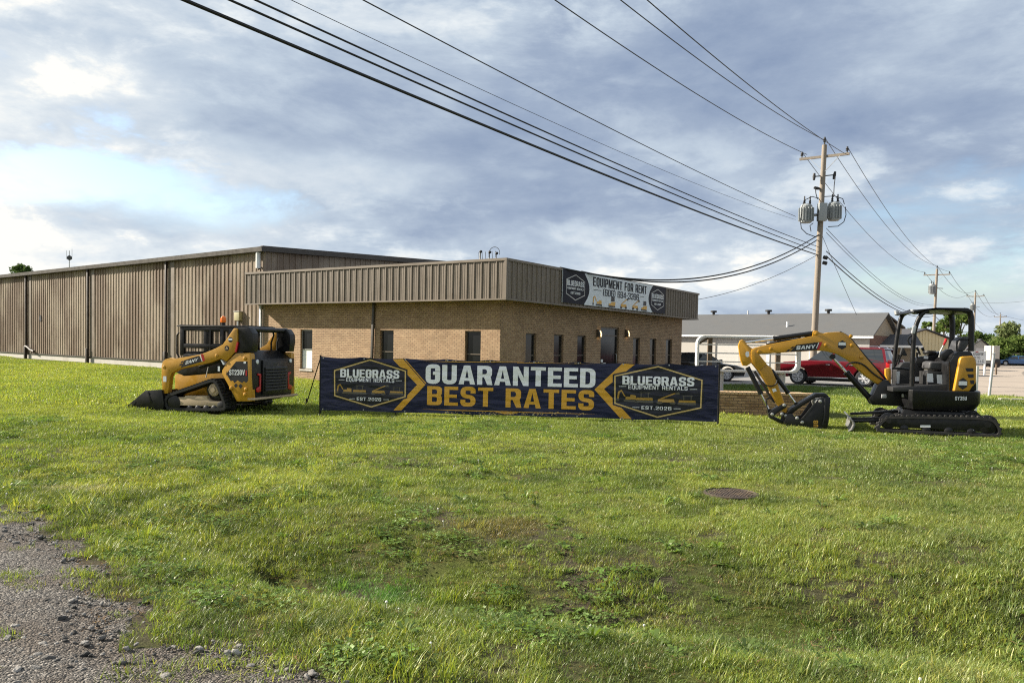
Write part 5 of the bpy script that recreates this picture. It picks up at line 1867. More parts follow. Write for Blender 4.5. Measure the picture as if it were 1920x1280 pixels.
MB().prism(bpz([(388, 690), (425, 682), (438, 712), (400, 726)]), YB + .06, YB + .088).tf(REL).build('sticker', M['letter_white'], stick, smooth=False)
bx = bpz([(160, 300), (172, 262), (215, 250), (255, 280), (250, 318), (330, 420), (250, 490), (170, 400)])
hb(MB().prism(bx, YB + .086, YB + .112), 'stick_cheek', M['yellow'], bevel=.01)


def cylinder(p0, p1, split, rb, rr, y, name):
    """hydraulic ram from barrel end p0 to rod end p1, split is where the barrel ends"""
    a, b = bpz([p0], y)[0], bpz([p1], y)[0]
    a, b = Vector((a[0], y, a[1])), Vector((b[0], y, b[1]))
    s = a + (b - a) * split
    c_ = MB().cyl(a, s, rb, n=14)
    c_.cyl(s - (b - a).normalized() * .05, s, rb * 1.15, n=14)
    co = hb(c_, name, M['black'])
    MB().cyl(s, b, rr, n=12).tf(REL).build('piston_rod', M['chrome'], co)
    e_ = MB().cyl(b + Vector((0, -.05, 0)), b + Vector((0, .05, 0)), rr * 2.0, n=12)
    e_.tf(REL).build('rod_eye', M['black'], co)


cylinder((850, 85), (80, 190), .57, .055, .024, YB, 'stick_cylinder')
cylinder((1500, 840), (1050, 340), .66, .062, .030, YB - .02, 'boom_cylinder')
cylinder((125, 455), (365, 930), .62, .052, .024, YB + .02, 'bucket_cylinder')
cylinder((385, 485), (655, 855), .69, .045, .020, YB, 'thumb_cylinder')
lk = MB().prism(bpz([(345, 960), (370, 925), (505, 848), (545, 860), (545, 885), (430, 960), (400, 985), (515, 1035), (530, 1075), (500, 1075), (360, 1005)]), YB - .12, YB + .12)
hb(lk, 'bucket_link', M['black'], bevel=.012)
th = MB().prism(bpz([(540, 950), (600, 890), (860, 735), (960, 735), (1000, 765), (985, 785), (880, 770), (700, 880), (590, 965)]), YB - .15, YB + .15)
hb(th, 'thumb', M['black'], bevel=.012)
bkP = bpz([(505, 1040), (535, 955), (590, 950), (640, 1005), (730, 990), (860, 800), (905, 775), (1000, 772), (992, 900), (985, 1000), (962, 1122), (840, 1130), (570, 1122), (530, 1090)])
bk = MB()
for s in (-1, 1):
    bk.prism(bkP, *sorted((YB + .29 * s, YB + .315 * s)))
shell = bpz([(505, 1040), (530, 1090), (570, 1122), (840, 1130), (962, 1122), (985, 1000), (1000, 772), (985, 772), (965, 1000), (940, 1100), (840, 1108), (580, 1100), (545, 1070), (525, 1040)])
bk.prism(shell, YB - .289, YB + .289)
bko = hb(bk, 'bucket', M['black'], bevel=.006)
tt = MB()
for i in range(4):
    y_ = YB - .26 + i * .17
    tt.cut().prism(bpz([(985, 790), (860, 800), (840, 830), (870, 900), (900, 830)]), y_, y_ + .05)
tt.tf(REL).build('bucket_tooth', M['steel'], bko, bevel=.005)
l = MB()
_q = quad_fn(HF, YB + .316, (895, 1108), (895, 1035), (845, 1108), ZE, .004)
lettering(l, 'UB', _q, 0, 0, 1, 1, .6, .2, .2)
l.tf(REL).build('lettering', M['gold'], bko, smooth=False)
pins = MB()
for xy in ((395, 968), (543, 985), (650, 1000), (618, 1052), (525, 868), (500, 965), (705, 1045), (900, 820)):
    p_ = bpz([xy], YB + .13)[0]
    pins.cut().lathe([(.035, 0), (.035, .05), (.015, .06)], (p_[0], YB + (.10 if xy[0] < 640 else .30), p_[1]), (0, 1, 0), 10)
hb(pins, 'pivot_pin', M['steel'])
gs = MB()
for q_ in ([(690, 1045), (855, 842), (875, 850), (715, 1060)], [(560, 1105), (940, 1108), (955, 1122), (575, 1120)], [(965, 800), (985, 800), (972, 1000), (950, 1090), (938, 1085), (955, 1000)]):
    gs.cut().prism(bpz(q_, YB + .32), YB + .316, YB + .332)
hb(gs, 'wear_plate', M['blackmatte'], bevel=.004)
hs = MB()
for pts, y_, r_ in (([(1200, 450), (1240, 405), (1320, 400), (1400, 430), (1480, 510), (1560, 570), (1640, 610)], YB + .12, .018),
                    ([(1130, 70), (1220, 112), (1300, 200), (1400, 330), (1520, 460), (1620, 560), (1650, 640)], YB + .03, .022),
                    ([(1140, 74), (1225, 116), (1310, 212), (1420, 350), (1540, 480), (1640, 590)], YB - .05, .022),
                    ([(330, 205), (560, 160), (700, 150), (840, 112)], YB + .03, .02),
                    ([(250, 560), (300, 640), (380, 670), (440, 640), (450, 590)], YB + .10, .014),
                    ([(200, 500), (290, 640), (380, 790), (420, 830)], YB - .12, .03),
                    ([(330, 850), (325, 810), (360, 790), (400, 800), (420, 840)], YB + .05, .016),
                    ([(330, 830), (340, 900), (380, 960)], YB + .03, .018)):
    P_ = chaikin(bpz(pts, y_), 2, False)
    hs.cut().tube([Vector((x, y_, z)) for x, z in P_], r_, 6)
hb(hs, 'hose', M['cable'])
kb = MB()
for xy, y_ in (((1610, 770), .2), ((1830, 765), .3), ((1500, 785), .16)):
    p_ = bpz([xy], y_)[0]
    kb.cut().prism([(p_[0] - .05, p_[1] - .04), (p_[0] + .05, p_[1] - .04), (p_[0] + .05, p_[1] + .04), (p_[0] - .05, p_[1] + .04)], y_, y_ + .05)
hb(kb, 'valve_block', M['galv'], bevel=.01)


# ------------------------------------------------------------------ sign frame in its brick planter
def planter():
    a, b = gnd(1340, 776, 0), gnd(1540, 781, 0)
    F_ = Frame(a - (b - a).normalized() * 2.6, (b - a))
    L = (b - a).length + 2.6
    z0 = z1(a.x, a.y)
    p = thing('brick_planter', F_.o, F_.yaw, 'low brown brick planter with a pale coping behind the banner end and bucket', 'planter')
    h = .50
    mb = MB()
    for (x0, x1, y0, y1) in ((0, L, 0, .2), (0, L, 1.5, 1.7), (0, .2, .201, 1.499), (L - .2, L, .201, 1.499)):
        mb.box(x0, x1, y0, y1, -.2, h)
    mb.build('wall', M['brickdark'], p, uv=True, smooth=False)
    mb = MB()
    n = 54
    for i in range(n):
        x = L * i / n
        mb.box(x + .004, x + L / n - .004, -.02, .21, h + .002, h + .062)
    mb.build('coping', pmat('pale_coping_brick', srgb(204, 174, 138), .8, var=.12, vscale=6), p, bevel=.004, smooth=False)
    MB().box(.2, L - .2, .2, 1.5, -.1, h - .06).build('planting_soil', M['soil'], p, smooth=False)
    return F_, p


PF, _pl = planter()
_c = at(1405, 665, 19.6)
GF = Frame((_c.x, 19.6, 0), (1, -.10))
sgn = thing('empty_sign_frame', GF.wld(0, 0, z1(_c.x, 19.6)), GF.yaw, 'empty white rounded sign frame with thin rails on posts above the brick planter', 'sign frame')
gx = lambda px, py: GF.Y(px, py, 0)
xL, zT = gx(1308, 628.5)
xR, zB = gx(1501, 700)
zz_ = z1(_c.x, 19.6)
zT -= zz_; zB -= zz_


def rrect(x0, x1, z0, z1_, r, n=6):
    out = []
    for cx, cz, a0 in ((x1 - r, z1_ - r, 0), (x0 + r, z1_ - r, 90), (x0 + r, z0 + r, 180), (x1 - r, z0 + r, 270)):
        for i in range(n + 1):
            a = math.radians(a0 + 90 * i / n)
            out.append((cx + r * math.cos(a), cz + r * math.sin(a)))
    return out


MB().loop(rrect(xL, xR, zB, zT, .20), rrect(xL + .05, xR - .05, zB + .05, zT - .05, .16), -.0, .36).build('frame', M['frame_white'], sgn, sharp=25)
mb = MB()
for py_ in (647, 663, 679):
    z = gx(1400, py_)[1] - zz_
    mb.cut().bar((xL + .05, .16, z), (xR - .05, .16, z), .03, .03)
mb.build('rail', M['frame_white'], sgn, smooth=False)
for px_, m_ in ((1336, 'poledark'), (1467, 'poledark')):
    x = gx(px_, 660)[0]
    MB().box(x - .06, x + .06, .40, .52, -.1, zT - .04).build('post', M[m_], sgn, bevel=.01)
for px_ in (1354, 1471):
    x = gx(px_, 660)[0]
    MB().cyl((x, .18, -.1), (x, .18, zB - .002), .085, n=16).build('pipe_post', M['galv'], sgn)
MB().bar((xL + .06, .30, zT - .22), (xL + .32, .30, zT - .06), .05, .05).build('corner_brace', M['poledark'], sgn, smooth=False)


# ------------------------------------------------------------------ vehicles in the lot
def wheel(par, x, y, r, w, s, tyre=M['tyre'], rim=M['rim'], spokes=6):
    t = MB()
    t.lathe([(r * .66, -w * .05), (r * .70, -w * .5), (r * .92, -w * .5), (r, -w * .32), (r, w * .32), (r * .92, w * .5), (r * .70, w * .5), (r * .66, w * .05)], (x, y, r), (0, s, 0), 28)
    to = t.build('wheel', tyre, par)
    m_ = MB()
    m_.lathe([(r * .71, w * .30), (r * .71, w * .44), (r * .64, w * .46), (r * .62, w * .30)], (x, y, r), (0, s, 0), 28)
    m_.lathe([(r * .16, w * .25), (r * .16, w * .44), (r * .08, w * .47)], (x, y, r), (0, s, 0), 14)
    for i in range(spokes):
        for dd in (-.16, .16):
            a = 2 * math.pi * i / spokes + dd
            p = Vector((x + math.cos(a - dd) * r * .12, y + s * w * .40, r + math.sin(a - dd) * r * .12))
            q = Vector((x + math.cos(a) * r * .64, y + s * w * .40, r + math.sin(a) * r * .64))
            m_.bar(p, q, r * .085, .03, (0, s, 0))
    m_.build('rim', rim, to, smooth=False)
    MB().lathe([(r * .62, w * .1), (r * .62, w * .14), (.03, w * .15)], (x, y, r), (0, s, 0), 20).build('brake_disc', M['black'], to)


def car(name, loc, yaw, label, cat, paint, prof, glass, wheels, W, r, ww, tumble=.84, group=None, roofrail=False, extra=None):
    """prof: closed body-side outline incl. arches; glass: greenhouse outline (x, z) closed"""
    c = thing(name, loc, yaw, label, cat, group)
    hw = W / 2
    body = MB().prism(prof, -hw, hw)
    body.build('body', paint, c, bevel=.05, seg=3)
    zb = min(z for _, z in glass)
    ztop = max(z for _, z in glass)
    g = MB()
    n = len(glass)
    tw = lambda z, e=0: (hw - .04) * (1 - (1 - tumble) * (z - zb) / (ztop - zb)) + e
    def shell(poly, e):
        m_ = MB()
        k = len(poly)
        m_.v = [(x, -tw(z, e), z) for x, z in poly] + [(x, tw(z, e), z) for x, z in poly]
        m_.f = [tuple(range(k)), tuple(range(2 * k - 1, k - 1, -1))] + [(i, k + i, k + (i + 1) % k, (i + 1) % k) for i in range(k)]
        return m_
    shell(glass, -.012).build('window', M['carglass'], c, bevel=.02)
    xs_ = [p[0] for p in glass]
    top = sorted([p for p in glass if p[1] > ztop - .12], key=lambda p: p[0])
    x0, x1 = top[0][0], top[-1][0]
    rp = [(x0 - .06, ztop - .05), (x0 + .05, ztop + .02), ((x0 + x1) / 2, ztop + .045), (x1 - .1, ztop + .02), (x1 + .06, ztop - .05)]
    shell(rp, .012).build('roof', paint, c, bevel=.02)
    pl = MB()
    low = sorted([p for p in glass if p[1] < zb + .05], key=lambda p: p[0])
    xl, xh = low[0][0], low[-1][0]
    for s in (-1, 1):
        def pill(xb, xt, w):
            z0_, z1_ = zb - .02, ztop - .02
            pl.hexa([(xb, s * (tw(z0_) - .03), z0_), (xb + w, s * (tw(z0_) - .03), z0_), (xb + w, s * tw(z0_, .004), z0_), (xb, s * tw(z0_, .004), z0_),
                     (xt, s * (tw(z1_) - .03), z1_), (xt + w, s * (tw(z1_) - .03), z1_), (xt + w, s * tw(z1_, .004), z1_), (xt, s * tw(z1_, .004), z1_)])
        pl.cut()
        pill(xh - .10, x1 - .02, .09)
        pl.cut()
        pill(xl + .01, x0 - .02, .12)
        for f_ in extra.get('pillars', ()) if extra else ():
            pl.cut()
            pill(f_, f_, .09)
    pl.build('pillar', paint, c, smooth=False)
    for (x, s) in [(x, s) for x in wheels for s in (-1, 1)]:
        wheel(c, x, s * (hw - ww / 2 + .01), r, ww, s)
    fx = max(p[0] for p in prof)
    rx = min(p[0] for p in prof)
    for s in (-1, 1):
        hz = (extra or {}).get('head', .85)
        MB().box(fx - .16, fx - .015, *sorted((s * (hw - .36), s * (hw + .006))), hz - .06, hz + .06).build('headlight', M['galv'], c, bevel=.02)
        zt_ = extra.get('tail', .95) if extra else .95
        MB().box(rx - .006, rx + .16, *sorted((s * (hw - .22), s * (hw + .004))), zt_ - .12, zt_ + .12).build('tail_light', M['red'], c, bevel=.015)
        MB().prism([(xh - .28, zb + .02), (xh - .05, zb + .0), (xh - .06, zb + .17), (xh - .22, zb + .18)], *sorted((s * (hw + .02), s * (hw + .22)))).build('mirror', paint, c, bevel=.03)
        for hx_ in (extra or {}).get('handles', ()):
            MB().box(hx_, hx_ + .2, *sorted((s * (hw - .01), s * (hw + .03))), zb - .16, zb - .12).build('handle', M['chrome'], c, bevel=.01)
        if roofrail:
            MB().tube([(x0 + .2, s * tw(ztop, -.06), ztop + .02), (x0 + .3, s * tw(ztop, -.06), ztop + .09), (x1 - .35, s * tw(ztop, -.06), ztop + .09), (x1 - .2, s * tw(ztop, -.06), ztop + .02)], .018, 6).build('roof_rail', M['chrome'], c)
            MB().box(wheels[1] + .55, wheels[0] - .55, *sorted((s * (hw - .05), s * (hw + .12))), .36, .42).build('running_board', M['chrome'], c, bevel=.01)
    MB().box(wheels[1] + .2, wheels[0] - .2, -hw + .1, hw - .1, .22, .5).build('underbody', M['blackmatte'], c, smooth=False)
    return c


def arches(x0, x1, zs, ze, wheels, R):
    """bottom edge of a body side from x1 back to x0 with round wheel cut-outs"""
    pts = []
    for w in sorted(wheels, reverse=True):
        dz = zs
        a0 = math.asin(max(-1, min(1, (zs - .40) / R)))
        for i in range(11):
            a = a0 + (math.pi - 2 * a0) * i / 10
            pts.append((w + R * math.cos(a), .40 + R * math.sin(a)))
    return pts


suv_w = (1.62, -1.55)
prof = [(-2.62, .55), (-2.66, .80), (-2.60, 1.18), (1.00, 1.24), (1.25, 1.22), (2.35, 1.12), (2.60, 1.02), (2.68, .70), (2.62, .40)] + arches(-2.6, 2.6, .36, 0, suv_w, .50) + [(-2.55, .40)]
glass = [(-2.56, 1.17), (-2.36, 1.80), (-2.2, 1.86), (.10, 1.88), (.42, 1.82), (1.16, 1.23)]
_f0, _r0 = gnd(1495.5, 720, -.114), gnd(1622, 726, -.114)
_d = (_f0 - _r0).normalized()
_m = (_f0 + _r0) / 2
_nn = Vector((_d.y, -_d.x, 0))
if _nn.y < 0:
    _nn = -_nn
_m = _m + _nn * .98
car('parked_suv', (_m.x, _m.y, -.112), math.atan2(_d.y, _d.x), 'dark red full size SUV parked behind the excavator boom', 'SUV', M['carred'], prof, glass, suv_w, 2.02, .41, .29, roofrail=True,
    extra={'pillars': (-.12, -1.2), 'handles': (.05, -1.05), 'tail': 1.1})
sed_w = (1.42, -1.38)
sprof = [(-2.35, .50), (-2.42, .80), (-2.34, .96), (-1.55, 1.0), (.9, .96), (1.9, .84), (2.28, .70), (2.36, .50), (2.30, .30)] + arches(-2.4, 2.4, .28, 0, sed_w, .40) + [(-2.25, .30)]
sglass = [(-1.95, .98), (-1.25, 1.34), (-.8, 1.43), (.0, 1.45), (.30, 1.38), (1.15, .95)]
_b = at(1321, 683, 42)
car('parked_sedan', (_b.x - .2, _b.y, -.112), math.radians(-18), 'black sedan half hidden behind the brick office corner', 'car', M['carblack'], sprof, sglass, sed_w, 1.85, .34, .23, extra={'pillars': (-.3,), 'handles': (0,), 'head': .58})
_b = at(1903, 676, 118)
car('parked_car', (_b.x, _b.y, -.112), math.radians(160), 'small blue car far off in the concrete yard', 'car', M['carblue'], sprof, sglass, sed_w, 1.85, .34, .23, extra={'pillars': (-.3,), 'head': .58})

# ------------------------------------------------------------------ neighbour's long building
E0 = at(1631, 626.5, 58)
NF = Frame((E0.x, E0.y, -.12), (-.77, .638))
nb = thing('repair_shop', NF.o, NF.yaw, 'long pale building with grey shingle roof and red brick gable end behind the red SUV', 'building')
HE = 2.98
NL, ND = 30.0, 7.6
NY = -1                                   # building lies on the far side: local -y
RZ = 1.72
mb = MB()
P3 = lambda x, y, z: (x, -y, z)
ops = []
for a, b in ((1341, 1384), (1205, 1250)):
    xa, _ = NF.Y(a, 660, 0)
    xb_, _ = NF.Y(b, 660, 0)
    if xa > xb_:
        xa, xb_ = xb_, xa
    ops.append((max(.5, xa), min(NL - .5, xb_), .06, 2.45))
wall(mb, lambda u, z, d: P3(u, d, z), .0, NL, -.3, HE, ops, .15)
mb.build('wall', M['vinyl'], nb, smooth=False)
for a, b, c, d in ops:
    g = MB()
    for i in range(5):
        g.box(a, b, -.14, -.08, c + (d - c) * i / 5 + .004, c + (d - c) * (i + 1) / 5 - .004)
    g.build('garage_door', pmat('aged_white_door', srgb(186, 183, 177), .6, var=.06), nb, smooth=False)
g = MB()
g.add([P3(0, .01, -.3), P3(0, ND, -.3), P3(0, ND, HE), P3(0, .01, HE)], [(0, 1, 2, 3)])
g.build('brick_end', M['brickred'], nb, uv=True, smooth=False)
g = MB()
g.add([P3(-.01, 0, HE), P3(-.01, ND, HE), P3(-.01, ND / 2, HE + RZ)], [(0, 1, 2)])
g.build('gable', M['tan'], nb, smooth=False)
g = MB()
ov = .35
for s in (0, 1):
    ya, yb = (-ov, ND / 2) if s == 0 else (ND + ov, ND / 2)
    za = HE - ov * RZ / (ND / 2)
    g.hexa([P3(-ov, ya, za + .02), P3(NL, ya, za + .02), P3(NL, yb, HE + RZ + .02), P3(-ov, yb, HE + RZ + .02), P3(-ov, ya, za + .12), P3(NL, ya, za + .12), P3(NL, yb, HE + RZ + .12), P3(-ov, yb, HE + RZ + .12)])
g.build('roof', M['shingle'], nb, smooth=False)
MB().box(-ov, NL, .30, .42, HE - .26, HE - .10).build('gutter', M['white'], nb, smooth=False)
for px_, k_ in ((1338, 0), (1402, 1), (1441, 0), (1553, 0)):
    x, z = NF.Y(px_, 592, -ND / 2)
    v = MB().cyl(P3(x, ND / 2, HE + RZ), P3(x, ND / 2, HE + RZ + .42), .12 if k_ == 0 else .06)
    if k_ == 0:
        v.cyl(P3(x, ND / 2, HE + RZ + .30), P3(x, ND / 2, HE + RZ + .46), .28, n=12)
    v.build('roof_vent', M['blackmatte'] if k_ == 0 else M['galv'], nb)
x, z = NF.Y(1476, 618, -1.2)
MB().cyl(P3(x, 1.2, HE + .3), P3(x, 1.2, HE + 1.05), .09).build('vent_pipe', M['white'], nb)
for px_ in (1441, 1521):
    x, _ = NF.Y(px_, 650, 0)
    MB().box(x - .12, x + .12, .01, .06, .02, 2.6).build('wall_trim', M['white'], nb, smooth=False)
# annex with dark roof, porch
AF = Frame((at(1640, 655, 59).x, 61.0, -.12), (.80, -.25))
an = thing('porch_annex', AF.o, AF.yaw, 'low annex with a dark shingle roof and shaded porch beside the brick gable', 'building')
MB().box(0, 3.9, .8, 4, -.2, 2.2).build('wall', M['tan'], an, smooth=False)
MB().hexa([(-.3, -.4, 2.15), (4.2, -.4, 2.15), (4.2, 2.4, 3.05), (-.3, 2.4, 3.05), (-.3, -.4, 2.27), (4.2, -.4, 2.27), (4.2, 2.4, 3.17), (-.3, 2.4, 3.17)]).build('roof', M['shingledark'], an, smooth=False)
MB().box(-.3, 4.2, -.44, -.405, 2.08, 2.26).build('fascia_board', M['white'], an, smooth=False)
for x in (0.1, 2.0, 3.9):
    MB().box(x - .06, x + .06, -.3, -.18, -.2, 2.14).build('post', M['white'], an, smooth=False)


def shed(name, pl, pr, depth, hz, hp, dirv, dep, wallm, roofm, label, ribs=True):
    """gabled shed: left and right bottom corners from the photo at a depth"""
    a = at(pl, 690, depth)
    b = at(pr, 690, depth + dirv)
    F_ = Frame((a.x, a.y, -.12), (b.x - a.x, b.y - a.y))
    L = (Vector((b.x, b.y)) - Vector((a.x, a.y))).length
    t = thing(name, F_.o, F_.yaw, label, 'building')
    m_ = MB()
    tp = lambda u: hz + hp * (1 - abs(2 * u / L - 1))
    if ribs:
        ribbed(m_, lambda u, z, o: (u, -o, z), 0, L / 2, 0, tp, .45, .08, .04, False)
        ribbed(m_, lambda u, z, o: (u, -o, z), L / 2, L, 0, tp, .45, .08, .04, False)
    else:
        m_.add([(0, 0, 0), (L, 0, 0), (L, 0, hz), (L / 2, 0, hz + hp), (0, 0, hz)], [(0, 1, 2, 3, 4)])
    m_.box(.01, L - .01, .02, dep, -.2, hz)
    m_.build('wall', wallm, t, smooth=False)
    m_ = MB()
    for s in (0, 1):
        xe = -.25 if s == 0 else L + .25
        m_.hexa([(xe, -.2, hz - .0), (L / 2, -.2, hz + hp + .03), (L / 2, dep, hz + hp + .03), (xe, dep, hz), (xe, -.2, hz + .14), (L / 2, -.2, hz + hp + .17), (L / 2, dep, hz + hp + .17), (xe, dep, hz + .14)])
    m_.build('roof', roofm, t, smooth=False)
    return t, F_, L


shed('tan_metal_shed', 1625, 1688, 70, 3.9, 1.2, 1.5, 14, M['tan'], M['trim'], 'tall tan metal shed rising behind the brick gable end')
shed('cream_workshop', 1662, 1800, 78, 2.7, 1.35, 3.0, 20, M['cream'], M['shingledark'], 'cream ribbed metal workshop seen through the excavator canopy')
shed('distant_house', 1812, 1862, 118, 2.2, 1.6, 0.0, 9, M['vinyl'], M['shingledark'], 'low grey house with dark roof behind the white business sign', ribs=False)


def trailer(pl, pr, depth, z0, z1_, mat_, label, post=True):
    a, b = at(pl, 680, depth), at(pr, 680, depth)
    F_ = Frame((a.x, a.y, -.11), (1, -.12))
    L = b.x - a.x
    t = thing('box_trailer', F_.o, F_.yaw, label, 'trailer')
    MB().box(0, L, 0, 2.4, z0, z1_).build('box', mat_, t, bevel=.04)
    m_ = MB()
    for i in range(int(L / .6)):
        m_.cut().box(.2 + i * .6, .26 + i * .6, -.03, -.001, z0 + .1, z1_ - .1)
    m_.build('side_rib', mat_, t, smooth=False)
    w_ = MB()
    for x in (L * .25, L * .75):
        w_.cut().lathe([(.4, 0), (.4, .25), (.2, .26)], (x, .3, .42), (0, -1, 0), 14)
    w_.build('wheel', M['tyre'], t)
    MB().box(.1, L - .1, .4, 2.0, .5, z0 - .002).build('chassis', M['blackmatte'], t, smooth=False)


trailer(1845, 1862, 100, .75, 2.45, M['shingledark'], 'dark box trailer parked beside the white business sign')
trailer(1862, 1873, 96, .9, 2.75, M['vinyl'], 'pale grey box trailer next to the dark trailer')
trailer(1896, 1912, 122, .7, 1.9, M['cream'], 'low cream trailer at the tree line by the blue car')

# business sign
a, b = at(1812, 690, 62), at(1847, 690, 62)
BSF = Frame((a.x, a.y, -.12), (1, -.05))
bs = thing('business_sign', BSF.o, BSF.yaw, 'white two-post board sign with dark serif lettering beyond the excavator tail', 'sign')
zt_s, zb_s = BSF.Y(1830, 658, 0)[1], BSF.Y(1830, 681.5, 0)[1]
xl_, xr2 = BSF.Y(1803, 670, 0)[0], BSF.Y(1846, 670, 0)[0]
MB().box(xl_, xr2, -.03, .03, zb_s, zt_s).build('board', M['white'], bs, smooth=False)
for x in (xl_ + .06, xr2 + .06):
    MB().box(x - .055, x + .055, -.03, .08, -.1, zt_s + .03).build('post', M['white'], bs, smooth=False)
l = MB()
ff = lambda u, v: (xl_ + (xr2 - xl_) * u, -.036, zb_s + (zt_s - zb_s) * v)
lettering(l, 'GUIRE', ff, .50, .66, .96, .88, .6, .15, .15)
lettering(l, 'AUTO', ff, .44, .38, .80, .58, .6, .15, .15)
lettering(l, 'S LLC', ff, .56, .10, .96, .30, .6, .15, .15)
l.build('lettering', M['blackprint'], bs, smooth=False)
MB().add([(xl_ + (xr2 - xl_) * .55, -.036, zt_s - .10), (xl_ + (xr2 - xl_) * .75, -.036, zt_s - .10), (xl_ + (xr2 - xl_) * .65, -.036, zt_s - .02)], [(0, 1, 2)]).build('decal', M['red'], bs, smooth=False)

# posts on the right, mailbox, manhole, small litter
a = gnd(1854, 742, -.05)
gp = thing('steel_fence_post', (a.x, a.y, z1(a.x, a.y)), 0, 'leaning grey steel post at the yard edge right of the excavator', 'post')
MB().cyl((0, 0, -.1), (.13, 0, 1.72), .055, n=12).build('pipe', M['galv'], gp)
MB().lathe([(.06, 0), (.06, .02), (.03, .05)], (.13, 0, 1.72), (.07, 0, 1), 12).build('cap', M['galv'], gp)
a = gnd(1826, 782, -.02)
tag(MB().cyl((a.x, a.y, z1(a.x, a.y) - .1), (a.x + .02, a.y, 1.30), .055, n=12).build('marker_post', M['white'], None), 'slim white marker post standing right behind the excavator tail', 'post')
a = at(1868, 690, 64)
mbx = thing('roadside_mailbox', (a.x, a.y, -.12), .2, 'black mailbox on a dark post near the white business sign', 'mailbox')
MB().box(-.05, .05, -.05, .05, -.1, 1.0).build('post', M['poledark'], mbx, smooth=False)
MB().prism([(-.28, 1.0), (.28, 1.0), (.28, 1.18), (.22, 1.28), (.08, 1.33), (-.08, 1.33), (-.22, 1.28), (-.28, 1.18)], -.12, .12).build('box', M['blackmatte'], mbx, bevel=.02)
a = gnd(1370, 931, 0)
mh = thing('manhole_cover', (a.x, a.y, z1(a.x, a.y) + .012), .3, 'round rusty brown manhole cover sunk in the lawn', 'manhole cover')
MB().lathe([(.30, -.12), (.30, .012), (.27, .02), (.265, .008), (.0, .008)], (0, 0, 0), (0, 0, 1), 36).build('ring', M['rust'], mh)
r_ = MB()
for i in range(-5, 6):
    for j in range(-5, 6):
        if math.hypot(i, j) < 5.1:
            r_.box(i * .045 - .014, i * .045 + .014, j * .045 - .014, j * .045 + .014, .008, .014)
r_.build('tread_stud', M['rust'], mh, smooth=False)
a = gnd(1895, 754, -.05)
tag(MB().box(a.x - .4, a.x + .5, a.y - .1, a.y + .1, z1(a.x, a.y) - .05, z1(a.x, a.y) + .09).build('concrete_curb_stop', M['concrete'], None, bevel=.03), 'short pale concrete block lying in the grass at the right edge', 'block')


# ------------------------------------------------------------------ utility poles and wires
def upole(base, top, r0, r1, label, arms, trans=0):
    b, t = Vector(base), Vector(top)
    p = thing('utility_pole', b, 0, label, 'utility pole', 'wooden utility poles along the road')
    t = t - b
    MB().cyl((0, 0, -.3), t, r0, r1, n=14).build('shaft', M['pole'], p)
    return p, t


ADIR = Vector((.8305, -.557, 0))
P1t = at(1546, 272, 42)
P1b = Vector((16.50, 42.2, -.13))
p1, t1 = upole(P1b, P1t, .19, .13, 'tall grey utility pole carrying two ribbed transformers behind the excavator boom', 1)


def crossarm(p, t, drop, half, px_pair=None):
    m_ = MB().bar(t + ADIR * -half + Vector((0, 0, -drop)), t + ADIR * half + Vector((0, 0, -drop)), .10, .13)
    c = m_.build('crossarm', M['pole'], p, smooth=False)
    b_ = MB()
    for s in (-1, 1):
        b_.cut().bar(t + ADIR * s * half * .6 + Vector((0, -.08, -drop - .05)), t + Vector((0, -.08, -drop - .85)), .05, .02)
    b_.build('brace', M['galv'], c, smooth=False)
    i_ = MB()
    for s in (-1, 1):
        o = t + ADIR * s * (half - .12) + Vector((0, 0, -drop + .065))
        i_.cut().lathe([(.03, 0), (.03, .10), (.09, .12), (.05, .18), (.09, .20), (.05, .26), (.05, .32)], o, (0, 0, 1), 10)
    i_.cut().lathe([(.04, 0), (.04, .15), (.09, .2), (.05, .26), (.09, .3), (.05, .36), (.05, .42)], t, (0, 0, 1), 10)
    i_.build('insulator', M['blackmatte'], c)


crossarm(p1, t1, .62, 1.28)


def transformer(par, o, r, h):
    m_ = MB().lathe([(r * .85, 0), (r, .03), (r, h * .84), (r * 1.05, h * .85), (r * 1.05, h * .90), (r * .8, h), (r * .2, h + .02)], o, (0, 0, 1), 20)
    for i in range(16):
        a = 2 * math.pi * i / 16
        d = Vector((math.cos(a), math.sin(a), 0))
        m_.bar(Vector(o) + d * (r * 1.16) + Vector((0, 0, h * .10)), Vector(o) + d * (r * 1.16) + Vector((0, 0, h * .80)), .04, r * .36, d)
    t = m_.build('transformer', M['transformer'], par, smooth=False)
    b_ = MB()
    for dx in (-.15, .15):
        b_.cut().lathe([(.04, 0), (.07, .05), (.04, .10), (.07, .15), (.04, .20), (.03, .42)], Vector(o) + Vector((dx, -.1, h)), (0, 0, 1), 10)
    b_.build('bushing', M['blackmatte'], t)


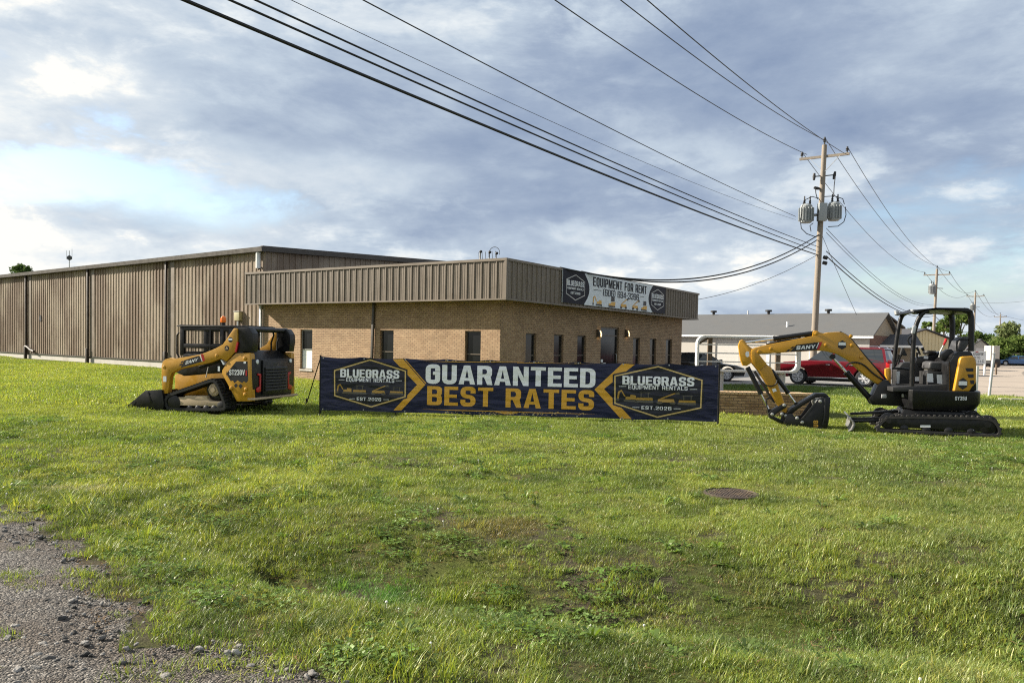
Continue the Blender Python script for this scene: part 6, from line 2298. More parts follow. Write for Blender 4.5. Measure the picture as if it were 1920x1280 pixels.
zc = lambda px, py: at(px, py, 42) - P1b
transformer(p1, zc(1511, 418), .30, 1.0)
transformer(p1, zc(1563, 414), .30, 1.0)
q_ = zc(1537, 416)
MB().box(q_.x - .22, q_.x + .22, q_.y - .45, q_.y - .1, q_.z, q_.z + .95).build('switch_box', M['transformer'], p1, bevel=.02)
MB().bar(zc(1512, 405), zc(1563, 400), .12, .14).build('mounting_bracket', M['galv'], p1, smooth=False)
lp = MB()
for pts in ([(1500, 390), (1503, 378), (1518, 371), (1530, 374), (1535, 382)], [(1500, 395), (1496, 415), (1498, 430), (1508, 440), (1525, 446), (1533, 442)], [(1578, 385), (1575, 375), (1560, 370), (1540, 371)], [(1580, 390), (1581, 405), (1577, 418), (1566, 426), (1548, 427)],
            [(1524, 352), (1525, 365), (1528, 376)], [(1558, 372), (1559, 350), (1561, 335)], [(1516, 436), (1514, 425), (1520, 420)], [(1531, 424), (1527, 412), (1530, 395)]):
    P_ = chaikin([tuple(zc(*q)) for q in pts], 0, False)
    lp.cut().tube([zc(*q) + Vector((0, -.35, 0)) for q in pts], .022, 6)
lp.build('jumper_cable', M['cable'], p1)
ct = MB()
for a_, b_, s_ in (((1527, 325), (1526, 338), 0), ((1566, 322), (1563, 336), 0), ((1526, 352), (1537, 354), 1)):
    ct.cut().tube([zc(*a_), (zc(*a_) + zc(*b_)) / 2, zc(*b_)], [.06, .09, .06], 8)
for a_, b_ in (((1527, 331), (1541, 330)), ((1564, 328), (1544, 330)), ((1527, 352), (1540, 356))):
    ct.tube([zc(*a_), zc(*b_)], .03, 6)
ct.build('fuse_cutout', M['blackmatte'], p1)
cl = MB()
for x_, y_ in ((1547, 482), (1546, 492)):
    cl.cut().cyl(zc(x_ - 3, y_), zc(x_ + 4, y_ + 2), .10)
cl.build('splice_case', M['blackmatte'], p1)

far = []
for px_t, py_t, px_b, dep, lab, tr_ in ((1757, 504, 1748, 98, 'second utility pole with one white transformer seen above the excavator canopy', 1), (1829, 548, 1825, 148, 'third utility pole just right of the excavator canopy', 1), (1876, 589, 1873, 212, 'most distant utility pole standing before the big tree', 0)):
    T = at(px_t, py_t, dep)
    B = Vector((at(px_b, 660, dep).x, dep, -.13))
    p, t = upole(B, T, .20, .14, lab, 1)
    crossarm(p, t, .75, 1.5)
    if tr_:
        o = t * .74
        transformer(p, (o.x - .55, o.y - .1, o.z), .32, 1.3)
        MB().bar((o.x - .5, o.y, o.z + .8), (o.x + .9, o.y, o.z + .75), .1, .1).build('mounting_bracket', M['galv'], p, smooth=False)
    far.append((B, t))

WG = 'overhead wires on the utility poles'


def wire(p, q, sag, r, label, n=28, name='power_line', group=WG, mat_=None):
    p, q = Vector(p), Vector(q)
    pts = []
    for i in range(n + 1):
        t = i / n
        c = p.lerp(q, t)
        c.z -= 4 * sag * t * (1 - t)
        pts.append(c)
    o = MB().tube(pts, r, 6).build(name, mat_ or M['wire'], None)
    return tag(o, label, 'cable', group)


HD = Vector((-.557, -.8305, 0))
SPAN = 72.0


def wire_back(px0, py0, pxe, pye, r, label, name='power_line', mat_=None, hd=None):
    """from the big pole back over the camera's left, passing the photo point (pxe, pye)"""
    P = at(px0, py0, 42)
    d = HD if hd is None else hd
    n = Vector((d.y, -d.x, 0))
    rr_ = ray(pxe, pye)
    e = Vector((0, 0, EYE))
    Q = e + rr_ * ((P - e).dot(n) / rr_.dot(n))
    s = (Q - P).dot(d)
    t = s / SPAN
    drop = P.z - Q.z
    sag = max(.2, drop / (4 * t * (1 - t)))
    wire(P, P + d * SPAN, sag, r, label, 60, name, mat_=mat_)


wire_back(1513, 290, 1040, 0, .016, 'power line from the left end of the crossarm up over the lawn')
wire_back(1548, 264, 1163, 0, .016, 'power line from the pole top, the middle of the three upper lines')
wire_back(1587, 290, 1213, 0, .016, 'power line from the right end of the crossarm, steepest of all')
wire_back(1492, 406, 680, 0, .014, 'thin wire reaching the pole beside the left transformer')
wire_back(1492, 412, 545, 0, .007, 'faintest hair-thin wire below the transformer wire')
wire_back(1532, 462, 478, 0, .018, 'upper of the three thick dark cables crossing above the office', 'utility_cable', M['cable'])
wire_back(1530, 470, 430, 0, .020, 'middle of the three thick dark cables crossing above the office', 'utility_cable', M['cable'])
wire_back(1533, 478, 345, 0, .030, 'lowest and thickest dark cable crossing above the office', 'utility_cable', M['cable'])
# service drops to the office
sA, sB = OF.wld(9.0, .1, FTOP + .05), OF.wld(7.0, .1, FTOP + .10)
sA = OF.wld(OF.Y(1090, 508, .0)[0], .0, FTOP + .02)
sB = OF.wld(OF.Y(1050, 503, .0)[0], .0, FTOP + .02)
wire(at(1535, 440, 42), sB, 1.25, .030, 'twisted service drop from under the transformers to the office roof, upper one', 40, 'service_cable', mat_=M['cable'])
wire(at(1532, 450, 42), sA, 1.15, .030, 'twisted service drop from under the transformers to the office roof, lower one', 40, 'service_cable', mat_=M['cable'])
wire(at(1532, 478, 42), OF.wld(LENR + 1, 2, FTOP - .4), .5, .014, 'thin grey drop wire from the pole toward the far office corner', 24)
wire(at(1540, 438, 42), at(1606, 590, 46), .05, .012, 'thin guy wire slanting down from the pole to the shingle roof', 8, 'guy_wire')
# onward spans
(B2, t2), (B3, t3), (B4, t4) = far
T1 = P1b + t1
pts = [(T1, t1), (B2 + t2, t2), (B3 + t3, t3), (B4 + t4, t4)]
names = ('first', 'second', 'third')
for i in range(3):
    A, B_ = pts[i][0], pts[i + 1][0]
    for s, lab in ((-1, 'left'), (0, 'middle'), (1, 'right')):
        ha, hb_ = (1.16 if i == 0 else 1.38), 1.38
        za, zb_ = (-.62 + .38, -.75 + .38) if s else (.4, .4)
        if i:
            za = -.75 + .38 if s else .4
        wire(A + ADIR * (s * ha) + Vector((0, 0, za)), B_ + ADIR * (s * hb_) + Vector((0, 0, zb_)), 1.5 if i == 0 else 1.7, .016 + .006 * i, f'{lab} power line of the {names[i]} span beyond the transformer pole')
lab4 = ('upper thin', 'lower thin', 'upper thick', 'lowest thick')
for j, (py_, r_) in enumerate(((428, .014), (436, .014), (471, .024), (480, .030))):
    z_ = at(1546, py_, 42).z
    a_ = Vector((at(1546, py_, 42).x + .1, 42, z_))
    fr = (z_ + .1) / (T1.z + .1)
    b2 = B2 + t2 * (fr * .98)
    b3 = B3 + t3 * (fr * .92)
    wire(a_, b2, 1.3, r_, f'{lab4[j]} line running from the transformer pole to the second pole', name='utility_cable', mat_=M['cable'])
    if j in (1, 3):
        wire(b2, b3, 1.4, r_ * 1.2, f'{lab4[j]} line running from the second pole to the third pole', name='utility_cable', mat_=M['cable'])
        wire(b3, B4 + t4 * (fr * .95), 1.5, r_ * 1.3, f'{lab4[j]} line running from the third pole to the farthest pole', name='utility_cable', mat_=M['cable'])
wire(B3 + t3 * .86, at(1990, 552, 120), .6, .02, 'line leaving the third pole toward the right edge', 16)
wire(B4 + t4 * .99, at(1990, 608, 215), .6, .025, 'line leaving the farthest pole toward the right edge', 16)

# radio mast behind the warehouse
a = at(130, 497, 200)
rm = thing('radio_mast', (a.x, a.y, 0), 0, 'thin radio mast with a dish far behind the warehouse roof', 'antenna mast')
zt_m = at(130, 470, 200).z
MB().cyl((0, 0, 0), (0, 0, zt_m), .22, .10, n=8).build('mast', M['galv'], rm)
ar = MB()
for dx, dz in ((-.7, 0), (.7, .5)):
    ar.cut().cyl((dx, 0, zt_m - 2.2), (dx, 0, zt_m + dz), .05, n=6)
    ar.cyl((0, 0, zt_m - 2.1), (dx, 0, zt_m - 2.1), .05, n=6)
ar.build('whip_antenna', M['galv'], rm)
MB().lathe([(.05, 0), (.55, .12), (.62, .3), (.05, .32)], (.2, -.2, zt_m - 1.9), (.4, -1, 0), 14).build('dish', M['seat'], rm)


# ------------------------------------------------------------------ trees
LEAF = {'a': leaf_mat('leaf_mid', (0.07, 0.12, 0.03), (0.17, 0.22, 0.06)), 'b': leaf_mat('leaf_dark', (0.045, 0.085, 0.026), (0.11, 0.16, 0.045)), 'c': leaf_mat('leaf_pale', (0.13, 0.18, 0.07), (0.26, 0.29, 0.13))}


def tree(px, py_base, depth, h, w, label, leaf='a', n=2600, ls=.27, seed=1, trunk_h=.25, sparse=False, px_top=None):
    rg = np.random.default_rng(seed)
    b = at(px, py_base, depth)
    t = thing('broadleaf_tree', (b.x, b.y, -.15), 0, label, 'tree', 'trees around the yard')
    tr = MB()
    H = h
    bend = Vector((rg.normal() * .04, rg.normal() * .04, 1)) * H * .8
    tr.tube([Vector((0, 0, -.2)), bend * .35 + Vector((.1, 0, 0)), bend * .7, bend], [h * .022, h * .017, h * .01, h * .003], 8)
    clumps = []
    for i in range(22 if not sparse else 16):
        a = rg.uniform(0, 2 * math.pi)
        zz = rg.uniform(trunk_h + .08, .97)
        rad = w * .5 * (math.sin(min(1, (1.02 - zz) / (1 - trunk_h) * 1.25) * math.pi / 2) ** .8) * rg.uniform(.35, 1.0)
        c = Vector((math.cos(a) * rad, math.sin(a) * rad, zz * H))
        s = Vector((0, 0, max(.15, zz - .28) * H))
        s.x, s.y = bend.x * s.z / H, bend.y * s.z / H
        tr.tube([s, s.lerp(c, .5) + Vector((0, 0, h * .02)), c], [h * .008, h * .005, h * .002], 5)
        clumps.append((c, w * rg.uniform(.11, .22) * (.75 if sparse else 1)))
    tr.build('trunk', M['bark'], t)
    V = []
    Fq = []
    ls *= .68
    n = int(n * 1.9)
    for i in range(n):
        c, r = clumps[rg.integers(len(clumps))]
        d = rg.normal(size=3)
        d /= np.linalg.norm(d)
        p = np.array(c) + d * r * rg.uniform(.25, 1.05) * np.array([1, 1, .75])
        u = rg.normal(size=3); u /= np.linalg.norm(u)
        v = np.cross(u, rg.normal(size=3)); v /= np.linalg.norm(v)
        s = ls * rg.uniform(.6, 1.3)
        k = len(V)
        V += [tuple(p - u * s), tuple(p + v * s * .5), tuple(p + u * s), tuple(p - v * s * .5)]
        Fq.append((k, k + 1, k + 2, k + 3))
    m_ = MB()
    m_.v, m_.f = V, Fq
    me = bpy.data.meshes.new('crown')
    me.from_pydata(V, [], Fq)
    me.materials.append(LEAF[leaf])
    o = bpy.data.objects.new('crown', me)
    COL.objects.link(o)
    o.parent = t


def zh(px, py, depth):
    return at(px, py, depth).z + .15


tree(1893, 680, 128, zh(1893, 609, 128), 6.6, 'tall pale leaved tree rising above the right-hand tree line', 'c', 3400, .42, 3, .12)
tree(1912, 682, 124, zh(1912, 636, 124), 8.5, 'dense green tree at the right edge behind the blue car', 'a', 3600, .42, 4, .05)
tree(1880, 682, 122, zh(1880, 640, 122), 6.5, 'bushy green tree at the foot of the tall pale tree', 'a', 3000, .40, 5, .04)
tree(1852, 672, 150, zh(1852, 632, 150), 8.5, 'rounded dark tree behind the low grey house', 'b', 3000, .45, 6, .08)
tree(1832, 672, 152, zh(1832, 626, 152), 8, 'rounded dark tree just right of the canopy post', 'b', 2600, .45, 7, .08)
tree(1866, 676, 138, zh(1866, 645, 138), 6, 'yellowish green bush behind the trailers', 'c', 2200, .40, 8, .03)
tree(1771, 672, 112, zh(1771, 588, 112), 4.6, 'slender open tree seen through the canopy beside the far pole', 'a', 1500, .34, 9, .22, True)
tree(1800, 672, 112, zh(1800, 586, 112), 5.2, 'open tree with hanging branches seen behind the excavator seat', 'a', 1300, .34, 10, .3, True)
tree(1737, 672, 116, zh(1737, 592, 116), 4.2, 'slender open tree seen through the canopy front', 'a', 1300, .34, 11, .22, True)
tree(1704, 672, 118, zh(1704, 612, 118), 5.0, 'low tree showing between canopy post and tan shed', 'a', 1500, .36, 12, .15, True)
tree(40, 560, 120, zh(40, 497, 120), 5.5, 'green treetop peeking over the warehouse roof on the left', 'b', 2200, .40, 13, .4)
tree(95, 560, 150, zh(95, 501, 150), 5, 'faint low treetop beside the radio mast over the warehouse roof', 'b', 1500, .40, 14, .4)
rb = np.random.default_rng(99)
V, Fq = [], []
for i in range(9000):
    x = rb.uniform(60, 330); y = 175 + (x - 60) * .55 + rb.normal() * 4
    z = rb.random() ** 1.4 * 4.6 * (1 - .5 * rb.random() ** 3) + 1.4 * vn(np.array([x]), np.array([0.]), 9., 4)[0]
    u = rb.normal(size=3); u /= np.linalg.norm(u)
    v = np.cross(u, rb.normal(size=3)); v /= np.linalg.norm(v)
    p = np.array([x, y, z]); s = .8
    k = len(V)
    V += [tuple(p - u * s), tuple(p + v * s * .6), tuple(p + u * s), tuple(p - v * s * .6)]
    Fq.append((k, k + 1, k + 2, k + 3))
me = bpy.data.meshes.new('distant_woods')
me.from_pydata(V, [], Fq)
me.materials.append(LEAF['b'])
o = bpy.data.objects.new('distant_woods', me)
COL.objects.link(o)
tag(o, 'far belt of dark green woods along the right horizon', 'woods', kind='stuff')
# low weeds island at the sign


# ------------------------------------------------------------------ grass, weeds, pebbles (uncountable: one object each)
def grass_mat():
    m = bpy.data.materials.new('grass_blades')
    m.use_nodes = True
    t = m.node_tree
    t.nodes.clear()
    k = NT(t)
    out = k.n('ShaderNodeOutputMaterial')
    tint = k.n('ShaderNodeAttribute', attribute_type='INSTANCER', attribute_name='tint').outputs[0]
    bc = k.n('ShaderNodeAttribute', attribute_type='GEOMETRY', attribute_name='bcol').outputs[0]
    c = k.mix(1.0, tint, bc, 'MULTIPLY')
    df = k.n('ShaderNodeBsdfDiffuse', {0: c})
    tr = k.n('ShaderNodeBsdfTranslucent', {0: k.mix(1.0, c, (1.2, 1.18, .5), 'MULTIPLY')})
    gl = k.n('ShaderNodeBsdfGlossy', {0: (1, 1, .9, 1), 1: .45})
    mx = k.n('ShaderNodeMixShader', {0: .42, 1: df.outputs[0], 2: tr.outputs[0]})
    m2 = k.n('ShaderNodeMixShader', {0: .035, 1: mx.outputs[0], 2: gl.outputs[0]})
    t.links.new(m2.outputs[0], out.inputs[0])
    return m


M['grass'] = grass_mat()
M['clover'] = pmat('clover_flower', (.75, .74, .66), .8)


def raw_mesh(name, V, Fc, cols, mat_):
    me = bpy.data.meshes.new(name)
    me.from_pydata(V, [], Fc)
    if cols is not None:
        at_ = me.attributes.new('bcol', 'FLOAT_COLOR', 'POINT')
        at_.data.foreach_set('color', np.array(cols, float).ravel())
    me.materials.append(mat_)
    return bpy.data.objects.new(name, me)


def tuft(name, n, rad, h0, h1, w, seed, lean=.5, dry=.06, seg=3):
    rg = random.Random(seed)
    V, Fc, C = [], [], []
    for i in range(n):
        a, r = rg.uniform(0, 6.283), rad * math.sqrt(rg.random())
        x, y = r * math.cos(a), r * math.sin(a)
        h = rg.uniform(h0, h1)
        fa = rg.uniform(0, 6.283)
        dx, dy = math.cos(fa), math.sin(fa)
        ln = h * lean * rg.uniform(.2, 1.3)
        wx, wy = -dy, dx
        ww = w * rg.uniform(.7, 1.3)
        if rg.random() < dry:
            g = (1.7, 1.4, 1.3)
        else:
            q = rg.uniform(.62, 1.3)
            yel = rg.uniform(.82, 1.1)
            g = (q * yel, q, q * rg.uniform(.7, 1.2))
        b = len(V)
        for s in range(seg + 1):
            t = s / seg
            px, py, pz = x + dx * ln * t * t, y + dy * ln * t * t, h * t * (1 - .25 * t * lean) - .01
            cw = ww * .5 * (1 - t) ** .6
            sh = .55 + .55 * t
            if s < seg:
                V += [(px - wx * cw, py - wy * cw, pz), (px + wx * cw, py + wy * cw, pz)]
                C += [(*[v for v in g], 1)] * 2
            else:
                V.append((px, py, pz)); C.append((*g, 1))
        for s in range(seg - 1):
            Fc.append((b + 2 * s, b + 2 * s + 1, b + 2 * s + 3, b + 2 * s + 2))
        Fc.append((b + 2 * seg - 2, b + 2 * seg - 1, b + 2 * seg))
    return raw_mesh(name, V, Fc, C, M['grass'])


def rosette(name, n, ln, wd, seed, up=.5):
    rg = random.Random(seed)
    V, Fc, C = [], [], []
    for i in range(n):
        a = 6.283 * i / n + rg.uniform(-.3, .3)
        L, W = ln * rg.uniform(.6, 1.2), wd * rg.uniform(.7, 1.2)
        e = rg.uniform(.3, 1.0) * up
        d = (math.cos(a), math.sin(a))
        q = rg.uniform(.7, 1.2)
        b = len(V)
        for s, (t, k) in enumerate(((0, .25), (.3, .7), (.6, 1.0), (.85, .7))):
            x, z = L * t, L * e * math.sin(t * 2.4) * .8
            V += [(d[0] * x - d[1] * W * k * .5, d[1] * x + d[0] * W * k * .5, z), (d[0] * x + d[1] * W * k * .5, d[1] * x - d[0] * W * k * .5, z)]
            C += [(q, q, q, 1)] * 2
        V.append((d[0] * L, d[1] * L, L * e * .55)); C.append((q, q, q, 1))
        for s in range(3):
            Fc.append((b + 2 * s, b + 2 * s + 1, b + 2 * s + 3, b + 2 * s + 2))
        Fc.append((b + 6, b + 7, b + 8))
    return raw_mesh(name, V, Fc, C, M['grass'])


def clover(name, n, seed, rad=.10):
    rg = random.Random(seed)
    V, Fc, C = [], [], []
    for i in range(n):
        a, r = rg.uniform(0, 6.283), rad * math.sqrt(rg.random())
        x, y, z = r * math.cos(a), r * math.sin(a), rg.uniform(.015, .05)
        q = rg.uniform(.6, 1.25)
        for j in range(3):
            t = 2.094 * j + a
            cx, cy = x + math.cos(t) * .0075, y + math.sin(t) * .0075
            b = len(V)
            tz = rg.uniform(-.005, .005)
            for m_ in range(5):
                p = 1.2566 * m_
                V.append((cx + .0075 * math.cos(p), cy + .0075 * math.sin(p), z + tz * math.cos(p)))
                C.append((q, q * 1.05, q, 1))
            Fc.append(tuple(range(b, b + 5)))
    return raw_mesh(name, V, Fc, C, M['grass'])


def scatter(name, pts, idx, scale, tint, sources, label, cat, rots=None):
    """one object whose geometry nodes put a source mesh on every point"""
    n = len(pts)
    me = bpy.data.meshes.new(name)
    me.vertices.add(n)
    me.vertices.foreach_set('co', np.asarray(pts, np.float32).ravel())
    me.attributes.new('idx', 'INT', 'POINT').data.foreach_set('value', np.asarray(idx, np.int32))
    me.attributes.new('scl', 'FLOAT', 'POINT').data.foreach_set('value', np.asarray(scale, np.float32))
    r = np.zeros((n, 3), np.float32) if rots is None else np.asarray(rots, np.float32)
    if rots is None:
        r[:, 2] = RNG.uniform(0, 6.283, n)
        r[:, 0] = RNG.normal(0, .12, n)
        r[:, 1] = RNG.normal(0, .12, n)
    me.attributes.new('rot', 'FLOAT_VECTOR', 'POINT').data.foreach_set('vector', r.ravel())
    tc = np.ones((n, 4), np.float32)
    tc[:, :3] = tint
    me.attributes.new('tint', 'FLOAT_COLOR', 'POINT').data.foreach_set('color', tc.ravel())
    ob = bpy.data.objects.new(name, me)
    COL.objects.link(ob)
    src = bpy.data.collections.new(name + '_sources')
    for i, s in enumerate(sources):
        s.name = f'{name}_source_{i:02d}'
        src.objects.link(s)
    g = bpy.data.node_groups.new(name + '_nodes', 'GeometryNodeTree')
    g.interface.new_socket('Geometry', in_out='INPUT', socket_type='NodeSocketGeometry')
    g.interface.new_socket('Geometry', in_out='OUTPUT', socket_type='NodeSocketGeometry')
    gi, go = g.nodes.new('NodeGroupInput'), g.nodes.new('NodeGroupOutput')
    ci = g.nodes.new('GeometryNodeCollectionInfo')
    ci.inputs['Collection'].default_value = src
    ci.inputs['Separate Children'].default_value = True
    ci.inputs['Reset Children'].default_value = True
    ip = g.nodes.new('GeometryNodeInstanceOnPoints')
    ip.inputs['Pick Instance'].default_value = True
    def attr(nm, ty):
        a = g.nodes.new('GeometryNodeInputNamedAttribute')
        a.data_type = ty
        a.inputs['Name'].default_value = nm
        return a.outputs['Attribute']
    er = g.nodes.new('FunctionNodeEulerToRotation')
    L = g.links.new
    L(gi.outputs[0], ip.inputs['Points'])
    L(ci.outputs[0], ip.inputs['Instance'])
    L(attr('idx', 'INT'), ip.inputs['Instance Index'])
    L(attr('rot', 'FLOAT_VECTOR'), er.inputs[0])
    L(er.outputs[0], ip.inputs['Rotation'])
    L(attr('scl', 'FLOAT'), ip.inputs['Scale'])
    L(ip.outputs[0], go.inputs[0])
    md = ob.modifiers.new('scatter', 'NODES')
    md.node_group = g
    return tag(ob, label, cat, kind='stuff')


def footprint(x, y):
    """True where nothing may grow: under machines, walls, lot, planter, manhole"""
    bad = poly_dist(x, y, LOT) < .15
    def rect(F_, x0, x1, y0, y1):
        lx = (x - F_.o.x) * F_.ex.x + (y - F_.o.y) * F_.ex.y
        ly = (x - F_.o.x) * F_.ey.x + (y - F_.o.y) * F_.ey.y
        return (lx > x0) & (lx < x1) & (ly > y0) & (ly < y1)
    bad |= rect(OF, IN - .05, 40, IN - .05, 40) | rect(WF, -.05, 60, -.05, 80) | rect(PF, 0, 30, 0, 1.7)
    tx = [p[0] for p in tE]
    for s in (1, -1):
        bad |= rect(EF, min(tx) + .2, max(tx) - .2, *sorted((.57 * s, .83 * s)))
    tx = [p[0] for p in tp]
    for s in (1, -1):
        bad |= rect(SF, min(tx) + .2, max(tx) - .2, *sorted((.55 * s, .93 * s)))
    bad |= np.hypot(x - mh.location.x, y - mh.location.y) < .22 + .09 * vn(x * 9, y * 9, 1.0, 5)
    return bad


def lawn_points(n_per_m2, y0, y1, margin=1.25, xmax=60):
    A = []
    step = 2.0 if y1 > 12 else .5
    for ya in np.arange(y0, y1, step):
        yb = min(y1, ya + step)
        hw = min(xmax, (.70 * yb + .9) * margin)
        n = int(n_per_m2 * 2 * hw * (yb - ya))
        A.append(np.stack([RNG.uniform(-hw, hw, n), RNG.uniform(ya, yb, n)], 1))
    P = np.concatenate(A)
    x, y = P[:, 0], P[:, 1]
    keep = ~footprint(x, y)
    return x[keep], y[keep]


def lawn_tint(x, y):
    n = len(x)
    a = fb(x, y, 2.6, 41)
    b = fb(x, y, .7, 57)
    base = np.array([.220, .280, .058])
    lime = np.array([.315, .360, .080])
    deep = np.array([.130, .190, .046])
    brown = np.array([.20, .165, .075])
    t = sm(a, .34, .66)[:, None]
    c = base * (1 - t) + lime * t
    t = (sm(b, .56, .78) * .8 * (1 - sm(y, 12, 18) * .6))[:, None]
    c = c * (1 - t) + deep * t
    # thin, tired turf in the middle foreground
    patch = sm(fb(x, y, 1.1, 73), .52, .70) * np.exp(-(((x - .6) / 1.9) ** 2 + ((y - 6.0) / 1.7) ** 2))
    t = np.clip(patch * 1.1, 0, .85)[:, None]
    c = c * (1 - t) + brown * t
    # small scale clumps: darker, lusher tufts against pale ones
    cl = fb(x, y, .42, 131, 2)
    t = (sm(cl, .50, .72) * .75 * (1 - sm(y, 10, 20) * .7))[:, None]
    c = c * (1 - t) + deep * .72 * t
    t = (sm(fb(x, y, .34, 151, 2), .58, .78) * .6 * (1 - sm(y, 10, 20)))[:, None]
    c = c * (1 - t) + np.array([.29, .30, .10]) * t
    dryspot = np.exp(-(((x + 4.65) / .45) ** 2 + ((y - 8.15 - (x + 4.65) * -.2) / .10) ** 2))
    t = np.clip(dryspot, 0, .9)[:, None]
    c = c * (1 - t) + np.array([.42, .38, .26]) * t
    # lush cold green in the ditch, two vivid spots
    g1 = np.exp(-(((x + 1.0) / .32) ** 2 + ((y - 5.55) / .26) ** 2)) * 1.25 + np.exp(-(((x + 1.38) / .28) ** 2 + ((y - 5.12) / .18) ** 2)) * .6 + np.exp(-(((x - 1.8) / .55) ** 2 + ((y - 4.72) / .24) ** 2)) * .4
    t = np.clip(g1, 0, .85)[:, None]
    c = c * (1 - t) + np.array([.105, .27, .055]) * t
    # shade over the strip between planter and lot, painted into the grass tint
    st = sm(x, 4.5, 6.5) * (1 - sm(poly_dist(x, y, LOT), 8.5, 10.0)) * (1 - sm(x, 15.5, 18.5))
    t = (st * .80)[:, None]
    c = c * (1 - t) + np.array([.060, .105, .026]) * t
    # right side of the lawn is greyer green
    t = (sm(x, 1.0, 4.5) * (1 - sm(y, 14, 18)) * .45)[:, None]
    c = c * (1 - t) + np.array([.150, .190, .062]) * t
    return c * RNG.uniform(.82, 1.18, (n, 1))


SRC = [tuft('t', 44, .08, .025, .062, .0046, 1, .7), tuft('t', 44, .08, .03, .070, .0044, 2, .9), tuft('t', 40, .08, .02, .055, .0052, 3, 1.1, .15), tuft('t', 40, .08, .035, .080, .0048, 4, .8, .08),
       tuft('t', 30, .06, .10, .20, .0058, 5, .55), tuft('t', 26, .05, .09, .17, .0062, 6, .8, .12),
       rosette('t', 11, .075, .020, 7, .6), rosette('t', 9, .11, .030, 8, .9), clover('t', 26, 9), clover('t', 30, 10, .12),
       tuft('t', 26, .10, .015, .03, .004, 11, 2.5, .95),
       tuft('t', 60, .16, .030, .066, .0075, 12, .6, .05, 2), tuft('t', 60, .16, .03, .06, .0075, 13, .8, .08, 2),
       tuft('t', 80, .36, .04, .085, .016, 14, .6, .05, 2), tuft('t', 80, .36, .04, .08, .016, 15, .8, .05, 2)]
P_, I_, S_, T_ = [], [], [], []


def put(x, y, idx, sc, tint=None, dz=0.0):
    if len(x) == 0:
        return
    P_.append(np.stack([x, y, zg(x, y) + dz], 1))
    I_.append(np.asarray(idx)); S_.append(np.asarray(sc)); T_.append(lawn_tint(x, y) if tint is None else tint)


# near lawn
x, y = lawn_points(400, 2.9, 9.5)
q = gravel_q(x, y)
bare = sm(fb(x, y, .55, 91), .60, .72) * np.exp(-(((x - .3) / 2.6) ** 2 + ((y - 6.1) / 2.2) ** 2))
edge = sm(q, -.02, .35)
slot = 1.8 * np.exp(-((((x + 1.65) * .738 - (y - 5.62) * .675) / .42) ** 4 + (((x + 1.65) * .675 + (y - 5.62) * .738) / .08) ** 2))
bare = bare + fb(x, y, .30, 23) ** 2 * .3
keep = RNG.random(len(x)) < np.clip(edge - bare * .42 - slot, .0, 1)
x, y, q = x[keep], y[keep], q[keep]
idx = RNG.choice([0, 1, 2, 3], len(x), p=[.3, .3, .2, .2])
sc = RNG.uniform(.75, 1.25, len(x)) * (.72 + .56 * sm(fb(x, y, .45, 171, 2), .25, .75)) * (1 - .35 * np.exp(-(((x - .6) / 1.9) ** 2 + ((y - 6.2) / 1.4) ** 2)))
tall = (RNG.random(len(x)) < .02 * sm(fb(x, y, .9, 17), .5, .65))
idx = np.where(tall, RNG.choice([4, 5], len(x)), idx)
put(x, y, idx, sc)
# longer fringe along the shoulder
x, y = lawn_points(75, 2.9, 9.0)
q = gravel_q(x, y)
k_ = (q > -.06) & (q < .75) & (RNG.random(len(x)) < .75 - .5 * np.abs(q - .25))
x, y = x[k_], y[k_]
put(x, y, RNG.choice([4, 5, 3, 1], len(x), p=[.25, .25, .3, .2]), RNG.uniform(.35, .72, len(x)), lawn_tint(x, y) * RNG.uniform(.75, 1.2, (len(x), 1)))
# tufts straggling on the gravel
x, y = lawn_points(120, 2.9, 9.0)
q = gravel_q(x, y)
k_ = (q < .1) & (q > -1.3) & (fb(x, y, .45, 66) > .47 - q * .07) & (RNG.random(len(x)) < 1.0 + q * .6)
x, y = x[k_], y[k_]
put(x, y, RNG.choice([0, 2, 10, 3, 1], len(x)), RNG.uniform(.6, 1.25, len(x)), dz=.018)
# weeds and clover
x, y = lawn_points(15, 2.9, 10.5)
k_ = (gravel_q(x, y) > .02) & (fb(x, y, .8, 83) > .47)
x, y = x[k_], y[k_]
put(x, y, RNG.choice([6, 7], len(x), p=[.7, .3]), RNG.uniform(.5, 1.1, len(x)), np.array([.14, .22, .04]) * RNG.uniform(.7, 1.4, (len(x), 1)))
x, y = lawn_points(30, 2.9, 16)
k_ = (gravel_q(x, y) > .1) & (fb(x, y, 1.5, 88) > .57)
x, y = x[k_], y[k_]
put(x, y, RNG.choice([8, 9], len(x)), RNG.uniform(.8, 1.3, len(x)), np.array([.13, .20, .045]) * RNG.uniform(.7, 1.4, (len(x), 1)))
x, y = lawn_points(40, 2.9, 9.5)
k_ = (gravel_q(x, y) > -.4)
x, y = x[k_], y[k_]
put(x, y, np.full(len(x), 10), RNG.uniform(.7, 1.3, len(x)), np.array([.17, .125, .07]) * RNG.uniform(.6, 1.3, (len(x), 1)))
# middle and far lawn
x, y = lawn_points(85, 9.5, 18.5)
put(x, y, RNG.choice([11, 12], len(x)), RNG.uniform(.8, 1.2, len(x)) * (.75 + .5 * sm(fb(x, y, .7, 171, 2), .25, .75)))
x, y = lawn_points(22, 18.5, 58, 1.12, 42)
put(x, y, RNG.choice([13, 14], len(x)), RNG.uniform(.75, 1.15, len(x)))
P_, I_, S_, T_ = np.concatenate(P_), np.concatenate(I_), np.concatenate(S_), np.concatenate(T_)
scatter('lawn_grass', P_, I_, S_, T_, SRC, 'patchy green lawn grass with weeds and clover', 'grass')
print('grass tufts', len(P_))

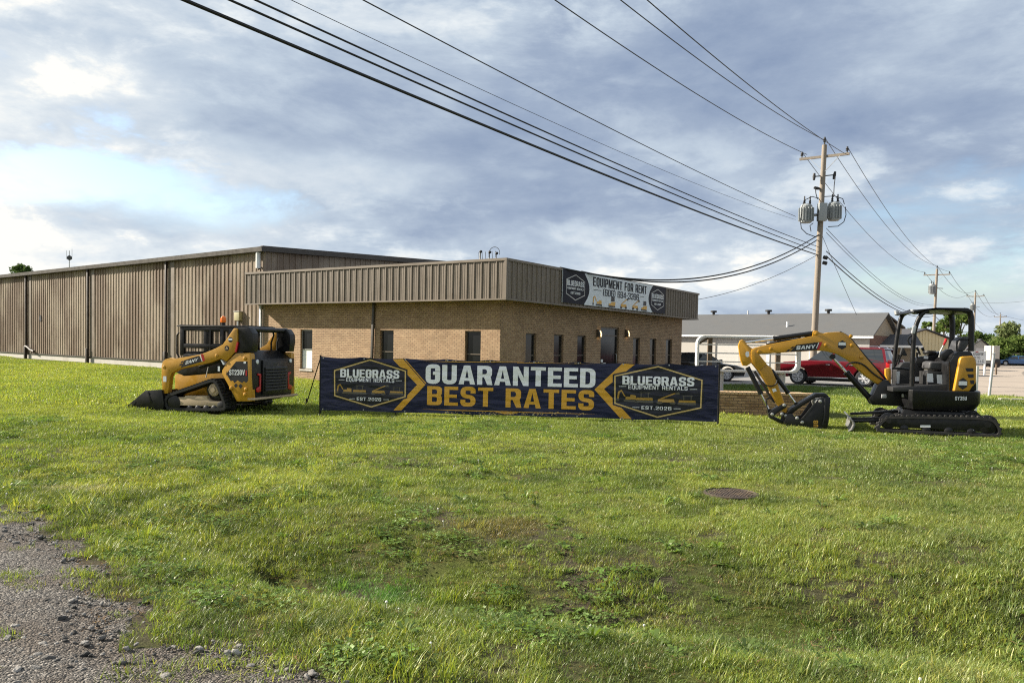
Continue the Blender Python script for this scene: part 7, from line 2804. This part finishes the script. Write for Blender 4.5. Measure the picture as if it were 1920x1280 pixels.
# white clover heads
x, y = lawn_points(2.2, 3.2, 17)
k_ = (gravel_q(x, y) > .15) & (fb(x, y, 1.5, 88) > .48)
x, y = x[k_], y[k_]
fl_ = MB().sphere((0, 0, .06), .008, 7, 5)
fl_.cyl((0, 0, 0), (0, 0, .06), .0012, n=4)
fm = bpy.data.meshes.new('clover_head')
fm.from_pydata(fl_.v, [], fl_.f)
fm.materials.append(M['clover'])
scatter('clover_flowers', np.stack([x, y, zg(x, y)], 1), np.zeros(len(x)), RNG.uniform(.6, 1.15, len(x)), np.ones((len(x), 3)), [bpy.data.objects.new('f', fm)], 'tiny white clover flowers dotted over the lawn', 'flowers')

# pebbles on the shoulder
def pebble(seed):
    rg = np.random.default_rng(seed)
    bm = bmesh.new()
    bmesh.ops.create_icosphere(bm, subdivisions=2, radius=1.0)
    off = Vector(rg.uniform(0, 50, 3))
    sx = rg.uniform(.7, 1.3, 3)
    for v in bm.verts:
        k = 1 + .45 * mnoise.noise(v.co * 1.1 + off)
        v.co = Vector((v.co.x * k * sx[0], v.co.y * k * sx[1], v.co.z * k * sx[2] * .6))
    me = bpy.data.meshes.new('pebble')
    bm.to_mesh(me)
    bm.free()
    me.materials.append(M['pebble'])
    return bpy.data.objects.new('pebble', me)


def pebble_mat():
    m = pmat('pebble_stone', (.2, .19, .18), .85, bump=.3, bscale=3)
    k = NT(m.node_tree)
    tint = k.n('ShaderNodeAttribute', attribute_type='INSTANCER', attribute_name='tint').outputs[0]
    m.node_tree.links.new(tint, m.node_tree.nodes['Principled BSDF'].inputs['Base Color'])
    return m


M['pebble'] = pebble_mat()
A = []
for ya in np.arange(2.6, 9.0, .5):
    hw = (.70 * (ya + .5) + .9) * 1.2
    n = int(1300 * 2 * hw * .5)
    A.append(np.stack([RNG.uniform(-hw, hw, n), RNG.uniform(ya, ya + .5, n)], 1))
A = np.concatenate(A)
x, y = A[:, 0], A[:, 1]
q = gravel_q(x, y)
k_ = (q < .12) & (RNG.random(len(x)) < np.clip(.35 + .9 * (fb(x, y, .6, 12) - .35), .1, 1) * (1 - sm(q, -.1, .12)))
x, y = x[k_], y[k_]
s_ = np.clip(RNG.lognormal(math.log(.0065), .55, len(x)), .003, .026)
g_ = np.clip(RNG.normal(.14, .08, len(x)), .04, .45)[:, None]
tn = g_ * np.array([1.0, .94, .86])
rt = RNG.uniform(0, 6.28, (len(x), 3))
rt[:, :2] *= .08
scatter('gravel_stones', np.stack([x, y, zg(x, y) + .014 + s_ * .15], 1), RNG.integers(0, 6, len(x)), s_, tn, [pebble(i) for i in range(6)], 'loose grey gravel stones on the road shoulder', 'gravel', rt)
print('pebbles', len(x))
